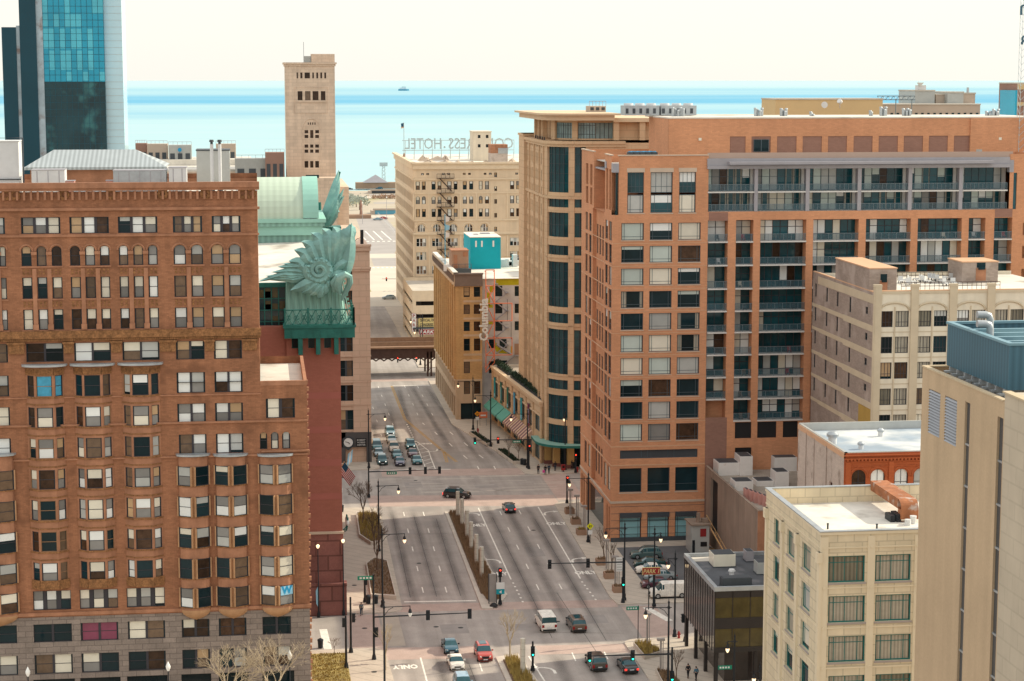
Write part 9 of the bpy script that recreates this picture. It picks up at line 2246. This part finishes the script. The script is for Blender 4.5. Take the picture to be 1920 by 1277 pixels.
 # ------------------------------------------------------------------ people
def skin_mesh(name,verts,edges,radii,mat,parent,smooth=True,levels=1):
 me=bpy.data.meshes.new(name);me.from_pydata(verts,edges,[]);o=bpy.data.objects.new(name,me);COL.objects.link(o)
 sk=o.modifiers.new("s",'SKIN');sk.use_smooth_shade=True
 for i,r_ in enumerate(radii):me.skin_vertices[0].data[i].radius=(r_,r_)
 me.skin_vertices[0].data[0].use_root=True
 if levels:sb=o.modifiers.new("u",'SUBSURF');sb.levels=levels;sb.render_levels=levels
 dg=bpy.context.evaluated_depsgraph_get();dg.update();m2=bpy.data.meshes.new_from_object(o.evaluated_get(dg));bpy.data.objects.remove(o)
 m2.materials.clear();m2.materials.append(mat);o2=bpy.data.objects.new(name,m2);COL.objects.link(o2);o2.parent=parent;return o2
def person(label,x,y,face,top,legs,skin='skin',hair='hair_dark',stride=.18,bend=.0,h=1.74,z=KH,bag=None,coat=False,group=None):
 """face: heading angle in plan; local frame: forward +Y"""
 root=thing('person',label,'person',(x,y,z),R(face)-math.pi/2,group);k=h/1.74
 J={'pel':(0,0,.95),'spi':(0,.01,1.15),'che':(0,.015,1.36),'nec':(0,.02,1.50),'hea':(0,.035,1.62),'top':(0,.02,1.71)}
 V=[];E=[];Rr=[]
 def add(p,r_):V.append((p[0]*k,p[1]*k,p[2]*k));Rr.append(r_*k);return len(V)-1
 i={n_:add(J[n_],r_)for n_,r_ in(('pel',.145),('spi',.13),('che',.15),('nec',.058),('hea',.098),('top',.07))}
 for a,b in(('pel','spi'),('spi','che'),('che','nec'),('nec','hea'),('hea','top')):E.append((i[a],i[b]))
 nose=add((0,.135,1.61),.018);E.append((i['hea'],nose))
 lg=[];ar=[]
 for s in(1,-1):
  st=stride*s
  hp=add((s*.095,0,.90),.095);kn=add((s*.10,st*.55+.03,.50),.062);an=add((s*.10,st-.02,.09),.042);to=add((s*.11,st+.15,.04),.036)
  E+=[(i['pel'],hp),(hp,kn),(kn,an),(an,to)];lg.append([V[q]for q in(hp,kn,an)])
  sh=add((s*.19,.01,1.41),.062);el=add((s*.245,-st*.4-.02,1.14),.043);wr=add((s*.235,-st*.8+.10,.92),.031);pa=add((s*.235,-st*.8+.13,.85),.032)
  E+=[(i['che'],sh),(sh,el),(el,wr),(wr,pa)];ar.append([V[q]for q in(sh,el,wr)])
  for f,(dx_,ln)in enumerate(((-.03,.075),(-.01,.085),(.01,.08),(.028,.062))):
   a=add((s*.235+dx_*.2,-st*.8+.145+dx_*.9,.815),.010);b=add((s*.235+dx_*.2-s*.012,-st*.8+.15+dx_*.9,.815-ln),.008);E+=[(pa,a),(a,b)]
  th=add((s*.215,-st*.8+.175,.83),.011);E.append((pa,th))
 skin_mesh('body',V,E,Rr,MATS[skin],root)
 # clothing grows over the same skeleton
 jv=[V[i['pel']],V[i['spi']],V[i['che']],(0,.02*k,1.47*k)];je=[(0,1),(1,2),(2,3)];jr=[.165*k,.155*k,.175*k,.075*k]
 if coat:jv.append((0,0,.62*k));je.append((0,4));jr.append(.17*k)
 for a in ar:
  b0=len(jv);jv+=[a[0],a[1],tuple(a[1][q]*.15+a[2][q]*.85 for q in range(3))];je+=[(2,b0),(b0,b0+1),(b0+1,b0+2)];jr+=[.082*k,.064*k,.05*k]
 skin_mesh('jacket',jv,je,jr,MATS[top],root)
 tv=[(0,0,.97*k)];te=[];trr=[.155*k]
 for a in lg:
  b0=len(tv);tv+=[a[0],a[1],tuple(a[1][q]*.05+a[2][q]*.95 for q in range(3))];te+=[(0,b0),(b0,b0+1),(b0+1,b0+2)];trr+=[.115*k,.08*k,.062*k]
 skin_mesh('trousers',tv,te,trr,MATS[legs],root)
 m=MB();n_=10
 for a in range(5):
  for b in range(n_):
   def hp_(u,v):th,ph=math.pi*.5*u/5,2*math.pi*v/n_;return(.106*k*math.cos(th)*math.cos(ph),(-.005+.115*math.cos(th)*math.sin(ph)+.02)*k,(1.625+.115*math.sin(th)+(.02 if math.sin(ph)>.2 else-.06*(1-u/5)))*k)
   m.face([hp_(a,b),hp_(a,b+1),hp_(a+1,b+1),hp_(a+1,b)])
 m.build('hair',MATS[hair],root,True,world=False)
 m=MB()
 for s in(1,-1):m.box(s*.035*k-.012,s*.035*k+.012,.125*k,.132*k,1.635*k,1.65*k)
 m.box(-.025*k,.025*k,.122*k,.13*k,1.565*k,1.575*k);m.build('face_features',MATS['hair_dark'],root,world=False)
 for a,s in zip(lg,(1,-1)):
  m=MB();f=a[2];m.box(f[0]-.05*k,f[0]+.05*k,f[1]-.07*k,f[1]+.20*k,0,.085*k);m.build('shoe',MATS['cloth_black'],root,world=False)
 if bag:
  t=thing('shopping_bag',bag[1],'bag',(x+bag[2],y+bag[3],z));m=MB();m.box(x+bag[2]-.2,x+bag[2]+.2,y+bag[3]-.1,y+bag[3]+.1,z+.28,z+.72);m.build('bag_body',MATS[bag[0]],t)
  m=MB();m.tube([(x+bag[2]-.1,y+bag[3],z+.72),(x+bag[2],y+bag[3],z+.86),(x+bag[2]+.1,y+bag[3],z+.72)],.015,4);m.build('handle',MATS[bag[0]],t)
 return root
person('walker in a grey top and blue trousers on the left pavement by the stop line',12.2,253.8,268,'cloth_grey','cloth_navy',stride=.22,z=.02)
person('standing person in black, leftmost of the group at the rounded tower corner',48.4,343.6,250,'cloth_black','cloth_black',stride=.03)
person('person in dark clothes holding a pink bag at the rounded tower corner',49.6,343.2,265,'cloth_black','cloth_navy',stride=.05,h=1.66,bag=('cloth_pink','bright pink shopping bag held at the rounded tower corner',-.32,-.05))
person('person in a dark coat right of the one with the pink bag',50.3,343.6,270,'cloth_navy','cloth_black',stride=.05,coat=True)
person('person in dark clothes standing behind the corner group near the entrance',51.8,346.0,90,'cloth_black','cloth_navy',skin='skin_dark',stride=.10)
person('person in black standing beside the black bin at the tower entrance',55.0,346.9,200,'cloth_black','cloth_black',stride=.04)
person('person in black walking beside the dark glass office at the bottom edge',49.0,221.0,100,'cloth_black','cloth_black',stride=.2)
person('person in a pale jacket half hidden right of the walker by the glass office',49.7,219.8,110,'cloth_blue','cloth_black',stride=.15)
person('person in dark clothes on the corner below the wall clock',13.4,345.0,0,'cloth_black','cloth_black',stride=.12,z=.02)
person('person in dark clothes on the library pavement under the striped flag',12.6,306.0,270,'cloth_navy','cloth_black',stride=.15)
# ------------------------------------------------------------------ lakeside park, pavilion, boat
def tree_blob(label,px,py,w,h,seed,Yb=None):
 x,y=G(px,py);r=random.Random(seed);t=thing('park_tree',label,'tree',(x,y,0),0,'pale trees in the lakeside park');m=MB();m.tube([(x,y,0),(x,y,h*.55)],[.3,.15],5);m.build('trunk',MATS['bark'],t)
 m=MB()
 cl=[(r.uniform(-.42,.42)*w,r.uniform(-.42,.42)*w,h*r.uniform(.45,.85),r.uniform(.18,.3)*w)for _ in range(7)]
 for k in range(420):
  c=r.choice(cl);d=Vector((r.gauss(0,1),r.gauss(0,1),r.gauss(0,.8))).normalized()*c[3]*r.uniform(.5,1.05);p=Vector((x+c[0],y+c[1],c[2]))+d;s_=w*.06
  a=Vector((r.gauss(0,1),r.gauss(0,1),r.gauss(0,1))).normalized()*s_;b=Vector((r.gauss(0,1),r.gauss(0,1),r.gauss(0,1))).normalized()*s_;m.face([p,p+a,p+a+b,p+b])
 m.build('crown',MATS['foliage_far'],t)
tree_blob('bushy pale tree left of the far lakeside plaza',668,388,9,7,1);tree_blob('bushy pale tree in front of the plaza statue',674,394,10,8,2);tree_blob('small tree at the far left of the plaza lawn',656,386,7,6,3);tree_blob('small tree beside the brown vehicle on the far plaza',662,383,7,5,4)
x,y=G(702,354);t=thing('pavilion','low brown pavilion with a dark pointed roof on the lake shore','pavilion',(x,y,0));m=MB();m.box(x-12,x+14,y,y+8,0,4.0);m.build('wall',MATS['brown_roof'],t)
m=MB();m.face([(x-7,y-1,4.0),(x+9,y-1,4.0),(x+1,y+4,9.0)]);m.face([(x-7,y+9,4.0),(x+9,y+9,4.0),(x+1,y+4,9.0)]);m.face([(x-7,y-1,4.0),(x-7,y+9,4.0),(x+1,y+4,9.0)]);m.face([(x+9,y-1,4.0),(x+9,y+9,4.0),(x+1,y+4,9.0)]);m.build('roof',MATS['steel_grey'],t)
t=thing('shore_mast','pale lattice lighting mast on the lake shore','mast',(*G(719.5,352),0));x,y=t.location.x,t.location.y;m=MB()
for a in(-1.2,1.2):
 for b in(-1.2,1.2):m.tube([(x+a,y+b,0),(x+a*.6,y+b*.6,15)],.16,4)
for k in range(6):z0_=2.4*k;m.tube([(x-1.2,y-1.2,z0_),(x+1.1,y-1.1,z0_+2.4)],.12,4);m.tube([(x+1.2,y-1.2,z0_),(x-1.1,y-1.1,z0_+2.4)],.12,4)
m.build('lattice',MATS['sign_letters'],t);m=MB();m.box(x-2.6,x+2.6,y-.6,y+.2,14,16.5);m.build('lamp_panel',MATS['sign_letters'],t)
for py,pa,pb,h,lab in((363,697,748,3.2,'long dark rail underpass wall near the lake shore'),(402,703,748,4.0,'dark rail underpass wall behind the red car')):
 x0,y0_=G(pa,py);x1,_=G(pb,py);t=thing('underpass_wall',lab,'wall',((x0+x1)/2,y0_,0));m=MB();m.box(x0,x1,y0_,y0_+14,0,h*.55);m.build('wall',MATS['boat_blue' if py>400 else 'steel_dark'],t);m=MB();m.box(x0-1,x1,y0_-.6,y0_,h*.55,h*.55+.9);m.box(x0-2,x0,y0_-.4,y0_+8,0,h*.5);m.build('parapet',MATS['far_wall'],t)
x,y=G(722,372);t=thing('planting_island','low brown bush island on the far plaza','bushes',(x,y,0));m=MB();r=random.Random(5)
for k in range(500):p=Vector((x+r.gauss(0,5),y+r.gauss(0,4),r.uniform(0,2.0)));a=Vector((r.gauss(0,1),r.gauss(0,1),r.gauss(0,1))).normalized()*.7;b=Vector((r.gauss(0,1),r.gauss(0,1),r.gauss(0,1))).normalized()*.7;m.face([p,p+a,p+a+b,p+b])
m.build('foliage',MATS['brown_roof'],t)
x,y=G(674,410);t=thing('monument','far plaza monument with a slim figure on a wide brown base','monument',(x,y,0));m=MB();m.box(x-6,x+6,y,y+8,0,1.8);m.build('base',MATS['brown_roof'],t);m=MB();m.lathe(x+1,y+4,[(.8,1.8),(.5,5),(.7,6.5),(.4,8.5),(.2,9.3)],8);m.build('figure',MATS['far_wall_brown'],t)
for px,py,h,lab in((680,420,10,'thin lamp post beside the plaza monument'),(725,412,11,'thin pale lamp post right of the red car'),(645,415,8,'thin lamp post left of the plaza monument')):
 x,y=G(px,py);t=thing('park_lamp',lab,'street lamp',(x,y,0),0,'thin lamp posts in the lakeside park');m=MB();m.tube([(x,y,0),(x,y,h)],[.14,.09],5);m.build('pole',MATS['steel_grey'],t);m=MB();m.lathe(x,y,[(.15,h),(.35,h+.3),(.1,h+.7)],6);m.build('lamp_head',MATS['lamp_white'],t)
 # people-sized bollards and low rail along the plaza edge
x0,y0_=G(745,440);t=thing('plaza_railing','thin pale railing along the right edge of the lakeside road','railing',(x0,y0_,0));m=MB()
for k in range(18):yy=900+8*k;xx=60.5+.012*k;m.tube([(xx,yy,0),(xx,yy,1.1)],.08,4)
m.tube([(60.5,900,1.1),(60.7,1036,1.1)],.07,4);m.build('rail',MATS['metal_white'],t)
# the boat far out on the lake
bx_,by_=G(757,170.2,-.5);t=thing('boat','small white two deck boat far out on the lake','boat',(bx_,by_,-.5));s_=by_/3700*20/2;sc=s_
m=MB();x0,x1=bx_-sc,bx_+sc;hh=sc*.32
m.prism([(x0,by_-sc*.18),(x1*1.0-sc*.35+0,by_-sc*.22),(x1,by_),(x1-sc*.35,by_+sc*.22),(x0,by_+sc*.18)][::-1],-.5,-.5+hh,0);m.build('hull',MATS['boat_blue'],t)
m=MB();m.box(bx_-sc*.75,bx_+sc*.45,by_-sc*.14,by_+sc*.14,-.5+hh+.01,-.5+hh*1.8);m.box(bx_-sc*.35,bx_+sc*.35,by_-sc*.12,by_+sc*.12,-.5+hh*1.81,-.5+hh*2.5);m.build('deck_house',MATS['boat_white'],t)
m=MB();m.tube([(bx_,by_,-.5+hh*2.5),(bx_,by_,-.5+hh*3.4)],sc*.02,4);m.build('mast',MATS['boat_white'],t)
